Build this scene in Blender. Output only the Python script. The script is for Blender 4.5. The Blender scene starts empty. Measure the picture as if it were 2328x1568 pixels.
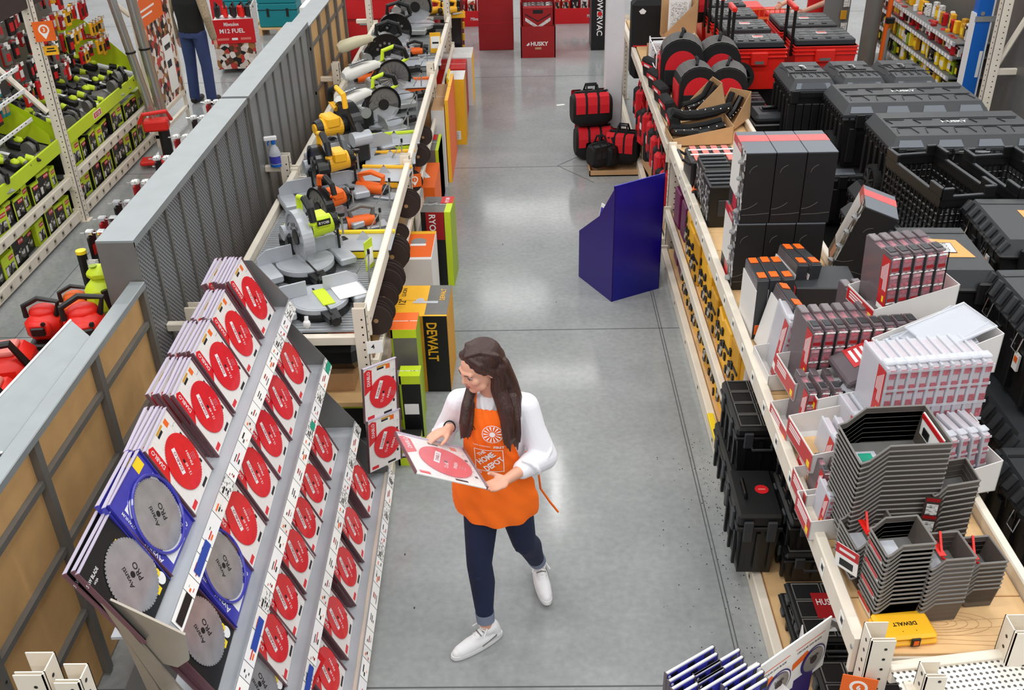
import bpy, math, random
from mathutils import Vector, Matrix, Euler
random.seed(7)
C = bpy.context.scene.collection
# ---------------------------------------------------------------- camera, world, lights
cam_d = bpy.data.cameras.new('camera'); cam = bpy.data.objects.new('camera', cam_d); C.objects.link(cam)
Mx = Matrix(((0.99969003, 0.01449477, 0.02024239), (0.00991026, 0.51419019, -0.85761893), (-0.02283943, 0.8575537, 0.51388716)))
cam.matrix_world = Matrix.Translation((0, 0, 3.8)) @ Mx.to_4x4()
cam_d.sensor_width = 36; cam_d.lens = 36 * 2250 / 2328; cam_d.clip_start = .05; cam_d.clip_end = 100
bpy.context.scene.camera = cam
sc = bpy.context.scene
sc.view_settings.view_transform = 'Standard'; sc.view_settings.look = 'None'
sc.view_settings.exposure = 0.0; sc.view_settings.gamma = 1.0; sc.view_settings.use_curve_mapping = False
w = bpy.data.worlds.new('world'); sc.world = w; w.use_nodes = True
bg = w.node_tree.nodes['Background']; bg.inputs[0].default_value = (0.93, 0.96, 1.0, 1); bg.inputs[1].default_value = 0.42
LIGHT_W = 66.0
def fixture(x, y, z, sx, sy, watts=LIGHT_W):
    d = bpy.data.lights.new('ceiling_fixture', 'AREA'); d.shape = 'RECTANGLE'; d.size = sx; d.size_y = sy
    d.energy = watts; d.color = (1.0, .985, .955)
    o = bpy.data.objects.new('ceiling_fixture', d); C.objects.link(o); o.location = (x, y, z)
# unseen strip-light rows added to light the goods, placed clear of aisle floor reflections
for fy in (-4.5, -1.0, 2.6, 6.0):
    for fx in (-7.5, -4.0, -.4, 3.2, 6.8): fixture(fx, fy, 6.8, 1.8, .2)
for fy in (10.5, 15.0, 19.5, 24.0, 28.5):
    for fx in (-10.5, -7.3, -4.1, 4.6, 7.8, 11.0): fixture(fx, fy, 6.8, 1.8, .2)
fixture(0, 24.7, 6.8, 2.5, .09, 34); fixture(-.4, 19.8, 6.8, 1.5, .09, 18); fixture(.5, 16.5, 6.8, 1.6, .09, 16); fixture(.37, 13.0, 6.8, .09, 1.9, 18)  # aisle strips, placed by the streaks they leave on the floor

# ---------------------------------------------------------------- materials
MATS = {}
def mat(name, rgb, rough=.5, metal=0.0, bump=0.0, bscale=200, vary=0.0, vscale=8, coat=0.0, trans=0.0, alpha=1.0, emit=None, spec=.5):
    m = bpy.data.materials.new(name); m.use_nodes = True; nt = m.node_tree; b = nt.nodes['Principled BSDF']
    rgb = tuple((c / 255.0) ** 2.2 for c in rgb) if max(rgb) > 1 else rgb
    b.inputs['Base Color'].default_value = (*rgb, 1); b.inputs['Roughness'].default_value = rough; b.inputs['Metallic'].default_value = metal
    b.inputs['Coat Weight'].default_value = coat; b.inputs['Coat Roughness'].default_value = .12
    b.inputs['Transmission Weight'].default_value = trans; b.inputs['Alpha'].default_value = alpha
    b.inputs['Specular IOR Level'].default_value = spec
    tc = nt.nodes.new('ShaderNodeTexCoord')
    if vary > 0:
        n = nt.nodes.new('ShaderNodeTexNoise'); n.inputs['Scale'].default_value = vscale; n.inputs['Detail'].default_value = 6
        r = nt.nodes.new('ShaderNodeValToRGB'); r.color_ramp.elements[0].position = .3; r.color_ramp.elements[1].position = .7
        r.color_ramp.elements[0].color = (*[max(0, c * (1 - vary)) for c in rgb], 1); r.color_ramp.elements[1].color = (*[min(1, c * (1 + vary)) for c in rgb], 1)
        nt.links.new(tc.outputs['Object'], n.inputs['Vector']); nt.links.new(n.outputs['Fac'], r.inputs[0]); nt.links.new(r.outputs[0], b.inputs['Base Color'])
    if bump > 0:
        n = nt.nodes.new('ShaderNodeTexNoise'); n.inputs['Scale'].default_value = bscale; n.inputs['Detail'].default_value = 3
        bp = nt.nodes.new('ShaderNodeBump'); bp.inputs['Strength'].default_value = bump; bp.inputs['Distance'].default_value = .004
        nt.links.new(tc.outputs['Object'], n.inputs['Vector']); nt.links.new(n.outputs['Fac'], bp.inputs['Height']); nt.links.new(bp.outputs[0], b.inputs['Normal'])
    if emit:
        b.inputs['Emission Color'].default_value = (*emit[:3], 1); b.inputs['Emission Strength'].default_value = emit[3]
    MATS[name] = m; return m
mat('cream', (232, 222, 205), .45, vary=.06, vscale=5)
mat('cream_dk', (190, 178, 160), .5)
mat('steel', (170, 172, 172), .38, .55, vary=.08, vscale=14)
mat('panel', (148, 151, 152), .42, .35, vary=.08, vscale=4)
mat('panel_cap', (150, 156, 158), .4, .35, vary=.06, vscale=6)
mat('frame_grey', (118, 116, 112), .45, .3, vary=.06)
mat('shelf_grey', (178, 182, 188), .4, .25, vary=.04)
mat('shelf_side', (120, 121, 120), .5, .2)
mat('nickel', (178, 170, 158), .3, .7, vary=.1, vscale=6)
mat('galv', (190, 190, 188), .25, .85)
mat('chrome', (215, 215, 215), .15, 1.0)
mat('blade_steel', (186, 188, 192), .3, .65, vary=.15, vscale=14)
mat('board', (206, 163, 108), .7, vary=.09, vscale=6, bump=.15)
mat('wood', (222, 182, 130), .6, vary=.14, vscale=5)
mat('kraft', (190, 150, 108), .75, vary=.06)
mat('kraft_in', (170, 130, 92), .8)
mat('black', (26, 26, 27), .42, vary=.15, vscale=10)
mat('black_soft', (20, 20, 22), .8, bump=.3, bscale=300)
mat('black_shiny', (18, 18, 19), .25)
mat('chest', (52, 54, 57), .45, bump=.25, bscale=500)
mat('chest_dk', (24, 24, 26), .45, bump=.2, bscale=500)
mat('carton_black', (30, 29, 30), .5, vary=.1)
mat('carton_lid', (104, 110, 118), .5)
mat('white', (238, 238, 238), .45)
mat('carton_white', (226, 223, 220), .55, vary=.02)
mat('paper', (245, 244, 240), .6)
mat('card', (238, 234, 230), .35, coat=.5, vary=.04, vscale=60)
mat('tag', (205, 205, 200), .5, vary=.5, vscale=120)
mat('red', (204, 28, 34), .42)
mat('red_disc', (222, 26, 38), .35, coat=.4, vary=.10, vscale=25)
mat('red_dull', (158, 24, 30), .5)
mat('red_label', (196, 30, 36), .45, coat=.3)
mat('packred', (222, 38, 28), .42, vary=.05)
mat('bag_red', (205, 22, 36), .75, bump=.3, bscale=300)
mat('bag_grey', (98, 96, 94), .85, bump=.3, bscale=300)
mat('pink', (222, 120, 110), .5)
mat('tape', (222, 84, 84), .4)
mat('orange', (240, 104, 28), .5)
mat('apron', (255, 112, 12), .75, bump=.15, bscale=120)
mat('orange_lbl', (246, 160, 84), .5)
mat('yellow', (248, 184, 40), .45, vary=.04)
mat('yellow_br', (250, 215, 40), .45)
mat('ochre', (206, 148, 30), .6, vary=.08, vscale=30)
mat('lime', (198, 222, 40), .45, vary=.04)
mat('lime_dk', (150, 176, 30), .5)
mat('teal', (10, 128, 136), .45)
mat('blue', (14, 8, 130), .34, vary=.12, vscale=3)
mat('blue_dk', (42, 22, 112), .4)
mat('packblue', (62, 62, 170), .35, coat=.4, vary=.12, vscale=30)
mat('rackblue', (16, 98, 190), .45)
mat('blue_tx', (40, 70, 160), .5)
mat('green', (20, 150, 120), .5)
mat('purple', (110, 20, 80), .5, vary=.4, vscale=60)
mat('jeans', (22, 32, 62), .8, bump=.3, bscale=200, vary=.15, vscale=12)
mat('jeans_lt', (120, 130, 150), .8)
mat('jeans_mid', (52, 66, 110), .8, vary=.1)
mat('shirt', (240, 240, 246), .7, bump=.1, bscale=60)
mat('skin', (226, 168, 142), .5, vary=.05, vscale=20)
mat('lip', (176, 96, 92), .45)
mat('eye', (40, 28, 24), .3)
mat('eye_w', (225, 220, 215), .3)
hm = mat('hair', (62, 40, 34), .38, vary=.35, vscale=30)
for n_ in [q for q in hm.node_tree.nodes if q.type == 'TEX_NOISE']:
    mp_ = hm.node_tree.nodes.new('ShaderNodeMapping'); mp_.inputs['Scale'].default_value = (5, 5, .35); hm.node_tree.links.new(n_.inputs['Vector'].links[0].from_socket, mp_.inputs[0]); hm.node_tree.links.new(mp_.outputs[0], n_.inputs['Vector'])
    bp_ = hm.node_tree.nodes.new('ShaderNodeBump'); bp_.inputs['Strength'].default_value = .5; bp_.inputs['Distance'].default_value = .006; hm.node_tree.links.new(n_.outputs['Fac'], bp_.inputs['Height']); hm.node_tree.links.new(bp_.outputs[0], hm.node_tree.nodes['Principled BSDF'].inputs['Normal'])
mat('hair_grey', (190, 186, 180), .7)
mat('shoe', (238, 238, 240), .6, bump=.15, bscale=300)
mat('plaid', (168, 150, 124), .8, vary=.25, vscale=60)
mat('bin', (86, 79, 74), .42, vary=.05)
mat('bin_rim', (118, 114, 110), .4)
mat('bin_in', (112, 112, 110), .5)
mat('clear', (220, 224, 230), .15, alpha=.16)
mat('edge_lav', (206, 196, 216), .2, alpha=.8)
mat('edge_dark', (120, 84, 92), .25, alpha=.75)
mat('clear_w', (222, 226, 234), .22, alpha=.55)
mat('poly', (235, 228, 240), .12, alpha=.10)
mat('smoke', (110, 100, 104), .2, alpha=.8)
mat('content', (178, 98, 108), .6, vary=.35, vscale=60)

mat('content2', (206, 150, 158), .6, vary=.2, vscale=60)
mat('tool_mix', (70, 66, 62), .5, vary=.8, vscale=30)
mat('photo', (120, 90, 70), .5, vary=.9, vscale=22)
mat('photo2', (110, 100, 96), .5, vary=.9, vscale=35)
mat('disc_brown', (62, 50, 46), .8)
mat('cloth_white', (216, 214, 206), .85, bump=.3)
mat('cloth_tan', (196, 188, 158), .85, bump=.3)
mat('col_white', (214, 212, 216), .5, vary=.03)
mat('seam', (88, 92, 92), .8)
mat('dirt', (60, 62, 62), .9)
mat('rubber', (30, 30, 30), .75)
# perforated sheet: dots are painted pattern of real holes
def perf(name, rgb, hole, s, r=.3, rot=0.785):
    m = mat(name, rgb, .5, .3); nt = m.node_tree; b = nt.nodes['Principled BSDF']
    tc = nt.nodes.new('ShaderNodeTexCoord'); mp = nt.nodes.new('ShaderNodeMapping'); v = nt.nodes.new('ShaderNodeTexVoronoi')
    mp.inputs['Scale'].default_value = (s, s, s); mp.inputs['Rotation'].default_value = (rot, 0, rot if name != 'perf_panel' else 0)
    v.inputs['Randomness'].default_value = 0; v.inputs['Scale'].default_value = 1
    g = nt.nodes.new('ShaderNodeMath'); g.operation = 'LESS_THAN'; g.inputs[1].default_value = r
    mx = nt.nodes.new('ShaderNodeMix'); mx.data_type = 'RGBA'
    mx.inputs[6].default_value = b.inputs['Base Color'].default_value[:]; mx.inputs[7].default_value = (*[(c / 255) ** 2.2 for c in hole], 1)
    nt.links.new(tc.outputs['Object'], mp.inputs[0]); nt.links.new(mp.outputs[0], v.inputs['Vector']); nt.links.new(v.outputs['Distance'], g.inputs[0])
    nt.links.new(g.outputs[0], mx.inputs[0]); nt.links.new(mx.outputs[2], b.inputs['Base Color'])
perf('perf_panel', (150, 152, 154), (72, 74, 78), 45, .36)
perf('perf_white', (236, 232, 226), (96, 92, 88), 46, .26, 0)
# polished concrete with saw-cut joints
def concrete():
    m = mat('concrete', (164, 166, 165), .3); nt = m.node_tree; b = nt.nodes['Principled BSDF']; L = nt.links.new
    tc = nt.nodes.new('ShaderNodeTexCoord')
    n1 = nt.nodes.new('ShaderNodeTexNoise'); n1.inputs['Scale'].default_value = .9; n1.inputs['Detail'].default_value = 8; n1.inputs['Roughness'].default_value = .65
    n2 = nt.nodes.new('ShaderNodeTexNoise'); n2.inputs['Scale'].default_value = 26; n2.inputs['Detail'].default_value = 6
    for n in (n1, n2): L(tc.outputs['Object'], n.inputs['Vector'])
    r1 = nt.nodes.new('ShaderNodeValToRGB'); e = r1.color_ramp.elements
    e[0].position = .32; e[0].color = (.27, .285, .288, 1); e[1].position = .7; e[1].color = (.385, .40, .40, 1)
    L(n1.outputs['Fac'], r1.inputs[0])
    r2 = nt.nodes.new('ShaderNodeValToRGB'); e = r2.color_ramp.elements
    e[0].position = .25; e[0].color = (.86, .86, .86, 1); e[1].position = .7; e[1].color = (1.05, 1.05, 1.05, 1)
    L(n2.outputs['Fac'], r2.inputs[0])
    mm = nt.nodes.new('ShaderNodeMix'); mm.data_type = 'RGBA'; mm.blend_type = 'MULTIPLY'; mm.inputs[0].default_value = 1
    L(r1.outputs[0], mm.inputs[6]); L(r2.outputs[0], mm.inputs[7]); L(mm.outputs[2], b.inputs['Base Color'])
    rr = nt.nodes.new('ShaderNodeMapRange'); rr.inputs[3].default_value = .07; rr.inputs[4].default_value = .17
    L(n1.outputs['Fac'], rr.inputs[0]); L(rr.outputs[0], b.inputs['Roughness'])
    bp = nt.nodes.new('ShaderNodeBump'); bp.inputs['Strength'].default_value = .05; bp.inputs['Distance'].default_value = .01
    n3 = nt.nodes.new('ShaderNodeTexNoise'); n3.inputs['Scale'].default_value = 7; n3.inputs['Detail'].default_value = 2
    L(tc.outputs['Object'], n3.inputs['Vector']); L(n3.outputs['Fac'], bp.inputs['Height']); L(bp.outputs[0], b.inputs['Normal'])
concrete()
def cells(name, cols, scale, rough=.45, stretch=(1, 1, 1)):
    m = MATS[name]; nt = m.node_tree; b = nt.nodes['Principled BSDF']; tc = nt.nodes.new('ShaderNodeTexCoord'); mp = nt.nodes.new('ShaderNodeMapping'); v = nt.nodes.new('ShaderNodeTexVoronoi'); r = nt.nodes.new('ShaderNodeValToRGB')
    mp.inputs['Scale'].default_value = stretch; v.inputs['Scale'].default_value = scale; r.color_ramp.interpolation = 'CONSTANT'
    sx = nt.nodes.new('ShaderNodeSeparateColor'); n = len(cols)
    while len(r.color_ramp.elements) < n: r.color_ramp.elements.new(.5)
    for i, c in enumerate(cols): r.color_ramp.elements[i].position = i / n; r.color_ramp.elements[i].color = (*[(q / 255) ** 2.2 for q in c], 1)
    nt.links.new(tc.outputs['Object'], mp.inputs[0]); nt.links.new(mp.outputs[0], v.inputs['Vector']); nt.links.new(v.outputs['Color'], sx.inputs[0]); nt.links.new(sx.outputs[0], r.inputs[0]); nt.links.new(r.outputs[0], b.inputs['Base Color'])
cells('photo', [(190, 60, 50), (235, 225, 215), (90, 60, 40), (30, 26, 26), (160, 110, 60), (215, 200, 190)], 16)
cells('photo2', [(70, 70, 72), (140, 138, 136), (30, 30, 32), (205, 205, 205), (100, 96, 92)], 34)
cells('tool_mix', [(30, 30, 30), (90, 88, 84), (20, 20, 20), (190, 190, 186), (60, 56, 52)], 40)
cells('tag', [(232, 230, 226), (222, 220, 216), (236, 236, 234), (120, 120, 120), (228, 226, 222)], 90, stretch=(1, 1, 3))

# ---------------------------------------------------------------- mesh builder
_txt = {}
def text_geo(s, bold=.012):
    if (s, bold) in _txt: return _txt[(s, bold)]
    cu = bpy.data.curves.new('t', 'FONT'); cu.body = s; cu.size = 1; cu.offset = bold; cu.resolution_u = 2
    o = bpy.data.objects.new('t', cu); C.objects.link(o)
    dg = bpy.context.evaluated_depsgraph_get(); me = bpy.data.meshes.new_from_object(o.evaluated_get(dg))
    vs = [v.co.copy() for v in me.vertices]; fs = [tuple(p.vertices) for p in me.polygons]
    bpy.data.objects.remove(o); bpy.data.curves.remove(cu); bpy.data.meshes.remove(me)
    if vs:
        x0 = min(v.x for v in vs); x1 = max(v.x for v in vs); y0 = min(v.y for v in vs); y1 = max(v.y for v in vs)
        h = y1 - y0; vs = [((v.x - (x0 + x1) / 2) / h, (v.y - (y0 + y1) / 2) / h) for v in vs]; wd = (x1 - x0) / h
    else: wd = 1
    _txt[(s, bold)] = (vs, fs, wd); return _txt[(s, bold)]
def V(*a): return Vector(a)
class M:
    def __init__(s): s.v = []; s.f = []; s.mi = []; s.k = []; s.T = Matrix.Identity(4)
    def mk(s, k):
        if k not in s.k: s.k.append(k)
        return s.k.index(k)
    def add(s, vs, fs, k):
        b = len(s.v); s.v += [tuple(s.T @ Vector(v)) for v in vs]; i = s.mk(k)
        for f in fs: s.f.append(tuple(b + j for j in f)); s.mi.append(i)
        return s
    def box(s, c, d, k, ch=0.0, R=None):
        hx, hy, hz = d[0] / 2, d[1] / 2, d[2] / 2; c = Vector(c); ch = min(ch, hx * .9, hy * .9, hz * .9)
        if ch <= 0:
            vs = [V(x, y, z) for x in (-hx, hx) for y in (-hy, hy) for z in (-hz, hz)]
            fs = [(0, 1, 3, 2), (4, 6, 7, 5), (0, 4, 5, 1), (2, 3, 7, 6), (0, 2, 6, 4), (1, 5, 7, 3)]
        else:
            vs = []; ix = {}
            for a in (-1, 1):
                for b in (-1, 1):
                    for e in (-1, 1):
                        for q in range(3):
                            ix[(a, b, e, q)] = len(vs)
                            vs.append(V(a * (hx - (0 if q == 0 else ch)), b * (hy - (0 if q == 1 else ch)), e * (hz - (0 if q == 2 else ch))))
            fs = []
            for sg in (-1, 1):
                o = (-1, 1) if sg == 1 else (1, -1)
                cyc = [(-1, -1), (1, -1), (1, 1), (-1, 1)]
                fx = [ix[(sg, p, q, 0)] for p, q in cyc]; fy = [ix[(p, sg, q, 1)] for p, q in cyc]; fz = [ix[(p, q, sg, 2)] for p, q in cyc]
                fs += [tuple(fx if sg == 1 else fx[::-1]), tuple(fy[::-1] if sg == 1 else fy), tuple(fz if sg == 1 else fz[::-1])]
            for a in (-1, 1):
                for b in (-1, 1):
                    q1 = [ix[(a, b, -1, 0)], ix[(a, b, 1, 0)], ix[(a, b, 1, 1)], ix[(a, b, -1, 1)]]
                    q2 = [ix[(a, -1, b, 0)], ix[(a, 1, b, 0)], ix[(a, 1, b, 2)], ix[(a, -1, b, 2)]]
                    q3 = [ix[(-1, a, b, 1)], ix[(1, a, b, 1)], ix[(1, a, b, 2)], ix[(-1, a, b, 2)]]
                    fs += [tuple(q1 if a * b < 0 else q1[::-1]), tuple(q2 if a * b > 0 else q2[::-1]), tuple(q3 if a * b < 0 else q3[::-1])]
                    for e in (-1, 1):
                        t = [ix[(a, b, e, 0)], ix[(a, b, e, 1)], ix[(a, b, e, 2)]]
                        fs.append(tuple(t if a * b * e > 0 else t[::-1]))
        if R is not None: vs = [R @ v for v in vs]
        return s.add([c + v for v in vs], fs, k)
    def bx(s, x0, x1, y0, y1, z0, z1, k, ch=0.0): return s.box(((x0 + x1) / 2, (y0 + y1) / 2, (z0 + z1) / 2), (abs(x1 - x0), abs(y1 - y0), abs(z1 - z0)), k, ch)
    def cyl(s, p0, p1, r0, k, r1=None, n=16, cap=True):
        p0 = Vector(p0); p1 = Vector(p1); r1 = r0 if r1 is None else r1; d = (p1 - p0).normalized()
        u = d.orthogonal().normalized(); w_ = d.cross(u)
        vs = [p0 + (u * math.cos(2 * math.pi * i / n) + w_ * math.sin(2 * math.pi * i / n)) * r0 for i in range(n)]
        vs += [p1 + (u * math.cos(2 * math.pi * i / n) + w_ * math.sin(2 * math.pi * i / n)) * r1 for i in range(n)]
        fs = [(i, (i + 1) % n, n + (i + 1) % n, n + i) for i in range(n)]
        if cap: fs += [tuple(range(n - 1, -1, -1)), tuple(range(n, 2 * n))]
        return s.add(vs, fs, k)
    def tube(s, pts, r, k, n=8, closed=False):
        pts = [Vector(p) for p in pts]; m = len(pts); rs = r if isinstance(r, (list, tuple)) else [r] * m
        vs = []; pu = None
        for i, p in enumerate(pts):
            a = pts[(i - 1) % m] if (i > 0 or closed) else p; b = pts[(i + 1) % m] if (i < m - 1 or closed) else p
            d = (b - a).normalized()
            u = (pu - d * pu.dot(d)).normalized() if pu is not None and (pu - d * pu.dot(d)).length > 1e-4 else d.orthogonal().normalized()
            pu = u; w_ = d.cross(u)
            vs += [p + (u * math.cos(2 * math.pi * j / n) + w_ * math.sin(2 * math.pi * j / n)) * rs[i] for j in range(n)]
        fs = []
        for i in range(m if closed else m - 1):
            a = i * n; b = ((i + 1) % m) * n
            fs += [(a + j, a + (j + 1) % n, b + (j + 1) % n, b + j) for j in range(n)]
        if not closed: fs += [tuple(range(n - 1, -1, -1)), tuple(range((m - 1) * n, m * n))]
        return s.add(vs, fs, k)
    def prism(s, poly, o, u, w_, t, k):
        """poly 2D in (u,w) about o, extruded by vector t"""
        o = Vector(o); u = Vector(u); w_ = Vector(w_); t = Vector(t); n = len(poly)
        a = [o + u * p[0] + w_ * p[1] for p in poly]; vs = a + [p + t for p in a]
        fs = [tuple(range(n - 1, -1, -1)), tuple(range(n, 2 * n))] + [(i, (i + 1) % n, n + (i + 1) % n, n + i) for i in range(n)]
        return s.add(vs, fs, k)
    def quad(s, a, b, c, d, k): return s.add([a, b, c, d], [(0, 1, 2, 3)], k)
    def ell(s, c, r, k, R=None, nu=16, nv=10):
        c = Vector(c); r = (r, r, r) if not isinstance(r, (tuple, list)) else r; vs = []; fs = []
        for i in range(nv + 1):
            t = math.pi * i / nv
            for j in range(nu):
                p = 2 * math.pi * j / nu; q = V(r[0] * math.sin(t) * math.cos(p), r[1] * math.sin(t) * math.sin(p), r[2] * math.cos(t))
                vs.append(c + (R @ q if R is not None else q))
        for i in range(nv):
            for j in range(nu): fs.append((i * nu + j, (i + 1) * nu + j, (i + 1) * nu + (j + 1) % nu, i * nu + (j + 1) % nu))
        return s.add(vs, fs, k)
    def text(s, t, o, u, w_, h, k, bold=.012, maxw=None):
        vs, fs, wd = text_geo(t, bold); o = Vector(o); u = Vector(u).normalized(); w_ = Vector(w_).normalized()
        sx = h if not maxw or wd * h <= maxw else maxw / wd
        return s.add([o + u * (x * sx) + w_ * (y * h) for x, y in vs], fs, k)
    def loft(s, rings, k, cap=True):
        n = len(rings[0]); vs = [p for r in rings for p in r]; fs = []
        for i in range(len(rings) - 1): fs += [(i * n + j, i * n + (j + 1) % n, (i + 1) * n + (j + 1) % n, (i + 1) * n + j) for j in range(n)]
        if cap: fs += [tuple(range(n - 1, -1, -1)), tuple(range((len(rings) - 1) * n, len(rings) * n))]
        return s.add(vs, fs, k)
    def build(s, name, parent=None, smooth=False, label=None):
        me = bpy.data.meshes.new(name); me.from_pydata(s.v, [], s.f)
        for k in s.k: me.materials.append(MATS[k])
        me.polygons.foreach_set('material_index', s.mi)
        if smooth: me.polygons.foreach_set('use_smooth', [True] * len(s.f))
        me.update()
        if smooth:
            try: me.set_sharp_from_angle(angle=math.radians(38))
            except Exception: pass
        o = bpy.data.objects.new(name, me); C.objects.link(o)
        if parent: o.parent = parent
        if label: o['label'] = label
        return o
def tag(o, label, cat, group=None, kind=None):
    o['label'] = label; o['category'] = cat
    if group: o['group'] = group
    if kind: o['kind'] = kind
    return o
def thing(name, label, cat, loc=(0, 0, 0), rot=(0, 0, 0), group=None):
    o = bpy.data.objects.new(name, None); C.objects.link(o); o.empty_display_size = .05
    o.location = loc; o.rotation_euler = rot if isinstance(rot, (tuple, list)) else (0, 0, rot)
    return tag(o, label, cat, group)
def struct(o): o['kind'] = 'structure'; return o
def kids(o): return [c for c in KID.get(o.name, [])]
def dup(o, loc, rot=None, label=None, group=None, parent=None):
    c = o.copy(); C.objects.link(c)
    if parent is None:
        c.location = loc
        if rot is not None: c.rotation_euler = rot if isinstance(rot, (tuple, list)) else (0, 0, rot)
        if label: c['label'] = label
        if group: c['group'] = group
    else: c.parent = parent
    for ch in list(o.children): dup(ch, None, parent=c)
    return c
ORD = ['first', 'second', 'third', 'fourth', 'fifth', 'sixth', 'seventh', 'eighth', 'ninth', 'tenth', 'eleventh', 'twelfth', 'thirteenth', 'fourteenth', 'fifteenth', 'sixteenth', 'seventeenth', 'eighteenth', 'nineteenth', 'twentieth', 'twenty-first', 'twenty-second', 'twenty-third', 'twenty-fourth']
PI = math.pi
X_, Y_, Z_ = V(1, 0, 0), V(0, 1, 0), V(0, 0, 1)
def Rz(a): return Matrix.Rotation(a, 4, 'Z')
SK = .028      # the blade shelves stand very slightly askew to the aisle
# ================================================================ THE SETTING
m = M(); m.quad((-14, -4, 0), (14, -4, 0), (14, 34, 0), (-14, 34, 0), 'concrete'); struct(m.build('floor'))
m = M()
for y in (3.19, 6.56, 10.03, 13.45, 16.9, 20.3): m.bx(-12, 12, y - .004, y + .004, 0, .0012, 'seam')
m.bx(.972 - .003, .972 + .003, -2, 9.0, 0, .0012, 'seam'); m.bx(.988, .994, -2, 9.0, 0, .0012, 'seam')
m.bx(-4.0, -3.994, -2, 30, 0, .0012, 'seam')
struct(m.build('trim_1'))
m = M(); random.seed(3)
for i in range(190):
    y = random.uniform(2.6, 5.2); x = random.gauss(1.05, .035) if i % 4 else random.gauss(.85, .1); r = random.uniform(.0016, .0045)
    m.cyl((x, y, 0), (x, y, .0014), r, 'dirt', n=6)
for x, y in ((-.72, 4.1), (-.55, 5.3), (-.63, 3.7), (.2, 7.0), (-.25, 8.1)): m.cyl((x, y, 0), (x + .002, y, .0014), .007, 'dirt', n=7)
tag(m.build('floor_debris'), 'small dark crumbs scattered along the floor joint by the right rack', 'debris', kind='stuff')
m = M(); m.box((.40, 12.15, .003), (.10, .05, .004), 'paper', R=Matrix.Rotation(.3, 3, 'Z')); tag(m.build('paper_scrap'), 'small white paper scrap lying on the aisle floor', 'paper')
# tapered concrete patch at the column foot
m = M()
for a, b in (((.30, 10.05), (.78, 10.60)), ((.30, 10.05), (.66, 9.55))):
    d = V(b[0] - a[0], b[1] - a[1], 0); n = V(-d.y, d.x, 0).normalized() * .004; a = V(*a, .0013); b = V(*b, .0013)
    m.quad(a - n, b - n, b + n, a + n, 'seam')
struct(m.build('trim_2'))
# white column between the aisles
m = M(); m.bx(.815, 1.005, 10.45, 10.65, 0, 7.2, 'col_white', .012); m.bx(.79, 1.03, 10.43, 10.67, 0, .02, 'steel')
o = m.build('support_column'); tag(o, 'square white steel column rising from the floor beside the red bags', 'column')
# far back: floor-level fixtures beyond give way to a distant wall
m = M(); m.bx(-14, 14, 30, 30.2, 0, 7.5, 'carton_white'); struct(m.build('wall_back'))

# ================================================================ LEFT RACK FRAME (saw bench and blade shelves)
def upright(name, label, x, y, z1, dx=.075, dy=.075, group=None, holes=True, z0=0.0, key='cream', side=1):
    t = thing(name, label, 'rack post', (x, y, z0), 0, group)
    m = M(); h = z1 - z0; w2 = dx / 2; d2 = dy / 2; tk = .004
    m.bx(-w2, w2, -d2, -d2 + tk, 0, h, key); m.bx(-w2, w2, d2 - tk, d2, 0, h, key)
    m.bx(-w2 if side < 0 else w2 - tk, -w2 + tk if side < 0 else w2, -d2, d2, 0, h, key); m.bx(-w2, w2, -d2 + .012, -d2 + .016, 0, h, key)
    if holes:
        z = .05
        while z < h - .02:
            m.cyl((.012, -d2 - .0012, z), (.012, -d2 + .001, z), .006, 'black', n=8)
            m.cyl((side * (w2 + .0012), .0, z), (side * (w2 - .001), 0, z), .007, 'black', n=8); z += .05
    m.build('channel', t)
    m = M(); m.bx(-w2 - .03, w2 + .03, -d2 - .01, d2 + .01, 0, .008, key); m.build('foot_plate', t)
    return t
def beam(name, label, p0, p1, hgt=.09, th=.05, key='cream', group=None, lip=True, tags=()):
    """step beam between two points, top at z of p0"""
    p0 = Vector(p0); p1 = Vector(p1); d = (p1 - p0).normalized(); n = V(-d.y, d.x, 0); L = (p1 - p0).length
    t = thing(name, label, 'rack beam', p0, math.atan2(d.y, d.x), group)
    m = M(); m.bx(0, L, -th / 2, th / 2, -hgt, 0, key, .006)
    m.build('rail', t)
    if lip:
        m = M()
        for e in (0.0, L): m.bx(e - .012, e + .012, -th / 2 - .008, th / 2 + .008, -hgt - .04, .02, key); m.cyl((e, -th / 2 - .012, -.03), (e, th / 2 + .012, -.03), .009, 'steel', n=8)
        m.build('end_connector', t)
    if tags:
        m = M(); sd, step, k1, k2 = tags; x = .15
        while x < L - .1:
            y = sd * (th / 2 + .0015); m.box((x, y, -hgt * .5), (.05, .002, hgt * .55), k1); m.box((x - .006, y + sd * .0012, -hgt * .5 + .006), (.026, .001, hgt * .22), k2); x += step
        m.build('price_stickers', t)
    return t
LX = -.98
for y, z1, w_ in ((4.93, 1.12, 'nearest'), (7.45, 1.1, 'middle'), (9.95, 1.15, 'farther'), (12.45, 1.25, 'farthest')):
    upright('rack_post', 'cream punched rack post at the front of the saw bench, %s of the row' % w_, LX, y, z1)
    upright('rack_post', 'cream punched rack post at the back of the saw bench, %s of the row' % w_, -1.93, y, z1 + .02)
    beam('rack_brace', 'cream cross brace tying the %s back bench post to the grey wall' % w_, (-2.1, y, 1.03), (-1.93, y, 1.03), .05, .045, lip=False)
    if y < 12: beam('rack_brace', 'cream cross brace under the saw bench at its %s posts' % w_, (-1.93, y, .93), (LX, y, .93), .06, .045, key='cream', lip=False)
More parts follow.
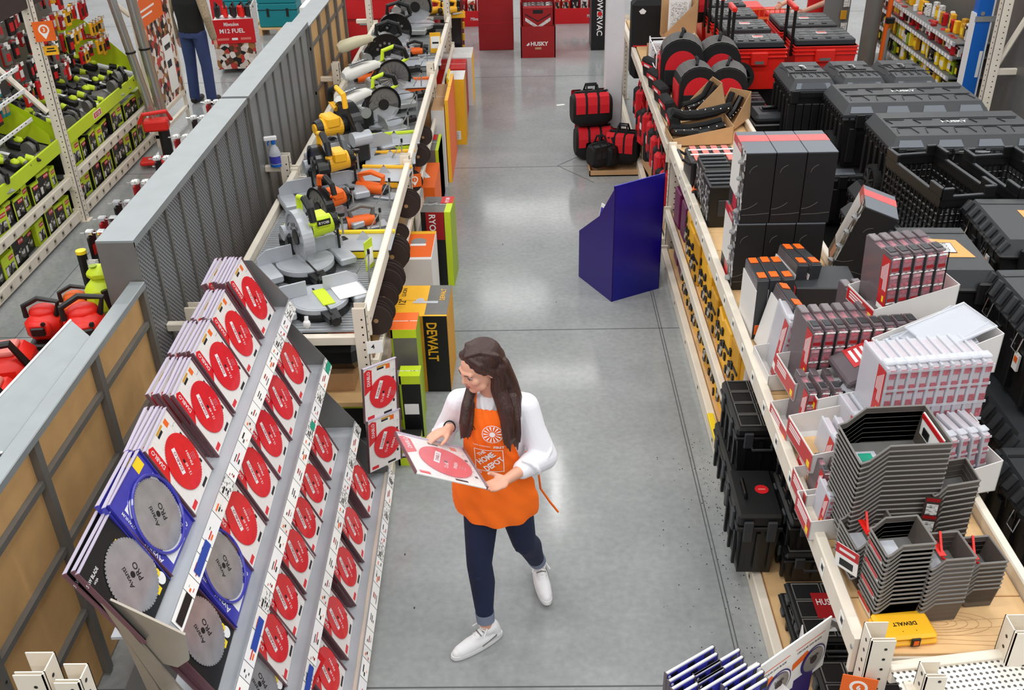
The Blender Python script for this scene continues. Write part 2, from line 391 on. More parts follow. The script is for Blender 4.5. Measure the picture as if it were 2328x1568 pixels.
for i in range(3):
    y0 = 4.97 + 2.5 * i; y1 = y0 + 2.44
    w_ = ('nearest', 'middle', 'far')[i]
    beam('rack_beam', 'cream front rail of the saw bench, %s bay' % w_, (-.96, y0, 1.05), (-.96, y1, 1.05), .1, .045)
    beam('rack_beam', 'lower cream rail beside the hanging sanding discs, %s bay' % w_, (-.93, y0, .72), (-.93, y1, .72), .06, .03)
    beam('rack_beam', 'cream back rail of the saw bench, %s bay' % w_, (-1.86, y0, 1.0), (-1.86, y1, 1.0), .1, .045)
    # bench deck: ribbed wire/steel deck
    t = thing('wire_deck', 'grey ribbed wire deck carrying the saws, %s bay' % w_, 'deck', (0, 0, 0))
    m = M(); m.bx(-1.83, -.99, y0, y1, .925, .94, 'shelf_grey'); m.build('deck_plate', t)
    m = M(); y = y0 + .02
    while y < y1: m.bx(-1.82, -1.0, y, y + .006, .94, .948, 'steel'); y += .03
    m.build('deck_wires', t)
    t = thing('wood_shelf', 'plywood lower shelf inside the saw bench rack, %s bay' % w_, 'shelf', (0, 0, 0))
    m = M(); m.bx(-1.86, -.99, y0, y1, .40, .43, 'wood'); m.build('board', t); m = M(); m.bx(-.99, -.95, y0, y1, .33, .43, 'cream'); m.build('edge_rail', t)
t = thing('floor_rail', 'cream base rail running on the floor under the blade shelves', 'rack base', (4.8 * SK, 0, 0), SK)
m = M(); m.bx(-.90, -.855, 2.0, 4.9, .0, .11, 'cream', .006); m.build('rail', t)
m = M(); m.bx(-1.98, -.90, 2.0, 4.85, .04, .07, 'shelf_side'); m.build('base_deck', t)
# --- partition panels behind the bench
def ribbed(name, label, y0, y1, z0, z1, n, key, ribkey, x=-2.1):
    t = thing(name, label, 'partition', (x, y0, 0)); L = y1 - y0
    m = M(); m.bx(-.03, 0, 0, L, z0, z1, key); m.build('sheet', t)
    m = M()
    for i in range(n + 1):
        y = L * i / n; m.bx(0, .014, y - .012, y + .012, z0, z1, ribkey)
    m.build('ribs', t)
    m = M(); m.bx(-.17, .03, -.02, L, z1, z1 + .012, 'panel_cap'); m.bx(.018, .03, -.02, L, z1 - .03, z1, 'panel_cap'); m.build('top_cap', t)
    m = M(); m.bx(-.17, .03, -.022, -.008, z0, z1, 'frame_grey'); m.build('end_post', t)
    return t
ribbed('steel_partition', 'grey perforated ribbed steel partition standing above the nearest saws', 4.70, 7.15, .1, 1.65, 9, 'perf_panel', 'frame_grey')
ribbed('steel_partition', 'plain grey ribbed steel partition behind the middle saws', 7.22, 9.55, .1, 1.65, 8, 'panel', 'frame_grey')
t = thing('board_partition', 'brown board partition in a grey frame at the far end of the grey wall', 'partition', (-2.1, 9.6, 0))
m = M(); m.bx(-.03, 0, 0, 2.1, .1, 1.6, 'board'); m.build('board', t)
m = M(); m.bx(-.17, .03, 0, 2.1, 1.6, 1.615, 'panel_cap')
for i in range(5): m.bx(0, .03, .5 * i, .5 * i + .06, .1, 1.6, 'frame_grey')
m.bx(0, .02, 0, 2.1, 1.38, 1.41, 'frame_grey'); m.bx(0, .02, 0, 2.1, .95, .98, 'frame_grey'); m.build('frame', t)
# near brown panel with grid of grey bars
t = thing('board_partition', 'large brown board partition with grey steel grid behind the blade shelves', 'partition', (-2.1, 1.2, 0))
m = M(); m.bx(-.03, 0, 0, 3.47, .02, 1.40, 'board'); m.build('board', t)
for i in range(6):
    y = .02 + .685 * i; m = M(); m.bx(0, .035, y, y + .045, .02, 1.39, 'frame_grey')
    for j in range(5): m.cyl((.0355, y + .02, .50 + .06 * j), (.037, y + .02, .50 + .06 * j), .007, 'black', n=6)
    m.build('upright_bar', t)
for z in (.42, .80, 1.17): m = M(); m.bx(0, .028, 0, 3.47, z, z + .03, 'frame_grey'); m.build('cross_bar', t)
m = M(); m.bx(-.035, .045, 0, 3.47, 1.39, 1.43, 'panel_cap', .004); m.build('top_rail', t)
t = thing('sheet_shelf', 'loose grey sheet metal shelf lying behind the brown partition', 'shelf', (-2.15, 3.2, 1.41), 0)
m = M(); m.add([(0, 0, 0), (0, .93, 0), (-.13, 1.04, .03), (-.2, .0, .03), (-.14, -.12, .03)], [(0, 1, 2, 3, 4)], 'panel_cap')
m.add([(0, 0, -.012), (0, .93, -.012), (-.13, 1.04, .018), (-.2, .0, .018), (-.14, -.12, .018)], [(4, 3, 2, 1, 0)], 'panel_cap')
m.tube([(-.005, 0, 0), (-.14, -.12, .03), (-.2, 0, .03), (-.13, 1.04, .03)], .006, 'white', 6); m.build('sheet', t)

# ================================================================ BLADE SHELVES
TIERS = [('top', -1.30, 1.27, 2.35, 4.66), ('second', -1.15, .90, 2.1, 4.66), ('third', -1.03, .47, 2.1, 4.66), ('lowest', -.87, .10, 2.1, 4.7)]
for nm, x, z, y0, y1 in TIERS:
    t = thing('slanted_shelf', 'grey slanted blade shelf with price strip along its lip, %s tier' % nm, 'shelf', (x + 4.66 * SK, 0, z), SK)
    bk = .20 if nm == 'top' else .24
    m = M(); m.bx(-bk, 0, y0, y1, -.012, 0, 'shelf_grey'); m.build('shelf_plate', t)
    m = M(); m.prism([(0, .045), (.004, .047), (.034, -.012), (0, -.012)], (0, y0, .0), X_, Z_, V(0, y1 - y0, 0), 'shelf_grey'); m.build('lip', t)
    m = M(); yy = y0 + .02; i = 0; random.seed(5)
    nrm = V(-.8, 0, .6)
    while yy < y1 - .06:
        L = random.choice((.07, .11, .15)); L = min(L, y1 - yy - .01)
        a = V(.0335, yy, -.010); b = V(.0055, yy, .045); k = random.choice(['paper', 'paper', 'paper', 'card', 'tag', 'white'])
        off = V(.0022, 0, .0011)
        if nm == 'top' and yy < 2.75: k = 'paper'
        m.quad(a + off, a + off + V(0, L, 0), b + off + V(0, L, 0), b + off, k)
        # small print
        for q in range(3):
            c0 = a.lerp(b, .25 + .2 * q) + off * 1.6; l2 = L * random.uniform(.1, .4); s0 = random.uniform(.05, .4) * L
            e = (b - a) * random.uniform(.05, .14)
            m.quad(c0 + V(0, s0, 0), c0 + V(0, s0 + l2, 0), c0 + e + V(0, s0 + l2, 0), c0 + e + V(0, s0, 0), random.choice(['black', 'red', 'red_dull', 'orange', 'tool_mix', 'black']) if k != 'tag' else 'black')
        yy += L + .004; i += 1
    for (yy, L, k) in {'top': [(2.62, .17, 'blue_tx'), (2.38, .14, 'black')], 'second': [(4.55, .1, 'green'), (2.6, .16, 'blue_tx'), (4.02, .06, 'green')], 'third': [(2.7, .2, 'blue_tx')], 'lowest': []}[nm]:
        a = V(.028, yy, .001); b = V(.013, yy, .031); off = V(.0045, 0, .0022); m.quad(a + off, a + off + V(0, L, 0), b + off + V(0, L, 0), b + off, k)
    m.build('price_strip', t)
    m = M(); m.prism([(0, 0), (0, .05), (-.16, .28), (-.22, .28), (-bk, 0)], (0, y1, 0), X_, Z_, V(0, .004, 0), 'shelf_side'); m.build('end_bracket', t)
# near end bracket of the top shelf in brushed nickel
t = thing('shelf_end_bracket', 'brushed metal end bracket curling under the near end of the top shelf', 'bracket', (-1.18, 2.34, 1.27))
m = M(); m.prism([(.005, .02), (-.005, -.10), (-.05, -.135), (-.11, -.11), (-.20, .10), (-.225, .175), (-.21, .185)], (0, 0, 0), X_, Z_, V(0, -.01, 0), 'nickel'); m.build('side_plate', t)
m = M(); m.prism([(-.235, .19), (-.215, .18), (.02, -.42), (.10, -.72), (.06, -.72), (-.06, -.45)], (0, -.014, 0), X_, Z_, V(0, -.012, 0), 'nickel'); m.build('strut', t)
m = M(); m.prism([(-.235, .17), (-.20, .0), (-.17, -.30), (-.12, -.72), (-.06, -.72), (-.14, -.2)], (0, -.005, 0), X_, Z_, V(0, -.012, 0), 'nickel'); m.build('strut', t)

TILT = 22 * PI / 180
def toothed(r, n, dep=.006):
    out = []
    for i in range(n):
        a = 2 * PI * i / n; b = 2 * PI * (i + .55) / n
        out += [(r * math.cos(a), r * math.sin(a)), (r * math.cos(b), r * math.sin(b)), ((r - dep) * math.cos(b + .01), (r - dep) * math.sin(b + .01))]
    return out
def circle(r, n=40, cx=0, cy=0): return [(cx + r * math.cos(2 * PI * i / n), cy + r * math.sin(2 * PI * i / n)) for i in range(n)]
FR = V(0, -1, 0)
def lab(m, x, z, w_, h, k, y=-.0075): m.quad((x, y, z), (x + w_, y, z), (x + w_, y, z + h), (x, y, z + h), k)
def blade_pack(kind, label, loc, rot, group=None, W=.285, H=.345):
    t = thing('saw_blade_pack', label, 'saw blade', loc, rot, group)
    base = {'d': 'card', 'a': 'packblue', 'x': 'black', 's': 'card', 'k': 'card'}[kind]
    m = M(); m.bx(-W / 2, W / 2, -.004, .004, 0, H, base, .002)
    cx, cz = .018, H * .46; R = min(W * .415, H * .37) * (1.06 if kind in 'ax' else 1)
    if kind in 'dk':
        y = -.0045
        m.add([(-W / 2 + .006, y, H * .50), (-W / 2 + .062, y, H * .60), (-W / 2 + .062, y, H * .93), (-W / 2 + .03, y, H * .965), (-W / 2 + .006, y, H * .93)], [(0, 1, 2, 3, 4)], 'red_disc')
        m.text('DIABLO', (-W / 2 + .036, -.0055, H * .79), (0, 0, 1), (-1, 0, 0), .022, 'white', maxw=.09)
        lab(m, W / 2 - .075, H * .86, .03, .03, 'orange', y); lab(m, -.02, H * .89, .05, .012, 'black', y); lab(m, -.02, H * .93, .07, .01, 'ochre', y)
        for q in range(5): lab(m, W / 2 - .03, H * (.2 + .14 * q), .014, .018, ('black', 'tag', 'tag', 'black', 'tag')[q], y)
        lab(m, W / 2 - .046, .02, .0015, H * .9, 'tag', y)
        for q in range(6): lab(m, W / 2 - .046, H * (.15 + .13 * q), .04, .0015, 'tag', y)
        lab(m, -W / 2 + .02, .012, .05, .02, 'red_disc', y); lab(m, .02, .01, .06, .014, 'black', y)
    elif kind == 'a':
        y = -.0045
        lab(m, -W / 2 + .07, 0.01, W - .08, H * .70, 'white', y); lab(m, -W / 2 + .05, H * .7, W * .5, .045, 'white', y); lab(m, W / 2 - .08, H * .86, .06, .045, 'yellow_br', y)
        m.text('Avanti', (-W / 2 + .028, -.0055, H * .3), (0, 0, 1), (-1, 0, 0), .03, 'white', maxw=.12); m.text('TITANIUM', (-W / 2 + .03, -.0055, H * .72), (0, 0, 1), (-1, 0, 0), .013, 'white', maxw=.09)
        lab(m, W / 2 - .10, .01, .09, .055, 'packblue', -.0055); m.text('60', (W / 2 - .055, -.006, .037), X_, Z_, .03, 'white')
    elif kind == 'x':
        y = -.0045
        lab(m, W / 2 - .105, .02, .034, H * .75, 'yellow_br', y); m.text('FINE FINISH', (W / 2 - .088, -.0055, H * .4), (0, 0, 1), (-1, 0, 0), .014, 'orange', maxw=.18)
        for q in (.12, .28): m.cyl((W / 2 - .04, y, H * q), (W / 2 - .04, y - .001, H * q), .024, 'white', n=20)
        m.cyl((W / 2 - .04, y - .001, H * .2), (W / 2 - .04, y - .002, H * .2), .017, 'yellow_br', n=20)
        m.text('SAW BLADE', (-W / 2 + .035, y, H * .85), X_, Z_, .014, 'white', maxw=.09); m.text('HOJA', (-W / 2 + .035, y, H * .79), X_, Z_, .011, 'white')
    m.build('printed_card', t)
    m = M(); y0 = -.0065
    if kind in 'dk':
        m.prism(toothed(R, 60, .005), (cx, y0, cz), X_, Z_, V(0, -.002, 0), 'red_disc')
        y = y0 - .0026; m.cyl((cx, y + .0004, cz), (cx, y - .0002, cz), .008, 'black', n=14)
        u = V(.38, 0, .92); w2 = V(-.92, 0, .38)
        m.prism([(-.055, -.013), (.055, -.013), (.055, .013), (-.055, .013)], V(cx, y, cz) + w2 * .04 + u * .012, u, w2, V(0, -.0006, 0), 'white')
        m.text('DIABLO', V(cx, y - .0012, cz) + w2 * .04 + u * .012, u, w2, .017, 'red_dull', maxw=.095)
        m.text('12 x 60', V(cx, y - .0005, cz) - w2 * .005 - u * .035, u, w2, .018, 'white', maxw=.05)
        m.text('FINISH', V(cx, y - .0005, cz) - w2 * .045, u, w2, .016, 'white', maxw=.09)
        for q in range(3): m.text('o-o-=', V(cx, y - .0005, cz) - w2 * (.065 + .012 * q), u, w2, .007, 'content2')
    else:
        key = 'blade_steel'; n = 72 if kind == 'a' else 56
        m.prism(toothed(R, n, .007), (cx, y0, cz), X_, Z_, V(0, -.002, 0), key)
        y = y0 - .0026; m.cyl((cx, y + .0004, cz), (cx, y - .0003, cz), .012, 'black', n=16)
        u = V(.38, 0, .92); w2 = V(-.92, 0, .38)
        m.text('Avanti', V(cx, y, cz) + w2 * .03, u, w2, .022, 'black', maxw=.1); m.text('PRO', V(cx, y, cz) - w2 * .03, u, w2, .026, 'black')
        if kind == 'a': m.prism([(a * 1, b * 1) for a, b in circle(R * .36, 24)], (cx, y + .001, cz), X_, Z_, V(0, -.0005, 0), 'steel')
    m.build('blade', t)
    if kind == 'a':
        m = M(); m.tube([(cx + (R + .012) * math.cos(2 * PI * i / 40), -.012, cz + (R + .012) * math.sin(2 * PI * i / 40)) for i in range(40)], .006, 'packblue', 6, True); m.build('blister_rim', t)
    m = M()
    e = .0035
    for sx in (-1, 1): m.bx(sx * (W / 2 + .003) - e / 2, sx * (W / 2 + .003) + e / 2, -.0115, .0045, 0, H + .003, 'edge_dark' if kind != 'a' else 'packblue')
    m.bx(-W / 2, W / 2, -.0115, .0045, H, H + .003, 'edge_lav'); m.build('shell_edge', t)
    return t
protos = {}
GROUPS = {'d': 'red disc saw blade packs', 'a': 'blue carded saw blade packs', 'x': 'black carded saw blade packs', 'k': 'red disc saw blade packs'}
DESC = {'d': 'white card pack with red saw blade', 'a': 'blue card pack with steel saw blade', 'x': 'black card pack with steel saw blade', 'k': 'white card pack with red saw blade'}
def stack(kind, tier, y, n, place, xb, zb, pitch=.014, yaw=0, tilt=TILT, W=.285, H=.345, sy=0):
    for i in range(n):
        back = i * pitch; loc = (xb + (4.66 - y) * SK - back * math.cos(tilt), y + sy * i + random.uniform(-.004, .004), zb + .002)
        rot = (-tilt + random.uniform(-.03, .015) * (1 if i else 0), random.uniform(-.02, .02), PI / 2 + SK + yaw + random.uniform(-.03, .03))
        if i == 0: lb = DESC[kind] + ', front of the %s stack on the %s tier' % (place, tier); g = None
        else: lb = DESC[kind] + ' behind the front one, %s stack, %s tier' % (place, tier); g = '%s behind the front one, %s stack, %s tier' % (GROUPS[kind], place, tier)
        kk = (kind, W)
        if kk not in protos: protos[kk] = blade_pack(kind, lb, loc, rot, g, W, H)
        else:
            c = dup(protos[kk], loc, rot, lb)
            if g: c['group'] = g
            elif 'group' in c: del c['group']
# tiers, far to near: (kind, y, count)
random.seed(11)
A = [('d', 4.46, 7), ('d', 4.10, 5), ('d', 3.80, 6), ('d', 3.48, 6), ('d', 3.10, 5), ('a', 2.76, 3), ('x', 2.47, 3)]
B = [('d', 4.42, 3), ('d', 4.10, 2), ('d', 3.79, 2), ('d', 3.49, 2), ('d', 3.18, 2), ('k', 2.98, 1), ('a', 2.88, 6), ('x', 2.56, 4)]
D3 = [('d', 4.30, 3), ('d', 3.96, 2), ('d', 3.70, 1), ('d', 3.46, 4), ('d', 3.17, 2), ('k', 2.93, 2), ('x', 2.68, 2)]
D4 = [('d', 4.42, 3), ('d', 4.06, 3), ('k', 3.74, 4), ('d', 3.40, 4), ('d', 3.08, 2)]
# paddles on the same tier keep their own slots; near stacks on tiers two and three sit in front of the slot behind
for (nm, x, z, y0, y1), lst in zip(TIERS, (A, B, D3, D4)):
    for i, (kd, y, n) in enumerate(lst):
        xb = x - .075
        W, H = (.285, .345)
        if kd == 'k': W, H = .24, .30
        if kd == 'a': W, H = .31, .375
        if kd == 'x': W, H = .30, .35
        if nm == 'second' and kd == 'k': xb -= .11
        if nm in ('third', 'lowest') and kd != 'x': W, H = .25, .31
        if nm == 'lowest' and i == 2: kd = 'd'
        stack(kd, nm, y, n, ORD[i], xb, z, W=W, H=H, pitch=.021, tilt=TILT if kd != 'x' else TILT + .05)
# ================================================================ MITRE SAWS ON THE BENCH
def miter_saw(label, loc, yaw, body='yellow', motor='yellow', grip='yellow', plate='steel', tilt=0.0, bag=None, guard='black_shiny', scale=1.0, open_disc=False, text=None, bagtext=None, head=True, clamp=True, accents='orange', side=1):
    t = thing('miter_saw', label, 'saw', loc, yaw); t.scale = (scale,) * 3
    m = M(); m.bx(-.27, .27, .02, .14, .0, .055, 'black', .01); m.bx(-.27, -.17, -.12, .10, .03, .075, plate, .008); m.bx(.17, .27, -.12, .10, .03, .075, plate, .008)
    m.cyl((0, 0, .0), (0, 0, .045), .17, 'black_shiny', n=32); m.build('base', t)
    m = M(); m.cyl((0, 0, .045), (0, 0, .072), .165, plate, n=36); m.cyl((0, 0, .072), (0, 0, .074), .150, 'shelf_grey', n=36)
    m.prism([(-.05, -.13), (.05, -.13), (.035, -.27), (-.035, -.27)], (0, 0, .03), X_, Y_, V(0, 0, .035), 'black'); m.bx(-.006, .006, -.22, .12, .0735, .0755, 'black'); tt = m.build('turntable', t)
    for s_ in (-1, 1): m = M(); m.prism([(.05, 0), (.26, 0), (.26, .045), (.20, .085), (.05, .085)], (0, .06, .075), X_ * s_, Z_, V(0, .012, 0), plate); m.build('fence', t)
    m = M(); m.cyl((0, -.29, .05), (0, -.25, .055), .028, 'black', n=12); m.build('mitre_lock', tt)
    if clamp:
        m = M(); m.cyl((.23, .04, .07), (.23, .04, .30), .008, 'black', n=8); m.cyl((.23, .04, .27), (.23, -.05, .26), .008, 'black', n=8); m.cyl((.23, -.05, .20), (.23, -.05, .31), .006, 'steel', n=8); m.cyl((.23, -.05, .31), (.23, -.05, .33), .02, 'black', n=10); m.build('clamp', t)
    if not head:
        m = M(); m.box((.02, -.02, .078), (.07, .20, .006), accents); m.box((.17, 0, .079), (.16, .2, .004), 'paper'); m.build('protective_tag', t); return t
    hz, hy = .225 + tilt, .0
    m = M(); m.bx(-.05, .05, .10, .19, .04, .20, 'black', .015); m.cyl((-.06, .17, .19), (.06, .17, .19), .045, plate, n=18)
    m.tube([(0, .17, .19), (0, .14, hz + .02), (0, .06, hz + .09)], [.035, .032, .03], 'black', 10); m.build('pivot_arm', t)
    Rb = .135
    m = M(); m.prism(toothed(Rb, 48, .006), (-.003, hy, hz), Y_, Z_, V(.004, 0, 0), 'blade_steel'); m.cyl((-.02, hy, hz), (.01, hy, hz), .025, 'black', n=14); m.build('blade', t)
    m = M(); n = 24; a0, a1 = -20 * PI / 180, 200 * PI / 180
    P = [((Rb + .018) * math.cos(a0 + (a1 - a0) * i / n), (Rb + .018) * math.sin(a0 + (a1 - a0) * i / n)) for i in range(n + 1)]
    m.prism([(q[0] * .9, q[1] * .9) for q in P] + [(q[0] * .3, q[1] * .3) for q in P[::-1]], (-.030, hy, hz), Y_, Z_, V(.016, 0, 0), guard); m.prism([(q[0] * .9, q[1] * .9) for q in P] + [(q[0] * .3, q[1] * .3) for q in P[::-1]], (.010, hy, hz), Y_, Z_, V(.012, 0, 0), body)
    m.prism(P + [(q[0] * .88, q[1] * .88) for q in P[::-1]], (-.040, hy, hz), Y_, Z_, V(.064, 0, 0), 'black_shiny' if guard != 'shelf_grey' else 'shelf_grey')
    m.cyl((-.040, hy, hz), (-.028, hy, hz), .045, 'black', n=20)
    for q in range(5): m.cyl((-.037, hy + .075 * math.cos(.4 + q * .55), hz + .075 * math.sin(.4 + q * .55)), (-.034, hy + .075 * math.cos(.4 + q * .55), hz + .075 * math.sin(.4 + q * .55)), .012, 'frame_grey', n=10)
    go = m.build('blade_guard', t)
    m = M(); P2 = [((Rb + .012) * math.cos(PI + (PI * .95) * i / n), (Rb + .012) * math.sin(PI + (PI * .95) * i / n)) for i in range(n + 1)]
    m.prism(P2 + [(q[0] * .25, q[1] * .25) for q in P2[::-1]], (-.030, hy, hz), Y_, Z_, V(.003, 0, 0), 'clear'); m.prism(P2 + [(q[0] * .93, q[1] * .93) for q in P2[::-1]], (-.030, hy, hz), Y_, Z_, V(.045, 0, 0), 'clear'); m.build('lower_guard', t)
    m = M(); m.cyl((.02, hy + .02, hz + .02), (.06, hy + .02, hz + .02), .06, 'black', n=20); m.cyl((.06, hy + .02, hz + .02), (.19, hy + .02, hz + .03), .058, motor, r1=.055, n=20)
    m.cyl((.19, hy + .02, hz + .03), (.225, hy + .02, hz + .03), .056, 'black', r1=.045, n=20); m.cyl((.225, hy + .02, hz + .03), (.235, hy + .02, hz + .03), .03, motor, n=16)
    m.bx(.08, .17, -.045 + hy, .085 + hy, hz + .03, hz + .10, motor, .012)
    if text: m.bx(.085, .165, hy - .0475, hy - .0455, hz + .05, hz + .085, 'black'); m.text(text, (.125, hy - .0485, hz + .067), X_, Z_, .016, 'white', maxw=.07)
    mo = m.build('motor', t)
    m = M(); m.tube([(.03, hy + .06, hz + .13), (.03, hy + .05, hz + .21), (.03, hy - .05, hz + .235), (.03, hy - .13, hz + .20), (.03, hy - .15, hz + .12), (.03, hy - .08, hz + .09)], .017, grip, 10)
    m.tube([(.03, hy - .04, hz + .235), (.03, hy - .13, hz + .20), (.03, hy - .152, hz + .13)], .0205, 'black', 10); m.build('handle', t)
    m = M(); m.tube([(.1, hy + .05, hz), (.12, hy + .16, hz - .1), (.15, hy + .18, .1), (.2, .16, .02), (.12, .22, .01)], .007, 'black', 6); m.build('power_cord', mo)
    if bag:
        g = M(); rings = []
        for q, (yy, zz, a, b) in enumerate(((.06, hz + .10, .02, .02), (.12, hz + .12, .05, .035), (.24, hz + .10, .075, .05), (.36, hz + .07, .085, .055), (.40, hz + .06, .06, .03))):
            rings.append([V(a * abs(math.cos(2 * PI * j / 16)) ** .5 * (1 if math.cos(2 * PI * j / 16) > 0 else -1), yy, zz + .8 * b * abs(math.sin(2 * PI * j / 16)) ** .6 * (1 if math.sin(2 * PI * j / 16) > 0 else -1)) for j in range(16)])
        g.loft(rings, bag)
        if bagtext: g.box((0, .27, hz + .155), (.055, .16, .004), 'black', R=Matrix.Rotation(-.22, 3, 'X')); g.text(bagtext, (0, .27, hz + .160), (0, 1, -.2), (-1, 0, 0), .026, 'white', maxw=.12)
        g.build('dust_bag', t, smooth=True)
    if open_disc:
        m = M()
        for q in range(20):
            a = 2 * PI * q / 20; m.box((-.042, hy + .075 * math.cos(a), hz + .075 * math.sin(a)), (.004, .006, .085), 'chrome', R=Matrix.Rotation(a - PI / 2, 3, 'X'))
        m.cyl((-.045, hy, hz), (-.036, hy, hz), .03, 'frame_grey', n=16); m.build('vent_fins', go)
    return t
BZ = .95
miter_saw('saw turntable without its head, lime tag and white sheet on it, nearest on the bench', (-1.27, 5.22, BZ), .5, head=False, plate='shelf_grey', clamp=False, accents='lime', scale=1.05)
miter_saw('lime and grey miter saw with a vertical blade, second from the near bench end', (-1.45, 5.72, BZ), .55, 'lime', 'lime', 'lime', 'shelf_grey', text='RYOBI', guard='shelf_grey', scale=1.12)
miter_saw('orange and grey cordless miter saw half hidden behind the near lime saw', (-1.42, 6.27, BZ), .7, 'frame_grey', 'orange', 'orange', 'shelf_grey', guard='frame_grey', scale=.95)
miter_saw('yellow miter saw with black upright guard seen edge-on, beside an orange handle', (-1.53, 6.85, BZ), .45, 'black', 'yellow', 'yellow', 'shelf_grey', guard='black_shiny', scale=1.18)
miter_saw('large yellow sliding miter saw turned to show its grey round guard', (-1.46, 7.75, BZ), 3.75, 'chest', 'yellow', 'yellow', 'shelf_grey', guard='frame_grey', scale=1.3, clamp=False)
miter_saw('lime miter saw with clear guard and a white dust bag lettered in black', (-1.28, 8.50, BZ), 2.1, 'lime', 'frame_grey', 'lime', 'steel', bag='cloth_white', bagtext='RYOBI', guard='frame_grey', scale=1.05)
miter_saw('lime miter saw with exposed fan fins and a white dust bag behind it', (-1.28, 9.25, BZ), 2.0, 'lime', 'lime', 'lime', 'steel', bag='cloth_white', bagtext='RYOBI', guard='frame_grey', scale=1.15, open_disc=True)
miter_saw('black sliding miter saw with a tan dust bag, behind the finned lime saw', (-1.45, 10.15, BZ), 1.9, 'black', 'black', 'black', 'steel', bag='cloth_tan', guard='black_shiny', scale=1.2)
miter_saw('black and red miter saw beside a round grey guard, far end of the bench', (-1.45, 11.05, BZ), 1.7, 'red', 'black', 'black', 'steel', guard='black_shiny', scale=1.2)
miter_saw('yellow miter saw with big dark guard, farthest on the bench', (-1.32, 12.1, BZ), 1.5, 'yellow', 'yellow', 'yellow', 'steel', guard='frame_grey', scale=1.3)
# loose tools between the saws
def hand_tool(name, label, loc, yaw, k1, k2, cat='power tool', s=1.0):
    t = thing(name, label, cat, loc, yaw); t.scale = (s, s, s)
    m = M(); m.cyl((-.12, 0, .05), (.06, 0, .05), .042, k1, r1=.036, n=16); m.cyl((.06, 0, .05), (.10, 0, .05), .036, 'black', r1=.02, n=16); m.cyl((-.15, 0, .05), (-.12, 0, .05), .034, 'black', n=16); m.build('motor_housing', t, smooth=True)
    m = M(); m.tube([(-.08, 0, .07), (-.10, .0, .13), (-.02, 0, .155), (.06, 0, .13), (.05, 0, .08)], .017, k2, 10); m.build('handle', t, smooth=True)
    m = M(); m.bx(.0, .14, -.05, .05, .0, .014, 'shelf_grey', .004); m.build('base_plate', t)
    return t
hand_tool('cordless_tool', 'orange handled tool lying beside the yellow edge-on saw', (-1.16, 6.98, BZ), -.3, 'orange', 'orange', s=1.2)
hand_tool('cordless_tool', 'orange and grey tool resting between the two near saws', (-1.16, 6.40, BZ), .4, 'orange', 'frame_grey', s=1.1)
hand_tool('cordless_tool', 'lime gripped tool standing in front of the near lime saw', (-1.52, 6.12, BZ), .2, 'frame_grey', 'lime', s=1.2)
hand_tool('cordless_tool', 'orange tool lying at the back of the bench by the finned saw', (-1.62, 10.0, BZ), .4, 'orange', 'orange')
hand_tool('cordless_tool', 'orange tool on the bench in front of the black and red saw', (-1.22, 11.0, BZ), .2, 'orange', 'black')
def tile_saw(label, loc, yaw, k):
    t = thing('table_saw', label, 'saw', loc, yaw)
    m = M(); m.bx(-.19, .19, -.14, .14, .0, .05, 'black', .01); m.bx(-.20, .20, -.15, .15, .05, .062, 'shelf_grey', .004); m.bx(-.10, .14, -.156, -.150, .005, .045, k); m.build('table', t)
    m = M(); m.prism([(-.05, 0), (.05, 0), (.0, .07)], (0, 0, .062), X_, Z_, V(0, .003, 0), 'chrome'); m.build('blade', t)
    m = M(); m.bx(-.2, .2, .10, .125, .062, .085, k, .004); m.build('rip_fence', t)
    return t
tile_saw('small yellow-fronted table saw behind the yellow edge-on miter saw', (-1.12, 7.62, BZ), .1, 'yellow')
tile_saw('flat lime-striped table saw beside the large yellow sliding saw', (-1.14, 8.08, BZ), .2, 'lime')
tile_saw('white and yellow flat saw table next to the orange handled tool', (-1.13, 7.28, BZ), -.1, 'yellow')
tile_saw('dark wide saw table with orange stripes beyond the lime saws', (-1.15, 9.72, BZ), .1, 'orange')
tile_saw('grey saw table near the black sliding saw', (-1.12, 10.5, BZ), .1, 'steel')
tile_saw('small yellow and white saw table by the near orange tool', (-1.12, 6.05, BZ), .0, 'yellow_br')
# price card rods and stickers on the bench
random.seed(4)
for i, (x, y) in enumerate(((-1.02, 5.55), (-1.03, 6.2), (-1.03, 6.75), (-1.03, 7.6), (-1.05, 8.3), (-1.03, 8.9), (-1.05, 9.6), (-1.05, 10.3))):
    t = thing('security_tether', 'thin steel tether post on the bench edge, %s from the near end' % ORD[i], 'tether', (x, y, BZ))
    m = M(); m.cyl((0, 0, 0), (.01, .02, .2), .006, 'steel', n=8); m.cyl((.01, .02, .19), (.01, .02, .22), .009, 'black', n=8); m.build('rod', t)
    m = M(); m.tube([(.01, .02, .2), (-.04, 0, .12), (-.1, .02, .02)], .004, 'steel', 6); m.build('cable', t)
t = thing('price_sign', 'yellow and white price card standing at the far part of the bench', 'sign', (-1.02, 11.1, BZ), .1)
m = M(); m.bx(-.06, .06, -.004, .004, .0, .22, 'yellow', .001); m.bx(-.05, .05, -.006, -.004, .05, .18, 'paper'); m.bx(-.035, .035, -.0065, -.006, .10, .12, 'black'); m.build('card', t)
t = thing('price_sign', 'small lime price card standing at the near part of the bench', 'sign', (-1.04, 5.75, BZ), 1.2)
m = M(); m.bx(-.05, .05, -.003, .003, 0, .2, 'lime', .001); m.bx(-.04, .04, -.005, -.003, .03, .14, 'paper'); m.build('card', t)
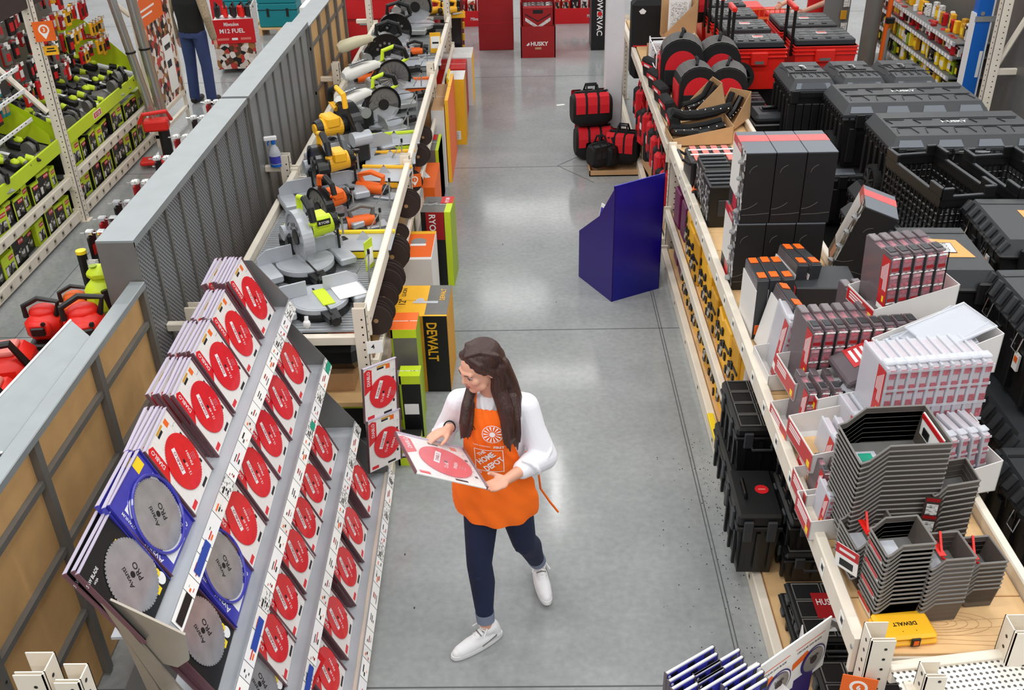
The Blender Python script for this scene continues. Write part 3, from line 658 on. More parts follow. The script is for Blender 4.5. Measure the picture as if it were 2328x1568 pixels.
# spray bottle standing on the cross brace
t = thing('spray_bottle', 'blue glass cleaner spray bottle standing on the rack brace by the grey wall', 'bottle', (-2.0, 7.43, 1.032), .3)
def lathe(m, prof, k, n=20, c=(0, 0, 0)):
    vs = []; fs = []; c = Vector(c)
    for r, z in prof: vs += [c + V(r * math.cos(2 * PI * j / n), r * math.sin(2 * PI * j / n), z) for j in range(n)]
    for i in range(len(prof) - 1): fs += [(i * n + j, i * n + (j + 1) % n, (i + 1) * n + (j + 1) % n, (i + 1) * n + j) for j in range(n)]
    m.add(vs, fs, k); return m
m = M(); lathe(m, [(.0, 0), (.045, .0), (.048, .01), (.048, .10), (.03, .15), (.016, .17), (.014, .19), (0, .19)], 'clear_w'); m.build('bottle', t, smooth=True)
m = M(); lathe(m, [(.0485, .03), (.0485, .09)], 'packblue'); lathe(m, [(.0482, .003), (.0482, .025)], 'rackblue'); m.build('label', t, smooth=True)
m = M(); m.cyl((0, 0, .18), (0, 0, .21), .017, 'rackblue', n=14); m.bx(-.07, .03, -.014, .014, .21, .245, 'white', .006); m.tube([(-.03, 0, .215), (-.045, 0, .19), (-.04, 0, .17)], .006, 'rackblue', 6); m.build('trigger', t)
# sanding discs hanging under the front rail
for i, (y, n, r, z) in enumerate(((5.25, 5, .10, .84), (5.62, 3, .09, .80), (5.75, 6, .11, .83), (6.10, 6, .11, .86), (6.55, 3, .07, .82), (7.05, 5, .10, .83), (7.55, 4, .08, .82), (8.1, 5, .09, .84), (8.6, 4, .08, .84))):
    for j in range(n):
        lb = 'brown round sanding disc hanging under the bench rail, %s bunch from the near post' % ORD[i]
        tg = 'brown sanding discs in the %s bunch' % ORD[i]
        m = M(); m.cyl((0, -.002, 0), (0, .002, 0), r, 'disc_brown', n=24); m.cyl((0, -.0025, 0), (0, .0025, 0), r * .15, 'kraft', n=12)
        if j == 0: p0 = tag(m.build('sanding_disc', smooth=True), lb, 'sanding disc', tg); p0.location = (-.975 + r * .25, y, z)
        else:
            c = p0.copy(); C.objects.link(c); c.location = (-.975 + r * .25 + random.uniform(-.01, .01), y + j * .03, z + random.uniform(-.01, .01))
# ================================================================ CARTONS STANDING ALONG THE SAW BENCH
def carton(name, label, loc, yaw, dx, dy, h, faces, cat='carton', extra=None, flap=True, lean=0):
    """faces: dict front,top,side -> key"""
    t = thing(name, label, cat, loc, (lean, 0, yaw))
    m = M(); k = faces['front']; a, b = dx / 2, dy / 2
    m.add([(-a, -b, 0), (a, -b, 0), (a, b, 0), (-a, b, 0)], [(3, 2, 1, 0)], k)
    m.quad((-a, -b, 0), (a, -b, 0), (a, -b, h), (-a, -b, h), faces['front']); m.quad((a, -b, 0), (a, b, 0), (a, b, h), (a, -b, h), faces.get('side', k))
    m.quad((a, b, 0), (-a, b, 0), (-a, b, h), (a, b, h), faces['front']); m.quad((-a, b, 0), (-a, -b, 0), (-a, -b, h), (-a, b, h), faces.get('side', k)); m.quad((-a, -b, h), (a, -b, h), (a, b, h), (-a, b, h), faces.get('top', k))
    m.build('carton_body', t)
    m = M(); m.bx(-a, a, -.003, .003, h, h + .0012, 'ochre' if faces.get('top') == 'yellow' else faces.get('seam', 'tag')); m.build('lid_seam', t)
    if extra:
        m = M(); extra(m, a, b, h); m.build('printed_label', t)
    return t
def dw(m, a, b, h):
    e = .0015
    m.bx(a - .16, a, -b - e, -b, 0.0, h, 'black'); m.text('DEWALT', (a - .105, -b - 2 * e, h - .2), (0, 0, -1), (1, 0, 0), .07, 'yellow', .02, maxw=.3)
    for z in (.06, .22, .38): m.bx(-a + .03, a - .19, -b - e, -b, z, z + .10, 'yellow'); 
    for z in (.06, .22, .38):
        for q in range(14): m.bx(-a + .035 + q * .012, -a + .040 + q * .012, -b - 2 * e, -b - e, z + .01, z + .09, 'ochre')
    m.bx(a - .15, a, -b + .02, b, h, h + e, 'frame_grey'); m.text('LI-ION', (-a + .07, .12, h + e), (0, 1, 0), (-1, 0, 0), .03, 'black', maxw=.12); m.text('12"', (-a + .07, -.02, h + e), (0, 1, 0), (-1, 0, 0), .05, 'black')
    m.text('DEWALT', (a - .05, .08, h + 2 * e), (0, 1, 0), (-1, 0, 0), .035, 'yellow', maxw=.16); m.box((a - .16, -.03, h + 2 * e), (.17, .03, .002), 'clear_w'); m.cyl((a - .2, -.0, h + e), (a - .2, -.0, h + 2 * e), .03, 'clear_w', n=12)
    m.bx(a, a + e, -b + .02, b - .02, .03, h - .03, 'ochre')
carton('saw_carton', 'big yellow and black saw carton standing on the floor against the bench', (-.755, 5.95, 0), -.02, .39, .44, .60, {'front': 'ochre', 'side': 'ochre', 'top': 'yellow'}, extra=dw)
def rg(m, a, b, h):
    e = .0015; m.bx(-a + .005, a - .005, -b + .04, b, h, h + e, 'orange'); m.cyl((0, .06, h + e), (0, .06, h + 2 * e), .06, 'steel', n=24); m.box((.0, .0, h + 2 * e), (.12, .035, .002), 'white'); m.bx(-a, a, -b - e, -b, 0, h, 'carton_white'); m.bx(-a, a, b - .05, b, h, h + 2 * e, 'yellow')
carton('saw_carton', 'white carton with orange printed top, between the yellow carton and the lime carton', (-.86, 6.88, 0), 0, .24, .50, .58, {'front': 'carton_white', 'side': 'carton_white', 'top': 'carton_white'}, extra=rg)
def ry(m, a, b, h):
    e = .0015; m.bx(a - .05, a, -b - e, -b, 0, h, 'lime'); m.bx(a, a + e, -b, b, 0, h, 'lime_dk'); m.bx(-a + .04, a - .055, -b - 2 * e, -b, h - .24, h - .0, 'red_dull'); m.text('RYOBI', (-a + .092, -b - 3 * e, h - .12), (0, 0, -1), (1, 0, 0), .055, 'white', .02, maxw=.2)
    m.bx(a - .05, a, -b, b, h, h + e, 'lime'); m.bx(a - .10, a, .02, b, h, h + 2 * e, 'red'); m.text('RYOBI', (a - .05, b / 2, h + 3 * e), (0, 1, 0), (-1, 0, 0), .03, 'white', maxw=.1)
    for q in range(3): m.cyl((-.04 - .02 * q, -b - e, .30 - .09 * q), (-.04 - .02 * q, -b - 2 * e, .30 - .09 * q), .022, 'steel', n=14)
    m.box((-.04, 0, h + e), (.08, .03, .002), 'steel', R=Matrix.Rotation(.5, 3, 'Z')); m.cyl((-.05, .06, h + e), (-.05, .06, h + 2 * e), .03, 'frame_grey', n=14)
carton('saw_carton', 'tall dark carton with lime edge and red upright lettering panel', (-.75, 7.48, 0), -.05, .24, .32, .66, {'front': 'black', 'side': 'lime_dk', 'top': 'frame_grey'}, extra=ry)
def og(m, a, b, h):
    e = .0015; m.bx(-a, a, -b, b, h, h + e, 'orange'); m.box((0, 0, h + 2 * e), (.05, .16, .002), 'white', R=Matrix.Rotation(.4, 3, 'Z')); m.bx(-a + .01, a - .1, -b - e, -b, .1, h, 'carton_white'); m.bx(a - .08, a, -b - e, -b, 0, h, 'orange')
carton('saw_carton', 'orange topped carton between the lime lettered carton and the leaning panels', (-.95, 8.5, 0), 0, .22, .62, .52, {'front': 'orange', 'side': 'orange', 'top': 'orange'}, extra=og)
def ry2(m, a, b, h):
    e = .0015; m.bx(a - .03, a, -b - e, b, 0, h + e, 'lime'); m.bx(-a + .02, a - .04, b - .16, b - .02, h, h + 2 * e, 'red'); m.text('RYOBI', (-.02, b - .09, h + 3 * e), (0, 1, 0), (-1, 0, 0), .04, 'white', maxw=.12)
carton('saw_carton', 'grey carton with lime edge and red patch on top, behind the orange topped carton', (-.94, 9.15, 0), 0, .17, .46, .60, {'front': 'frame_grey', 'side': 'lime', 'top': 'frame_grey'}, extra=ry2)
def yl(m, a, b, h):
    e = .0015; m.bx(-a, -a + .02, -b - e, b, 0, h + .02, 'yellow_br'); m.bx(-a + .03, a - .06, -b - e, -b, .06, .16, 'paper'); m.bx(-a + .04, a - .08, -b - 2 * e, -b - e, .07, .15, 'tag')
carton('saw_carton', 'narrow yellow carton standing on the floor beyond the leaning panels', (-.80, 10.95, 0), 0, .19, .36, .74, {'front': 'yellow', 'side': 'ochre', 'top': 'carton_white'}, extra=yl)
def rd(m, a, b, h):
    e = .0015; m.bx(a - .05, a - .01, -b - e, -b, .2, h - .02, 'paper'); m.bx(a - .04, a - .02, -b - 2 * e, -b - e, h - .18, h - .06, 'red'); m.bx(-.14, .04, -.02, .02, h, h + e, 'pink')
carton('saw_carton', 'red carton with white lettering at the far end of the carton row', (-.92, 11.85, 0), 0, .36, .44, .62, {'front': 'red', 'side': 'red_dull', 'top': 'red'}, extra=rd)
carton('saw_carton', 'white and yellow carton behind the red carton in the far carton row', (-.88, 12.45, 0), 0, .38, .5, .60, {'front': 'carton_white', 'side': 'yellow', 'top': 'carton_white'})
carton('flat_panel_carton', 'tall pale flat carton leaning upright beside the bench rail', (-.90, 9.95, 0), .0, .12, .9, .80, {'front': 'carton_white', 'side': 'carton_white', 'top': 'kraft'})
carton('flat_panel_carton', 'thin yellow and orange flat carton leaning against the pale one', (-.815, 10.1, 0), .0, .035, .95, .86, {'front': 'yellow', 'side': 'orange', 'top': 'yellow'})
# shelf items under the bench seen past the near post
def rb(m, a, b, h):
    e = .0015; m.bx(-a, a, -b - e, -b, h - .09, h - .04, 'lime'); m.bx(-a + .1, -a + .32, -b - 2 * e, -b, h - .2, h - .1, 'red_dull'); m.text('RYOBI', (-a + .21, -b - 3 * e, h - .15), X_, Z_, .06, 'white', .02, maxw=.19); m.bx(a - .16, a - .08, -b - 2 * e, -b, .05, .1, 'tag'); m.cyl((.1, -b - e, .12), (.1, -b - 3 * e, .12), .05, 'frame_grey', n=18)
carton('tool_carton', 'black and lime lettered carton on the lowest shelf behind the near bench post', (-1.32, 5.3, .075), 0, .6, .4, .315, {'front': 'black', 'side': 'black', 'top': 'frame_grey'}, extra=rb)
carton('tool_carton', 'kraft brown carton on the wooden shelf under the near bench bay', (-1.40, 5.35, .432), 0, .6, .5, .12, {'front': 'kraft', 'side': 'kraft', 'top': 'kraft_in'})
t = thing('tool_case', 'black round-ended case with an orange cap under the near end of the bench', 'case', (-1.25, 5.25, .556))
m = M(); m.box((0, 0, .13), (.5, .36, .26), 'black_shiny', .09); m.build('shell', t)
m = M(); m.cyl((.10, -.14, .26), (.12, -.1, .28), .09, 'orange', n=24)
for q in range(8): m.box((.11, -.12, .282), (.17, .008, .004), 'red_dull', R=Matrix.Rotation(q * PI / 8, 3, 'Z'))
m.build('cap', t)
t = thing('light_bulb', 'small white bulb-shaped knob lying at the near edge of the deck', 'bulb', (-1.3, 4.98, .99)); m = M(); m.ell((0, -.02, 0), (.022, .022, .028), 'white'); m.cyl((0, -.02, .02), (0, -.01, .045), .012, 'white', n=10); m.build('globe', t, smooth=True)
# hanging strip of red blade packs on the near post
for i, (dz, yy) in enumerate(((.50, 4.80), (.17, 4.76))):
    t = blade_pack('k', 'red saw blade pack hanging on the near bench post, %s' % ('upper one' if i == 0 else 'lower one'), (-.885, yy - .08, dz), (-.06, .12, PI / 2 - .75), None, .24, .34)
t = thing('hook_tag', 'white paper tag hung on the near bench post above the red packs', 'tag', (-.90, 4.84, .86), (0, 0, .2)); m = M(); m.bx(-.045, .045, -.003, 0, 0, .08, 'paper'); m.text('4', (-.01, -.004, .045), X_, Z_, .03, 'black'); m.build('card', t)
def lm(m, a, b, h):
    e = .0015; m.bx(-a, a, -b - e, -b, h - .06, h, 'lime'); m.bx(-a, a, -b - e, -b, 0, .06, 'lime'); m.bx(-a + .02, a - .02, -b - e, -b, h * .45, h * .6, 'paper'); m.bx(-a, -a + .012, -b - e, -b, 0, h, 'lime_dk')
carton('tool_carton', 'tall lime and grey carton just behind the hanging red packs', (-.80, 5.42, 0.0), 0, .16, .22, .74, {'front': 'frame_grey', 'side': 'lime_dk', 'top': 'orange'}, extra=lm)
carton('tool_carton', 'narrow lime and black carton in front of the yellow saw carton', (-.76, 5.18, 0.0), 0, .13, .12, .52, {'front': 'black', 'side': 'lime_dk', 'top': 'lime'}, extra=lm)
carton('tool_carton', 'low lime and black carton on the floor at the foot of the bench', (-.77, 4.98, 0.0), 0, .14, .16, .16, {'front': 'black', 'side': 'lime_dk', 'top': 'black'}, extra=lm)
t = thing('glove_pack', 'small red and white pack clipped among the lowest blade shelf', 'pack', (-.97, 2.98, .33), (-.5, 0, 1.4)); m = M(); m.bx(-.09, .09, -.02, .02, 0, .08, 'red', .008); m.bx(-.12, .02, -.03, .03, .08, .13, 'black', .012); m.bx(-.05, .05, -.0225, -.0205, .03, .05, 'white'); m.build('card', t)
# square post tops in the near left corner
upright('rack_post', 'cream open square post top at the near left corner of the shelves', -1.50, 2.03, 1.50, .09, .09)
upright('rack_post', 'second cream open square post top beside the corner one', -1.385, 2.01, 1.48, .075, .075)

# ================================================================ TOOLS BEHIND THE BROWN PARTITION
def power_head(name, label, loc, yaw, k, s=1.0, pitch=0):
    t = thing(name, label, 'power tool', loc, (pitch, 0, yaw)); t.scale = (s, s, s)
    m = M(); m.box((0, 0, .13), (.22, .16, .18), k, .045); m.box((0, -.09, .15), (.15, .05, .11), k, .02); m.ell((.0, .03, .22), (.09, .07, .05), k); m.build('motor_housing', t, smooth=True)
    m = M(); m.tube([(.09, 0, .20), (.12, 0, .30), (0, 0, .33), (-.10, 0, .28), (-.1, 0, .20)], .018, 'black', 8); m.build('handle', t, smooth=True)
    m = M(); m.box((0, -.125, .15), (.09, .02, .06), 'black', .008); m.cyl((.04, -.11, .20), (.04, -.125, .20), .014, 'black', n=12); m.build('intake', t)
    m = M(); m.bx(-.11, .11, -.1, .1, 0, .04, 'black', .012); m.build('foot', t)
    return t
power_head('garden_tool', 'bright red tool head with black handle, nearest behind the brown partition top', (-2.40, 4.60, 1.07), .4, 'packred', .95)
power_head('garden_tool', 'orange tool head between the red and lime ones behind the partition', (-2.57, 4.88, 1.07), .2, 'orange', .7)
power_head('garden_tool', 'red boxy tool head with wire handle, left of the orange one', (-2.70, 4.74, 1.02), .1, 'packred', .85)
t = thing('leaf_blower', 'lime yellow leaf blower head with two round air holes behind the partition', 'power tool', (-2.39, 4.90, 1.07), (0, 0, .2))
m = M(); m.box((0, 0, .16), (.20, .17, .22), 'lime', .05); m.box((0, 0, .30), (.15, .11, .10), 'lime', .04); m.build('motor_housing', t, smooth=True)
m = M()
for q in (-.03, .035): m.cyl((q, -.01, .349), (q, -.01, .353), .022, 'lime_dk', n=14)
m.build('air_holes', t); m = M(); m.tube([(.02, -.10, .24), (.05, -.12, .1), (.09, -.10, -.05)], .022, 'black', 8); m.build('grip', t)
for i, (x, y, s) in enumerate(((-2.80, 4.42, 1.0), (-2.72, 4.05, 1.1))):
    t = thing('fuel_mower', 'red tool housing with black loop handle, %s of the two low ones behind the sheet' % ('farther' if i == 0 else 'nearer'), 'power tool', (x, y, .90 if i == 0 else .90), .2)
    m = M(); m.box((0, 0, .14), (.30, .30, .24), 'packred', .05); m.box((.0, .0, .27), (.18, .16, .03), 'pink', .01); m.build('motor_housing', t, smooth=True)
    m = M(); m.tube([(-.16, -.1, .2), (-.16, -.12, .34), (.10, -.12, .36), (.16, -.1, .2)], .022, 'black', 8); m.bx(-.2, .2, -.2, .2, 0, .05, 'black', .02); m.build('frame', t)
t = thing('tool_bench', 'low grey display bench holding the tools behind the partition', 'bench', (-2.62, 4.2, 0)); m = M(); m.bx(-.33, .18, -.5, .85, .84, .88, 'frame_grey'); m.build('top', t)
for sx in (-.3, .1):
    for sy in (-.4, .7): m = M(); m.bx(sx, sx + .05, sy, sy + .05, 0, .84, 'frame_grey'); m.build('leg', t)
t = thing('riser_shelf', 'grey riser shelf lifting the row of tool heads behind the partition', 'shelf', (-2.50, 4.72, .88)); m = M(); m.bx(-.30, .20, -.25, .30, .12, .138, 'frame_grey'); m.bx(-.28, -.26, -.2, .28, 0, .12, 'frame_grey'); m.bx(.14, .17, -.2, .28, 0, .12, 'frame_grey'); m.build('board', t)
# string of hanging goods on the hidden side of the grey wall
random.seed(21)
for i, y in enumerate((5.35, 5.55, 5.8, 6.15, 6.6, 7.05, 7.5, 7.9)):
    t = thing('wire_hook', 'long steel scan hook on the hidden side of the grey wall, %s one' % ORD[i], 'hook', (-2.15, y, 1.41)); m = M(); m.cyl((0, 0, 0), (-.52, 0, 0), .005, 'chrome', n=6); m.build('arm', t)
    for j in range(4):
        x = -2.40 - .070 * j
        if j == 0:
            t = thing('hanging_tool', 'red and black tool on a white scan hook behind the grey wall, %s hook row' % ORD[i], 'hanging tool', (x, y, 1.40), 0, 'red tools on the %s hook row behind the grey wall' % ORD[i])
            m = M(); m.bx(-.008, .008, -.05, .05, -.22, 0, 'red_dull' if i % 2 else 'black', .004); m.bx(-.012, .012, -.03, .03, -.12, -.06, 'packred'); m.build('body', t)
            m = M(); m.bx(-.025, .025, -.025, .02, .0, .03, 'chrome' if i < 3 else 'tag', .006); m.build('hook_tag', t); proto_ht = t
        else: dup(proto_ht, (x, y, 1.40))
t = thing('display_pole', 'black display pole with a yellow cap standing behind the grey wall', 'pole', (-2.66, 5.25, .0)); m = M(); m.cyl((0, 0, 0), (.03, -.03, 1.34), .028, 'black', n=14); m.build('shaft', t); m = M(); m.cyl((.03, -.03, 1.34), (.03, -.03, 1.36), .03, 'yellow_br', n=16); m.build('cap', t); m = M(); m.bx(.05, .12, -.04, -.03, .7, 1.3, 'tag'); m.build('card', t)
# ================================================================ FAR LEFT SHELVING (lime tools)
SX = -4.35
for y, w_ in ((6.35, 'nearest'), (8.82, 'middle'), (11.22, 'farthest')):
    upright('rack_post', 'cream punched post at the front of the far lime shelving, %s one' % w_, SX + .02, y, 2.3 if y < 11 else 1.5, .085, .085, z0=0.0)
for i, (y0, y1) in enumerate(((4.0, 6.3), (6.4, 8.77), (8.87, 11.17))):
    w_ = ('near', 'middle', 'far')[i]
    beam('rack_beam', 'cream floor rail of the far lime shelving, %s bay' % w_, (SX, y0, .12), (SX, y1, .12), .1, .05, tags=(-1, .18, 'cream_dk', 'black'))
    beam('rack_beam', 'cream middle rail of the far lime shelving, %s bay' % w_, (SX, y0, .46), (SX, y1, .46), .09, .05, tags=(-1, .2, 'cream_dk', 'black'))
    t = thing('lime_fascia', 'long lime green tray fascia with small red logo plate, %s bay' % w_, 'shelf fascia')
    m = M(); m.bx(SX - .02, SX, y0, y1, .70, .83, 'lime', .004); m.build('fascia', t)
    m = M(); yc = (y0 + y1) / 2 - .3; m.bx(SX, SX + .002, yc - .1, yc + .1, .735, .80, 'paper'); m.bx(SX + .002, SX + .003, yc - .09, yc + .09, .742, .793, 'red'); m.text('RYOBI', (SX + .0035, yc, .768), Y_, Z_, .035, 'white', maxw=.15); m.build('logo_plate', t)
    t = thing('tool_tray', 'dark slanted tool tray behind the lime fascia, %s bay' % w_, 'tray')
    m = M(); m.add([(SX - .02, y0, .74), (SX - .02, y1, .74), (SX - .85, y1, .98), (SX - .85, y0, .98)], [(0, 1, 2, 3)], 'frame_grey'); m.build('deck', t)
    m = M(); m.add([(SX - .05, y0 + .0, .78), (SX - .86, y0 + .0, 1.0), (SX - .86, y0 + .0, 1.45), (SX - .05, y0, .92)], [(0, 1, 2, 3)], 'lime'); m.build('end_panel', t); m = M()
    m.add([(SX - .06, y1 - .02, .78), (SX - .86, y1 - .02, 1.0), (SX - .86, y1 - .02, 1.40), (SX - .55, y1 - .02, 1.38), (SX - .06, y1 - .02, .88)], [(0, 1, 2, 3, 4)], 'lime')
    m.build('end_panel', t); m = M(); m.bx(SX - .58, SX - .40, y1 - .028, y1 - .022, 1.17, 1.22, 'red'); m.text('RYOBI', (SX - .49, y1 - .030, 1.195), X_, Z_, .03, 'white', maxw=.15); m.bx(SX - .52, SX - .45, y1 - .028, y1 - .022, 1.07, 1.12, 'tag')
    m.build('logo_plate', t)
    t = thing('inner_shelf', 'steel lower shelf holding boxed lime tools, %s bay' % w_, 'shelf')
    m = M(); m.bx(SX - .85, SX - .026, y0, y1, .40, .42, 'steel'); m.build('upper_deck', t); m = M(); m.bx(SX - .85, SX - .026, y0, y1, .06, .08, 'steel'); m.build('lower_deck', t)
    m = M(); m.bx(SX - .9, SX - .87, y0, y1, 0.06, 2.4, 'frame_grey'); m.build('back_panel', t)
# boxed products
random.seed(9)
def lime_box(label, loc, yaw, w_, d, h, kind, group):
    t = thing('tool_box_carton', label, 'carton', loc, yaw, group)
    m = M(); m.bx(-d / 2, d / 2, -w_ / 2, w_ / 2, 0, h, 'black' if kind != 1 else 'lime', .004)
    x = d / 2 + .0012
    def fl(y0, y1, z0, z1, k, o=0): m.quad((x + o, y0, z0), (x + o, y1, z0), (x + o, y1, z1), (x + o, y0, z1), k)
    m.build('carton_body', t); m = M()
    fl(-w_ / 2, w_ / 2, h - .03, h, 'lime'); fl(-w_ / 2, -w_ / 2 + .018, 0, h, 'lime'); fl(w_ / 2 - .1, w_ / 2 - .02, h - .075, h - .035, 'red', .0008)
    fl(-w_ / 2 + .03, w_ / 2 - .03, .03, h * .55, 'tool_mix' if kind != 1 else 'photo2', .0006); fl(-w_ / 2 + .03, -w_ / 2 + .07, .04, h * .45, 'tag', .001)
    m.bx(-d / 2, d / 2, -w_ / 2, -w_ / 2 + .016, h, h + .001, 'lime'); m.bx(d / 2 - .02, d / 2, -w_ / 2, w_ / 2, h, h + .001, 'lime'); m.text('RYOBI', (x + .0012, w_ / 2 - .06, h - .055), Y_, Z_, .018, 'white', maxw=.07)
    m.build('printed_label', t); return t
lp = [lime_box('x', (0, 0, 0), 0, .20, .2, .26, 0, 'g'), None, None]
LB = []
for lev, (z, h) in enumerate(((.08, .27), (.42, .24))):
    y = 6.5 if lev == 0 else 6.3; i = 0
    while y < 11.05:
        w_ = random.choice((.14, .18, .22)); LB.append((lev, y + w_ / 2, z, w_, h * random.uniform(.75, 1), i)); y += w_ + .012; i += 1
first = {}
bpy.data.objects.remove(lp[0].children[0]) if False else None
def remove_tree(o):
    for c in list(o.children): remove_tree(c)
    bpy.data.objects.remove(o)
remove_tree(lp[0])
for lev, y, z, w_, h, i in LB:
    bay = 'middle' if y < 8.8 else 'far'
    if abs(y - 8.82) < .12: continue
    lb = 'boxed lime and black tool on the %s shelf of the %s bay' % (('floor', 'middle')[lev], bay); gp = 'boxed lime tools on the %s shelf, %s bay' % (('floor', 'middle')[lev], bay)
    key = (round(w_, 2), i % 3)
    if key not in first:
        first[key] = lime_box(lb, (SX - .14, y, z), 0, w_, .2, .24, i % 3, gp); first[key].scale = (1, 1, h / .24)
    else:
        c = dup(first[key], (SX - .14 - random.uniform(0, .05), y, z), random.uniform(-.12, .12), lb); c['group'] = gp; c.scale = (1, 1, h / .24)
# tools on the lime trays
def tray_tool(kind):
    t = thing('tray_tool', 'x', 'power tool')
    if kind == 0:
        m = M(); m.cyl((-.09, 0, .06), (.0, 0, .06), .04, 'black', r1=.036, n=12); m.cyl((-.0, 0, .06), (.07, 0, .06), .037, 'lime', r1=.028, n=12); m.cyl((.07, 0, .06), (.10, 0, .06), .028, 'frame_grey', r1=.02, n=12); m.cyl((.09, 0, .06), (.13, 0, .06), .025, 'black', r1=.01, n=10); m.build('motor_housing', t, smooth=True)
        m = M(); m.tube([(-.04, 0, .05), (-.07, -.05, .02), (-.09, -.12, .015)], .02, 'black', 8); m.box((-.1, -.14, .025), (.07, .06, .05), 'black', .01); m.build('handle', t, smooth=True)
    elif kind == 1:
        m = M(); m.cyl((0, -.02, .08), (0, .03, .08), .075, 'frame_grey', n=18); m.box((.0, .06, .09), (.14, .07, .10), 'black', .02); m.build('blade_guard', t, smooth=True)
        m = M(); m.tube([(-.1, .05, .09), (-.05, .06, .17), (.06, .06, .15), (.08, .05, .08)], .018, 'black', 8); m.box((0, .06, .10), (.10, .06, .06), 'lime', .015); m.bx(-.11, .11, -.04, .09, 0, .01, 'steel'); m.build('handle', t, smooth=True)
    else:
        m = M(); m.box((0, 0, .05), (.16, .09, .09), 'black', .025); m.box((.03, 0, .1), (.08, .07, .05), 'lime', .02); m.build('body', t, smooth=True)
        m = M(); m.tube([(-.1, 0, .04), (-.2, .02, .06), (-.26, 0, .05)], .018, 'black', 8); m.build('handle', t, smooth=True)
    return t
first = {}
random.seed(13)
for i in range(96):
    bay = i % 2; y = (6.55, 8.98)[bay] + random.uniform(0, 2.1); row = (i // 2) % 4; x = SX - .12 - .19 * row + random.uniform(-.03, .03); z = .745 + (SX - .02 - x) * .289
    kd = random.choice((0, 0, 1, 2)); s = random.uniform(.8, 1.05); bn = ('middle', 'far')[bay]
    lb = 'lime and black %s on the slanted tray, %s bay, %s row from front' % (('drill', 'circular saw', 'sander')[kd], bn, ORD[row]); gp = 'lime %ss on the slanted tray, %s bay, %s row' % (('drill', 'saw', 'sander')[kd], bn, ORD[row])
    rot = (0, .28, random.uniform(-.9, .9))
    if kd not in first: first[kd] = tray_tool(kd); first[kd].location = (x, y, z); first[kd].rotation_euler = rot; first[kd]['label'] = lb; first[kd]['group'] = gp; first[kd].scale = (s,) * 3
    else: c = dup(first[kd], (x, y, z), rot, lb); c['group'] = gp; c.scale = (s,) * 3
# white price rails crossing the tray
for i, y in enumerate((6.75, 7.25, 7.75, 8.3, 9.3, 9.9, 10.5)):
    t = thing('price_rail', 'white price rail crossing the lime tool tray, %s from the near end' % ORD[i], 'price rail', (SX - .05, y, .80), (0, .28, 0)); m = M(); m.bx(-.62, 0, -.02, .02, 0, .012, 'white', .003)
    m.build('rail', t); m = M()
    for q in range(4): m.bx(-.6 + .14 * q, -.55 + .14 * q, -.012, .012, .012, .014, 'black')
    m.build('print', t)
# pegged goods above the tray: short things on hooks in rows
HK = [('red_dull', 'black'), ('black', 'steel'), ('teal', 'orange'), ('yellow', 'black'), ('red', 'white'), ('frame_grey', 'red')]
random.seed(31)
first = {}
def hook_pack(k1, k2):
    t = thing('hook_pack', 'x', 'hanging pack')
    m = M(); m.bx(-.012, .012, -.035, .035, -.14, 0, k1, .004); m.bx(.012, .014, -.025, .025, -.11, -.05, k2); m.build('card', t)
    m = M(); m.bx(-.01, .03, -.008, .008, .0, .012, 'steel'); m.bx(.03, .034, -.02, .02, -.012, .02, 'paper'); m.build('hook', t); return t
n_ = 0
for lev, z in enumerate((1.24, 1.42, 1.62, 1.84)):
    for j in range(34):
        y = 7.9 + j * .096 + random.uniform(-.02, .02)
        if abs(y - 8.82) < .09: continue
        zone = 'teal' if y < 8.75 and lev < 2 else ('red' if y < 10.3 else 'yellow')
        k = {'teal': random.choice(((('teal', 'kraft')), ('black', 'red'), ('teal', 'white'))), 'red': random.choice((('red', 'white'), ('red_dull', 'tag'), ('black', 'red'), ('frame_grey', 'red'))), 'yellow': random.choice((('yellow', 'black'), ('yellow', 'tag'), ('red', 'black')))}[zone]
        x = SX - .28 - lev * .04 - random.choice((0, .06, .12))
        lb = '%s hook pack above the lime trays, %s peg row, %s section' % ({'teal': 'black', 'red_dull': 'dark red', 'frame_grey': 'grey'}.get(k[0], k[0]) if k[0] != 'teal' else 'teal', ORD[lev], zone)
        gp = 'hook packs of the %s section, %s peg row, %s' % (zone, ORD[lev], k[0].replace('_', ' '))
        s = random.uniform(.9, 1.35)
        if k not in first: first[k] = hook_pack(*k); c = first[k]; c.location = (x, y, z)
        else: c = dup(first[k], (x, y, z), random.uniform(-.25, .25))
        c['label'] = lb; c['group'] = gp; c.scale = (1.3, s, s)
for i, z in enumerate((1.04, 1.30, 1.50)):
    beam('price_beam', 'white price strip shelf with small tags above the near lime tray, %s from below' % ORD[i], (SX - .16, 6.9, z + .02), (SX - .16, 8.72, z + .02), .04, .012, 'white', tags=(-1, .09, 'paper', 'black'), lip=False)
# diagonal braces of the upper rack
for i, (a, b) in enumerate((((-4.38, 8.78, 1.08), (-4.95, 8.78, 1.75)), ((-4.38, 11.18, 1.40), (-4.95, 11.18, 1.95)))):
    t = thing('rack_brace', 'cream diagonal brace of the far lime shelving, %s post' % ('middle' if i == 0 else 'farthest'), 'rack brace'); m = M(); m.cyl(a, b, .028, 'cream', n=6); m.build('strut', t)
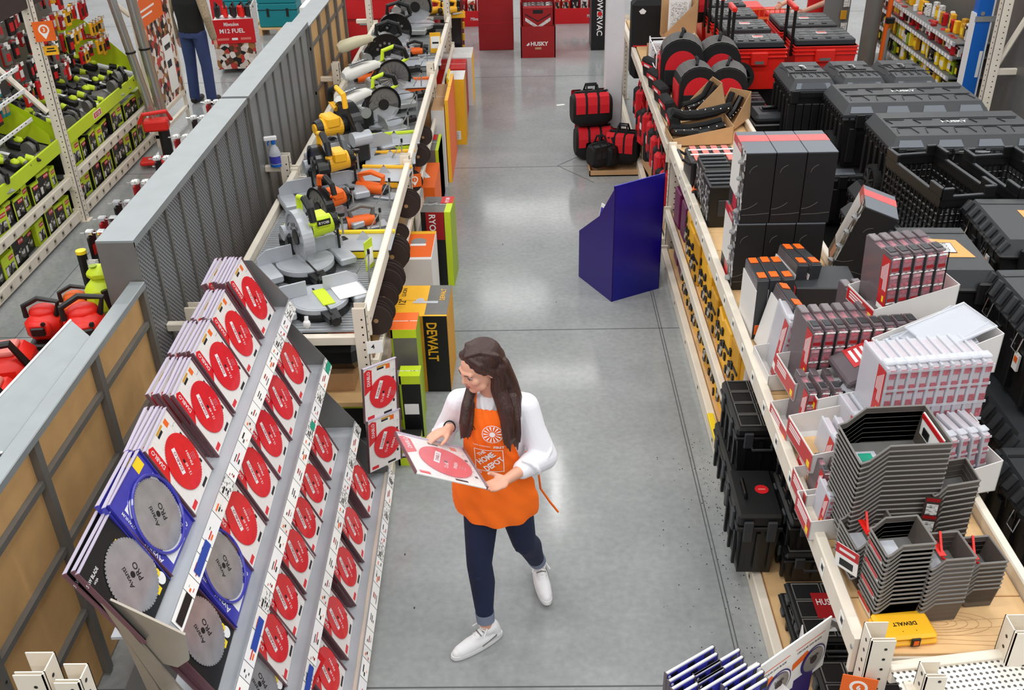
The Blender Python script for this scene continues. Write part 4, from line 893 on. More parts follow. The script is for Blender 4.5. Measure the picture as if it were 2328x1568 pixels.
# location signs (orange with white drop shape)
def drop_sign(label, loc, rot, s, num, k='orange'):
    t = thing('bay_sign', label, 'sign', loc, rot)
    m = M(); m.bx(-s / 2, s / 2, -.003, 0, -s / 2, s / 2, k); m.build('plate', t)
    m = M(); R = s * .26; cz = s * .08; P = [(R * math.cos(a), R * math.sin(a) + cz) for a in [(-40 + i * 260 / 24) * PI / 180 for i in range(25)]] + [(0, -s * .40)]
    Q = circle(R * .68, 25, 0, cz)
    m.prism(P, (0, -.003, 0), X_, Z_, V(0, -.001, 0), 'paper'); m.prism(Q, (0, -.004, 0), X_, Z_, V(0, -.001, 0), k); m.text(num, (0, -.0055, cz), X_, Z_, R * .8, 'paper', .03)
    m.build('drop_mark', t); return t
drop_sign('orange square bay sign numbered three on the middle lime shelving post', (SX + .13, 8.78, 1.80), (0, 0, .35), .17, '3')
drop_sign('orange square bay sign on the poster stand edge', (-4.218, 11.08, 1.22), (0, 0, PI / 2), .16, '1')
drop_sign('small orange bay sign hanging from the saw bench rail', (-.925, 7.5, .86), (0, 0, .3), .11, '1')
drop_sign('orange bay sign on the near corner post of the right rack', (1.14, 2.40, .92), (0, 0, -.25), .12, '6')
t = thing('price_sign', 'small yellow price card under the orange bay sign numbered three', 'sign', (SX + .12, 8.84, 1.62), .35); m = M(); m.bx(-.06, .06, -.003, 0, -.04, .04, 'yellow'); m.bx(-.04, .04, -.0045, -.003, -.012, .0, 'black'); m.bx(-.03, .03, -.0045, -.003, .012, .022, 'black'); m.build('plate', t)
t = thing('poster_stand', 'tall poster board with an orange banner beside the silver poles', 'sign', (-4.24, 11.45, 0), (0, 0, PI / 2))
m = M(); m.bx(-.55, .55, -.01, .01, .34, 1.9, 'photo'); m.build('picture_board', t); m = M(); m.bx(-.56, .35, -.014, -.01, 1.28, 1.75, 'orange'); m.text('PRO', (-.25, -.016, 1.62), X_, Z_, .10, 'paper', .03, maxw=.4); m.bx(-.5, .0, -.016, -.014, 1.38, 1.40, 'paper'); m.bx(-.5, .1, -.016, -.014, 1.44, 1.46, 'paper'); m.build('banner', t)
m = M(); m.bx(.12, .40, -.016, -.012, .42, 1.05, 'paper'); m.bx(.16, .36, -.018, -.016, .9, .96, 'tool_mix'); m.bx(.16, .30, -.018, -.016, .7, .78, 'black'); m.build('notice', t)
m = M(); m.bx(-.58, -.55, -.02, .02, 0, 1.9, 'cream'); m.bx(.55, .58, -.02, .02, 0, 1.9, 'cream'); m.bx(-.58, .58, -.02, .02, .10, .14, 'cream'); m.bx(-.58, .58, -.02, .02, .28, .32, 'cream'); m.build('stand', t)
def pole(label, x, y, x1, r):
    t = thing('steel_pole', label, 'pole', (x, y, 0)); m = M(); m.cyl((0, 0, .38), (x1 - x, 0, 2.6), r, 'galv', n=18); m.build('tube', t, smooth=True); m = M(); zz = 1.2; m.cyl(((x1 - x) * .36, 0, zz), ((x1 - x) * .365, 0, zz + .02), r + .008, 'black', n=16); m.build('collar', t); return t
pole('leaning silver steel pole held by the red clamp stand', -4.02, 10.35, -4.32, .045)
pole('thicker silver steel pole just behind the leaning one', -3.98, 10.5, -4.12, .055)
t = thing('clamp_stand', 'red and black clamp stand gripping the silver poles', 'stand', (-4.0, 10.3, 0), .2)
m = M(); m.box((0, -.02, .46), (.26, .16, .12), 'packred', .02); m.tube([(-.16, -.08, .50), (-.1, -.1, .60), (.14, -.1, .62), (.16, .0, .50)], .022, 'packred', 8); m.build('jaw', t)
m = M(); m.cyl((.06, 0, .0), (.06, 0, .42), .06, 'black', n=14); m.build('column_tube', t); m = M(); m.box((-.1, -.02, .06), (.28, .18, .05), 'packred', .015); m.build('foot', t)
t = thing('power_tool', 'red and steel tool lying beyond the grey wall top', 'power tool', (-3.45, 10.3, 0), .6); m = M(); m.box((0, 0, .1), (.22, .12, .14), 'packred', .03); m.cyl((0, .05, .16), (.1, .2, .22), .03, 'steel', n=10); m.build('body', t)
# top-left dark beam of the mezzanine shelf
t = thing('sign_bar', 'dark brown bar crossing the upper left corner above the near lime shelving', 'bar', (-4.33, 8.55, 2.08), (0, 0, 0)); m = M(); m.box((0, -.2, 0), (.05, 1.7, .16), 'disc_brown'); m.build('bar', t); m = M(); m.box((.03, -.45, -.0), (.01, .16, .12), 'paper'); m.build('tag_card', t)

# ================================================================ BEYOND THE LEFT AISLE: red bin, teal chests, red cabinets
t = thing('display_bin', 'red and white picture display bin on the floor beside the teal chests', 'display', (-4.1, 14.15, 0), .12)
m = M(); m.bx(-.28, .28, -.25, .25, .06, .46, 'photo', .01); m.build('picture_panel', t); m = M(); m.bx(-.30, .30, -.27, -.25, .42, .74, 'red'); m.text('Milwaukee', (0, -.272, .68), X_, Z_, .05, 'white', maxw=.2); m.text('M12 FUEL', (0, -.272, .59), X_, Z_, .06, 'white', .02, maxw=.42); m.bx(-.22, -.06, -.272, -.27, .465, .495, 'pink'); m.bx(-.02, .06, -.272, -.27, .465, .495, 'white'); m.bx(.1, .24, -.272, -.27, .465, .495, 'pink'); m.build('header_panel', t)
m = M(); m.bx(-.28, .28, -.25, .25, .46, .70, 'carton_white', .01); m.bx(.28, .29, -.25, .25, .06, .9, 'tag'); m.build('tray', t); 
for q in (-.26, -.08, .12, .26): m = M(); m.cyl((q, .2, .0), (q, .2, .07), .02, 'black', n=8); m.build('caster', t)
for i in range(5):
    c = thing('display_tool', 'red and black tool standing in the picture display bin, %s from its left' % ORD[i], 'power tool', (-4.32 + .11 * i, 14.18, .70), .3 * i); m = M(); m.box((0, 0, .09), (.07, .12, .16), 'packred' if i % 2 else 'black', .02); m.build('body', c); m = M(); m.tube([(0, .04, .16), (0, -.05, .22), (0, -.08, .14)], .014, 'black', 6); m.build('handle', c)
t = thing('aisle_banner', 'red upright banner behind the picture display bin', 'sign', (-4.45, 14.6, 0)); m = M(); m.bx(-.08, .10, -.01, .01, .5, 1.35, 'red'); m.bx(-.06, .0, -.012, -.01, .9, 1.2, 'white'); m.build('banner_panel', t); m = M(); m.cyl((0, 0, 0), (0, 0, .5), .015, 'steel', n=8); m.build('pole', t)
def chest_stack(label, x, y, yaw, k, n, w_=.5, d=.42, h=.33):
    for i in range(n):
        t = thing('storage_chest', label + ', %s from below' % ORD[i], 'chest', (x, y, .12 + i * (h + .004)), yaw)
        m = M(); m.bx(-w_ / 2, w_ / 2, -d / 2, d / 2, 0, h, k, .012); m.build('body', t)
        for q in (-.25, .25): m = M(); m.bx(q * w_ - .02, q * w_ + .02, -d / 2 - .008, -d / 2, h * .45, h * .8, 'black'); m.build('latch', t)
        m = M(); m.bx(-w_ / 2 - .004, w_ / 2 + .004, -d / 2 - .004, d / 2 + .004, h * .72, h * .75, 'black'); m.build('lid_seam', t)
    t = thing('pallet', 'pale wooden pallet under the %s' % label.split(',')[0], 'pallet', (x, y, 0), yaw); m = M(); m.bx(-w_ * .6, w_ * .6, -d * .6, d * .6, .09, .115, 'wood'); m.build('deck_board', t)
    for q in (-.5, 0, .5): m = M(); m.bx(q * w_ - .03, q * w_ + .03, -d * .6, d * .6, 0, .09, 'wood'); m.build('runner', t)
chest_stack('teal storage chest in the right teal stack', -3.95, 16.3, 0, 'teal', 4, .62, .4, .36)
chest_stack('teal storage chest in the left teal stack', -4.75, 16.5, 0, 'teal', 4, .62, .4, .36)
t = thing('tool_cabinet', 'red steel tool cabinet standing behind the far end of the saw bench', 'cabinet', (-1.95, 13.9, 0)); m = M(); m.bx(-.5, .75, -.3, .3, 0, 1.5, 'red_dull', .01); m.build('body', t)
for q in range(4): m = M(); m.bx(-.46, .71, -.31, -.3, .1 + .34 * q, .4 + .34 * q, 'red'); m.bx(-.3, .5, -.325, -.31, .36 + .34 * q, .38 + .34 * q, 'steel'); m.build('drawer', t)
t = thing('grey_counter', 'grey counter with a white machine on it beyond the brown far partition', 'counter', (-2.55, 13.3, 0)); m = M(); m.bx(-.4, .05, -.3, .3, 0, .72, 'frame_grey', .01); m.build('body', t)
t = thing('display_machine', 'white boxy machine with orange plate on the grey counter', 'machine', (-2.72, 13.3, .722)); m = M(); m.bx(-.2, .2, -.25, .25, 0, .35, 'white', .02); m.bx(-.12, .0, -.255, -.25, .12, .28, 'orange'); m.bx(.04, .16, -.27, -.25, .03, .06, 'black'); m.build('body', t)
t = thing('wall_banner', 'tall red and white banner behind the teal chests', 'sign', (-3.2, 15.6, 0)); m = M(); m.bx(-.1, .12, -.01, .01, .3, 1.7, 'red'); m.bx(-.08, -.02, -.012, -.01, .5, 1.5, 'paper'); m.build('banner_panel', t); m = M(); m.cyl((0, 0, 0), (0, 0, .3), .02, 'steel', n=8); m.build('pole', t)
# black and yellow fixture at the far end of the bench
t = thing('display_rack', 'black end rack with yellow accents at the far end of the saw bench', 'rack', (-.98, 13.1, 0)); m = M(); m.bx(-.12, .14, -.3, .3, 0, 1.15, 'black_shiny', .01); m.build('body', t); m = M()
for q in range(6): m.bx(.14, .16, -.25 + .08 * q, -.2 + .08 * q, .2 + .13 * q, .28 + .13 * q, 'yellow')
m.bx(-.3, .2, -.34, -.3, .95, 1.02, 'yellow'); m.build('accents', t)
for i in range(4): hand_tool('cordless_tool', 'yellow tool on the far end rack shelf, %s from its left' % ORD[i], (-1.55 + .2 * i, 12.75, 1.0), .5, 'yellow', 'yellow', s=1.1)
t = thing('small_shelf', 'dark shelf carrying yellow tools at the far end of the bench', 'shelf', (-1.25, 12.75, 0)); m = M(); m.bx(-.5, .3, -.15, .15, .97, 1.0, 'frame_grey'); m.build('board', t)
# red tower and lettered red bin
t = thing('display_tower', 'tall plain red cardboard tower facing away at the end of the aisle', 'display', (-.465, 15.12, 0)); m = M(); m.bx(-.255, .255, -.25, .25, 0, 1.25, 'red_dull', .006); m.build('body', t); m = M(); m.bx(-.256, .256, -.252, -.25, .395, .40, 'red'); m.bx(-.256, .256, -.252, -.25, .26, .262, 'red'); m.build('fold_line', t)
t = thing('display_bin', 'red lettered bin of boxed tool sets at the end of the aisle', 'display', (.15, 14.62, 0)); m = M(); m.bx(-.25, .25, -.22, -.20, 0, .44, 'red_dull'); m.bx(-.25, -.235, -.22, .25, 0, .78, 'red_dull'); m.bx(.235, .25, -.22, .25, 0, .78, 'red_dull'); m.bx(-.25, .25, .23, .25, 0, .9, 'red_dull'); m.bx(-.235, .235, -.2, .23, .34, .36, 'kraft'); m.build('bin_body', t)
m = M(); m.text('HUSKY', (.02, -.2215, .20), X_, Z_, .06, 'white', .03, maxw=.28); m.prism([(-.17, .18), (-.13, .22), (-.12, .19), (-.15, .17)], (0, -.2215, 0), X_, Z_, V(0, -.001, 0), 'white'); m.bx(-.045, .045, -.223, -.22, .12, .15, 'kraft'); m.build('lettering', t)
for i in range(3):
    c = thing('tool_set_box', 'boxed tool set with chrome chevron print in the red lettered bin, %s from the front' % ORD[i], 'box', (.15, 14.50 + .13 * i, .362)); m = M(); m.bx(-.215, .215, -.06, .06, 0, .33, 'red_dull' if i == 0 else 'photo2', .004); m.build('carton_body', c)
    m = M(); m.prism([(-.18, .20), (0, .08), (.18, .20), (.18, .15), (0, .03), (-.18, .15)], (0, -.0615, 0), X_, Z_, V(0, -.001, 0), 'tag'); m.prism([(-.18, .25), (0, .15), (.18, .25), (.18, .235), (0, .135), (-.18, .235)], (0, -.0615, 0), X_, Z_, V(0, -.001, 0), 'black'); m.bx(-.07, .07, -.063, -.06, .25, .30, 'black'); m.build('print', c)
def low_bin(label, x, y, w_):
    t = thing('display_bin', label, 'display', (x, y, 0)); m = M(); m.bx(-w_ / 2, w_ / 2, -.22, -.2, 0, .24, 'red'); m.bx(-w_ / 2, w_ / 2, -.2, .25, 0, .16, 'red_dull'); m.bx(-w_ / 2, w_ / 2, .23, .25, 0, .75, 'red'); m.bx(-w_ / 2, -w_ / 2 + .02, -.22, .25, 0, .5, 'red'); m.bx(w_ / 2 - .02, w_ / 2, -.22, .25, 0, .5, 'red'); m.text('Milwaukee', (w_ / 2 - .15, -.222, .12), X_, Z_, .05, 'white', maxw=.22); m.build('bin_body', t)
    for i in range(int(w_ / .16)):
        c = thing('boxed_tool', 'boxed tool in the %s, %s from its left' % (label, ORD[i]), 'box', (x - w_ / 2 + .1 + .15 * i, y, .162)); m = M(); m.bx(-.06, .06, -.12, .1, 0, .22, random.choice(('black', 'photo', 'white', 'red_dull', 'tag')), .004); m.bx(-.04, .04, -.122, -.12, .05, .16, 'tool_mix'); m.build('carton_body', c)
low_bin('low red bin left of the black carton', .80, 16.65, .85)
low_bin('low red bin by the plain red tower', -1.05, 16.6, .8)
t = thing('vacuum_carton', 'tall black carton with white upright lettering half behind the white column', 'carton', (1.12, 15.0, 0)); m = M(); m.bx(-.19, .19, -.25, .25, 0, .95, 'black', .004); m.build('carton_body', t); m = M(); m.text('POWERVAC', (-.07, -.252, .52), (0, 0, -1), (1, 0, 0), .085, 'white', .02, maxw=.62); m.cyl((-.07, -.252, .52), (-.07, -.254, .52), .035, 'red', n=20); m.build('lettering', t)
# ================================================================ BLUE DISPLAY, BAGS ON THE FLOOR
t = thing('display_stand', 'tall glossy blue cardboard display turned away, standing in the aisle by the right rack', 'display')
A_, B_, D_ = V(.64, 6.99, 0), V(1.045, 7.21, 0), V(.40, 7.45, 0); E_ = B_ + D_ - A_
m = M(); up = lambda p, z: p + V(0, 0, z)
ln = A_.lerp(B_, 0)
m.add([A_, B_, up(B_, 1.0), up(A_, .985)], [(0, 1, 2, 3)], 'blue'); th = (D_ - A_).normalized() * .012
m.add([A_ + th, B_ + th, up(B_, 1.0) + th, up(A_, .985) + th], [(3, 2, 1, 0)], 'blue'); m.add([up(A_, .985), up(B_, 1.0), up(B_, 1.0) + th, up(A_, .985) + th], [(0, 1, 2, 3)], 'packblue'); m.build('back_board', t)
for nm, P0, P1 in (('a', A_, D_), ('b', B_, E_)):
    m = M(); d = P1 - P0; nrm = (B_ - A_).normalized() * .008 * (1 if nm == 'a' else -1)
    poly = [P0, P1, up(P1, .42), up(P0 + d * .42, .66), up(P0, .97)]; n = 5
    m.add(poly + [p + nrm for p in poly], [tuple(range(n)), tuple(range(2 * n - 1, n - 1, -1))] + [(i, n + i, n + (i + 1) % n, (i + 1) % n) for i in range(n)], 'blue_dk'); m.build('side_board', t)
m = M(); m.add([D_, E_, up(E_, .42), up(D_, .42)], [(0, 1, 2, 3)], 'blue_dk'); m.add([up(D_, .36), up(E_, .36), up(B_, .36), up(A_, .36)], [(0, 1, 2, 3)], 'blue_dk'); m.build('front_board', t)
for i in range(4):
    p = (D_ + E_) / 2 * .35 + (A_ + B_) / 2 * .65; q = D_.lerp(E_, .12) * .55 + A_.lerp(B_, .12) * .45
    c = thing('card_pack', 'white and blue card pack standing in the blue display, %s from the front' % ORD[i], 'pack', (q.x + .03 + .035 * i, q.y + .03 - .01 * i, .37), (-.2, 0, -1.1)); m = M(); m.bx(-.13, .13, -.004, .004, 0, .30, 'white', .001); m.bx(-.12, .12, -.006, -.004, .2, .27, 'packblue'); m.bx(-.1, .1, -.006, -.004, .05, .17, 'tag'); m.build('card', c)
def duffel(name, label, loc, rot, L=.42, W=.26, H=.26, k='bag_red', k2='black_soft', group=None, grey=False):
    t = thing(name, label, 'tool bag', loc, rot, group)
    m = M(); rings = []
    for q in range(9):
        u = -1 + q / 4; s = (1 - abs(u) ** 5 * .28); rings.append([V(u * L / 2, W / 2 * s * (abs(math.cos(a)) ** .6) * (1 if math.cos(a) > 0 else -1), H * .5 + H / 2 * s * (abs(math.sin(a)) ** .6) * (1 if math.sin(a) > 0 else -1)) for a in [2 * PI * j / 20 for j in range(20)]])
    m.loft(rings, k2); m.build('bag_body', t, smooth=True)
    for u in (-.62, -.02, .58):
        m = M(); a0 = .25; P = [V(L * u * .5 - L * .14, -W * .5 * c_ - .004 * (1 if c_ > 0 else -1), H * (.5 + .5 * s_) + .002) for c_, s_ in ((1.0, -.1), (1.0, .4), (.86, .86), (.45, 1.01))]
        Q = [p + V(L * .24, 0, 0) for p in P]; vs = P + Q; m.add(vs, [(i, 4 + i, 5 + i, 1 + i) for i in range(3)], k); m.build('side_pocket', t); m = M()
        P = [V(p.x, -p.y, p.z) for p in P]; Q = [p + V(L * .24, 0, 0) for p in P]; m.add(P + Q, [(i, i + 1, 5 + i, 4 + i) for i in range(3)], k); m.build('side_pocket', t)
    m = M(); m.bx(-L * .42, L * .42, -.02, .02, H - .004, H + .004, 'black_soft'); m.tube([(-L * .16, -W * .3, H * .93), (-L * .13, -W * .1, H + .07), (L * .13, -W * .1, H + .07), (L * .16, -W * .3, H * .93)], .011, 'black_soft', 6); m.tube([(-L * .16, W * .3, H * .93), (-L * .13, W * .1, H + .07), (L * .13, W * .1, H + .07), (L * .16, W * .3, H * .93)], .011, 'black_soft', 6); m.build('strap', t)
    return t
duffel('tool_bag', 'red and black tool bag on top of the stack left of the white column', (.66, 10.28, .37), (.0, 0, .15), .42, .30, .36)
duffel('tool_bag', 'red and black tool bag under another beside the white column', (.70, 10.3, .0), (0, 0, .1), .42, .32, .36)
duffel('tool_bag', 'red and black bag with bright red front pockets at the foot of the column', (.98, 9.98, .05), (0, 0, -.3), .34, .30, .34)
duffel('tool_bag', 'small all black tool bag on the floor tray left of the column foot', (.74, 9.88, .05), (0, 0, .5), .26, .2, .26, k='black')
duffel('tool_bag', 'black round tool pouch between the floor bags at the column', (.86, 9.9, .05), (0, 0, .9), .22, .18, .24, k='black')
t = thing('floor_tray', 'low kraft tray holding the bags on the floor by the column', 'tray', (.92, 9.92, 0)); m = M(); m.bx(-.30, .28, -.2, .22, 0, .012, 'kraft'); m.bx(-.30, .28, -.2, -.19, 0, .06, 'kraft'); m.bx(-.30, -.29, -.2, .22, 0, .06, 'kraft'); m.bx(.27, .28, -.2, .22, 0, .06, 'kraft'); m.build('tray_body', t)

# ================================================================ RIGHT RACK
RX = 1.17
for y, w_, z1 in ((2.46, 'nearest', 1.14), (7.82, 'middle', 1.02), (12.4, 'farthest', 1.02)):
    upright('rack_post', 'cream punched front post of the right rack, %s one' % w_, RX + .03, y, z1, .085, .09, side=-1)
    if y < 12: upright('rack_post', 'cream punched back post of the right rack, %s one' % w_, 1.86, y + .04, z1 + .02, .085, .09, side=-1)
beam('rack_beam', 'long cream top rail at the front of the right rack, near bay', (RX, 2.52, 1.03), (RX, 7.75, 1.03), .11, .045, tags=(1, .28, 'paper', 'black'))
beam('rack_beam', 'cream top rail at the front of the right rack, far bay', (RX, 7.9, .97), (RX, 12.3, .97), .10, .045)
beam('rack_beam', 'long cream top rail at the back of the right rack', (1.88, 2.52, 1.04), (1.88, 12.3, 1.04), .11, .04)
beam('rack_beam', 'cream middle rail of the right rack below the yellow cases', (RX - .01, 4.9, .47), (RX - .01, 7.75, .47), .08, .04)
beam('rack_beam', 'cream floor rail of the right rack, near bay', (1.15, 2.5, .11), (1.15, 7.75, .11), .11, .05, tags=(1, .6, 'cream', 'black'))
beam('rack_beam', 'cream floor rail of the right rack, far bay', (1.15, 7.9, .11), (1.15, 12.3, .11), .11, .05)
def cross(y, z, lab_): beam('rack_brace', lab_, (RX + .03, y, z), (1.86, y, z), .06, .05, lip=False)
cross(2.52, .97, 'cream cross brace under the near end of the wood shelf'); cross(7.7, .97, 'cream cross brace by the middle post of the right rack')
t = thing('wood_shelf', 'pale knotty wood shelf board of the right rack', 'shelf')
random.seed(2)
y = 2.50
while y < 12.2:
    wd = .28; m = M(); m.bx(1.20, 1.855, y, y + wd - .006, .955, .985, 'wood', .003)
    if y < 2.6:
        for r in (.02, .04, .065, .09, .12): m.tube([(1.50 + r * 1.6 * math.cos(a), 2.64 + r * .5 * math.sin(a), .9855) for a in [2 * PI * i / 24 for i in range(24)]], .0012, 'kraft', 4, True)
        for q in range(5): m.tube([(1.22 + .13 * i, 2.53 + .03 * q + .012 * math.sin(i * .9 + q), .9855) for i in range(6)], .0010, 'kraft', 4)
    m.build('board', t); y += wd
t = thing('lower_shelf', 'dark lower deck of the right rack holding black tool boxes', 'shelf'); m = M(); m.bx(1.18, 1.86, 2.5, 7.7, .09, .12, 'wood'); m.build('bottom_deck', t); m = M(); m.bx(1.19, 1.86, 4.9, 7.7, .42, .45, 'wood'); m.build('middle_deck', t)
# -------- stacks of grey nesting bins
def bin_(L, W, H, k='bin', side='n'):
    """hopper bin: +x is the tall back end, -x the low open front"""
    t = thing('stack_bin', 'x', 'bin'); c = .012; tk = .004
    a, b = L / 2, W / 2; ti = .018
    prof = [(-a + ti * 2, 0), (a - ti, 0), (a, H), (-a + L * .30, H), (-a + L * .10, H * .62), (-a, H * .55)]
    m = M()
    m.prism(prof, (0, -b, 0), X_, Z_, V(0, tk, 0), k); m.prism(prof, (0, b - tk, 0), X_, Z_, V(0, tk, 0), k)
    m.bx(-a + ti * 2, a - ti, -b, b, 0, tk, 'bin_in'); m.add([(a - ti, -b, 0), (a - ti, b, 0), (a, b, H), (a, -b, H), (a - ti - tk, -b, 0), (a - ti - tk, b, 0), (a - tk, b, H), (a - tk, -b, H)], [(0, 1, 2, 3), (7, 6, 5, 4), (3, 2, 6, 7)], k)
    m.add([(-a + 2 * ti, -b, 0), (-a + 2 * ti, b, 0), (-a, b, H * .55), (-a, -b, H * .55), (-a + 2 * ti + tk, -b, 0), (-a + 2 * ti + tk, b, 0), (-a + tk, b, H * .55), (-a + tk, -b, H * .55)], [(3, 2, 1, 0), (4, 5, 6, 7), (2, 3, 7, 6)], k)
    m.build('bin_body', t)
    m = M(); r = .0045
    for sy in (-1, 1): m.tube([(a, sy * b, H), (-a + L * .30, sy * b, H), (-a + L * .10, sy * b, H * .62), (-a, sy * b, H * .55)], r, 'bin_rim', 6)
    m.tube([(a, -b, H), (a, b, H)], r, 'bin_rim', 6); m.tube([(-a, -b, H * .55), (-a, b, H * .55)], r, 'bin_rim', 6); m.build('rim', t)
    return t
def bin_stack(label, n, x, y, z, yaw, L, W, H, pitch, lean=(0, 0), topitem='strap', lbl=True):
    p = None
    for i in range(n):
        loc = (x + lean[0] * i, y + lean[1] * i, z + i * pitch)
        if i == n - 1: lb = 'topmost grey nesting bin of the %s' % label; g = None
        else: lb = 'grey nesting bin inside the %s' % label; g = 'grey bins nested in the %s' % label
        if p is None: p = bin_(L, W, H); c = p; p.location = loc; p.rotation_euler = (0, 0, yaw); p['label'] = lb
        else: c = dup(p, loc, yaw, lb)
        if g: c['group'] = g
        elif 'group' in c: del c['group']
    if lbl:
        pass
    return c
top = bin_stack('big tall bin stack on the wood shelf', 18, 1.385, 3.10, .988, .06, .335, .25, .17, .0235)
m = M(); m.box((.153, 0, .11), (.004, .19, .10), 'paper'); m.box((.150, 0, .145), (.004, .19, .022), 'red_label'); m.box((.148, .04, .09), (.004, .05, .035), 'black'); m.build('printed_label', top); m = M(); m.box((-.08, .02, .006), (.09, .08, .003), 'clear_w'); m.box((-.08, .02, .008), (.05, .05, .003), 'green'); m.build('leaflet', top)
def small_stack(label, n, x, y, L, W, H, yaw=0, lean=(0, 0), strap=True, frontlabel=True):
    top = bin_stack(label, n, x, y, .988, yaw, L, W, H, .0215, lean)
    if strap: m = M(); m.tube([(.01, W * .5, H + .008), (.0, W * .2, H * .75), (-.01, -W * .1, H * .5), (-.01, -W * .48, H * .85)], .006, 'packred', 4); m.bx(-.022, .004, -W * .1, W * .52, H * .62, H * .64, 'packred'); m.build('red_strap', top)
    m = M(); m.box((-L * .2, 0, .01), (L * .4, W * .7, .003), 'clear_w'); m.build('leaflet', top)
    if frontlabel:
        for i in range(0, n, 4):
            zz = -(n - 1 - i) * .0215; m = M(); m.add([(-L / 2 - .004 + .006, -W * .36, zz + H * .02), (-L / 2 - .004 + .006, W * .36, zz + H * .02), (-L / 2 - .006, W * .36, zz + H * .5), (-L / 2 - .006, -W * .36, zz + H * .5)], [(3, 2, 1, 0)], 'paper')
            m.add([(-L / 2 - .008, -W * .36, zz + H * .33), (-L / 2 - .008, W * .36, zz + H * .33), (-L / 2 - .009, W * .36, zz + H * .52), (-L / 2 - .009, -W * .36, zz + H * .52)], [(3, 2, 1, 0)], 'red_label'); m.build('printed_label', top)
    return top
small_stack('left small bin stack with a red strap', 8, 1.285, 2.90, .17, .17, .11, .1, frontlabel=False)
t = thing('product_label', 'red and white hanging label at the left small bin stack', 'label', (1.185, 2.82, 1.14), (.1, 0, -.9)); m = M(); m.bx(-.05, .05, -.002, 0, -.06, .06, 'paper'); m.bx(-.05, .05, -.003, -.002, .01, .06, 'red_label'); m.bx(-.035, .035, -.0036, -.003, .028, .042, 'white'); m.bx(-.03, .03, -.003, -.002, -.045, -.01, 'black'); m.build('card', t)
small_stack('tallest small bin stack in the front row', 14, 1.325, 2.72, .17, .15, .10, .1, strap=False)
small_stack('middle right small bin stack with a red strap', 11, 1.49, 2.72, .16, .14, .09, .1)
small_stack('rightmost small bin stack with a red strap', 7, 1.655, 2.79, .15, .14, .09, .1)
top = bin_stack('column of bins lying on edge behind the front row', 1, 1.625, 3.04, .988, 0, .17, .14, .09, .02)
for i in range(12):
    c = dup(top, (1.625, 3.04, 1.0 + .026 * i), (0, -.2, 0)); c['label'] = 'pale grey nesting bin in the tilted column behind the front row'; c['group'] = 'pale bins in the tilted column'
for i in range(4):
    t = thing('product_label', 'dark label with white panel beside the tilted bin column, %s from the top' % ORD[i], 'label', (1.525, 2.955, 1.28 - .085 * i), (0, 0, -.2)); m = M(); m.bx(-.03, .03, -.002, 0, -.045, .045, 'disc_brown'); m.bx(-.02, .022, -.003, -.002, -.04, .012, 'tag'); m.bx(-.025, .025, -.003, -.002, .025, .04, 'red_dull'); m.build('card', t)
# yellow case
t = thing('drill_bit_case', 'yellow plastic case with black latch lying on the near end of the wood shelf', 'case', (1.345, 2.585, .988), .10)
m = M(); m.bx(-.105, .105, -.06, .075, 0, .024, 'yellow', .008); m.bx(-.102, .102, -.058, .072, .026, .05, 'yellow', .010); m.box((.0, .072, .026), (.11, .012, .02), 'yellow', .003); m.build('shell', t)
m = M(); m.bx(.0, .035, -.066, -.058, .004, .044, 'black', .003); m.bx(.008, .027, -.068, -.066, .014, .034, 'orange'); m.build('latch', t)
m = M(); m.text('DEWALT', (.0, .005, .0505), (-1, 0, 0), (0, -1, 0), .018, 'black', .03, maxw=.09); m.cyl((-.02, -.03, .05), (-.02, -.03, .0506), .002, 'black', n=6); m.cyl((.03, -.03, .05), (.03, -.03, .0506), .002, 'black', n=6); m.build('lettering', t)
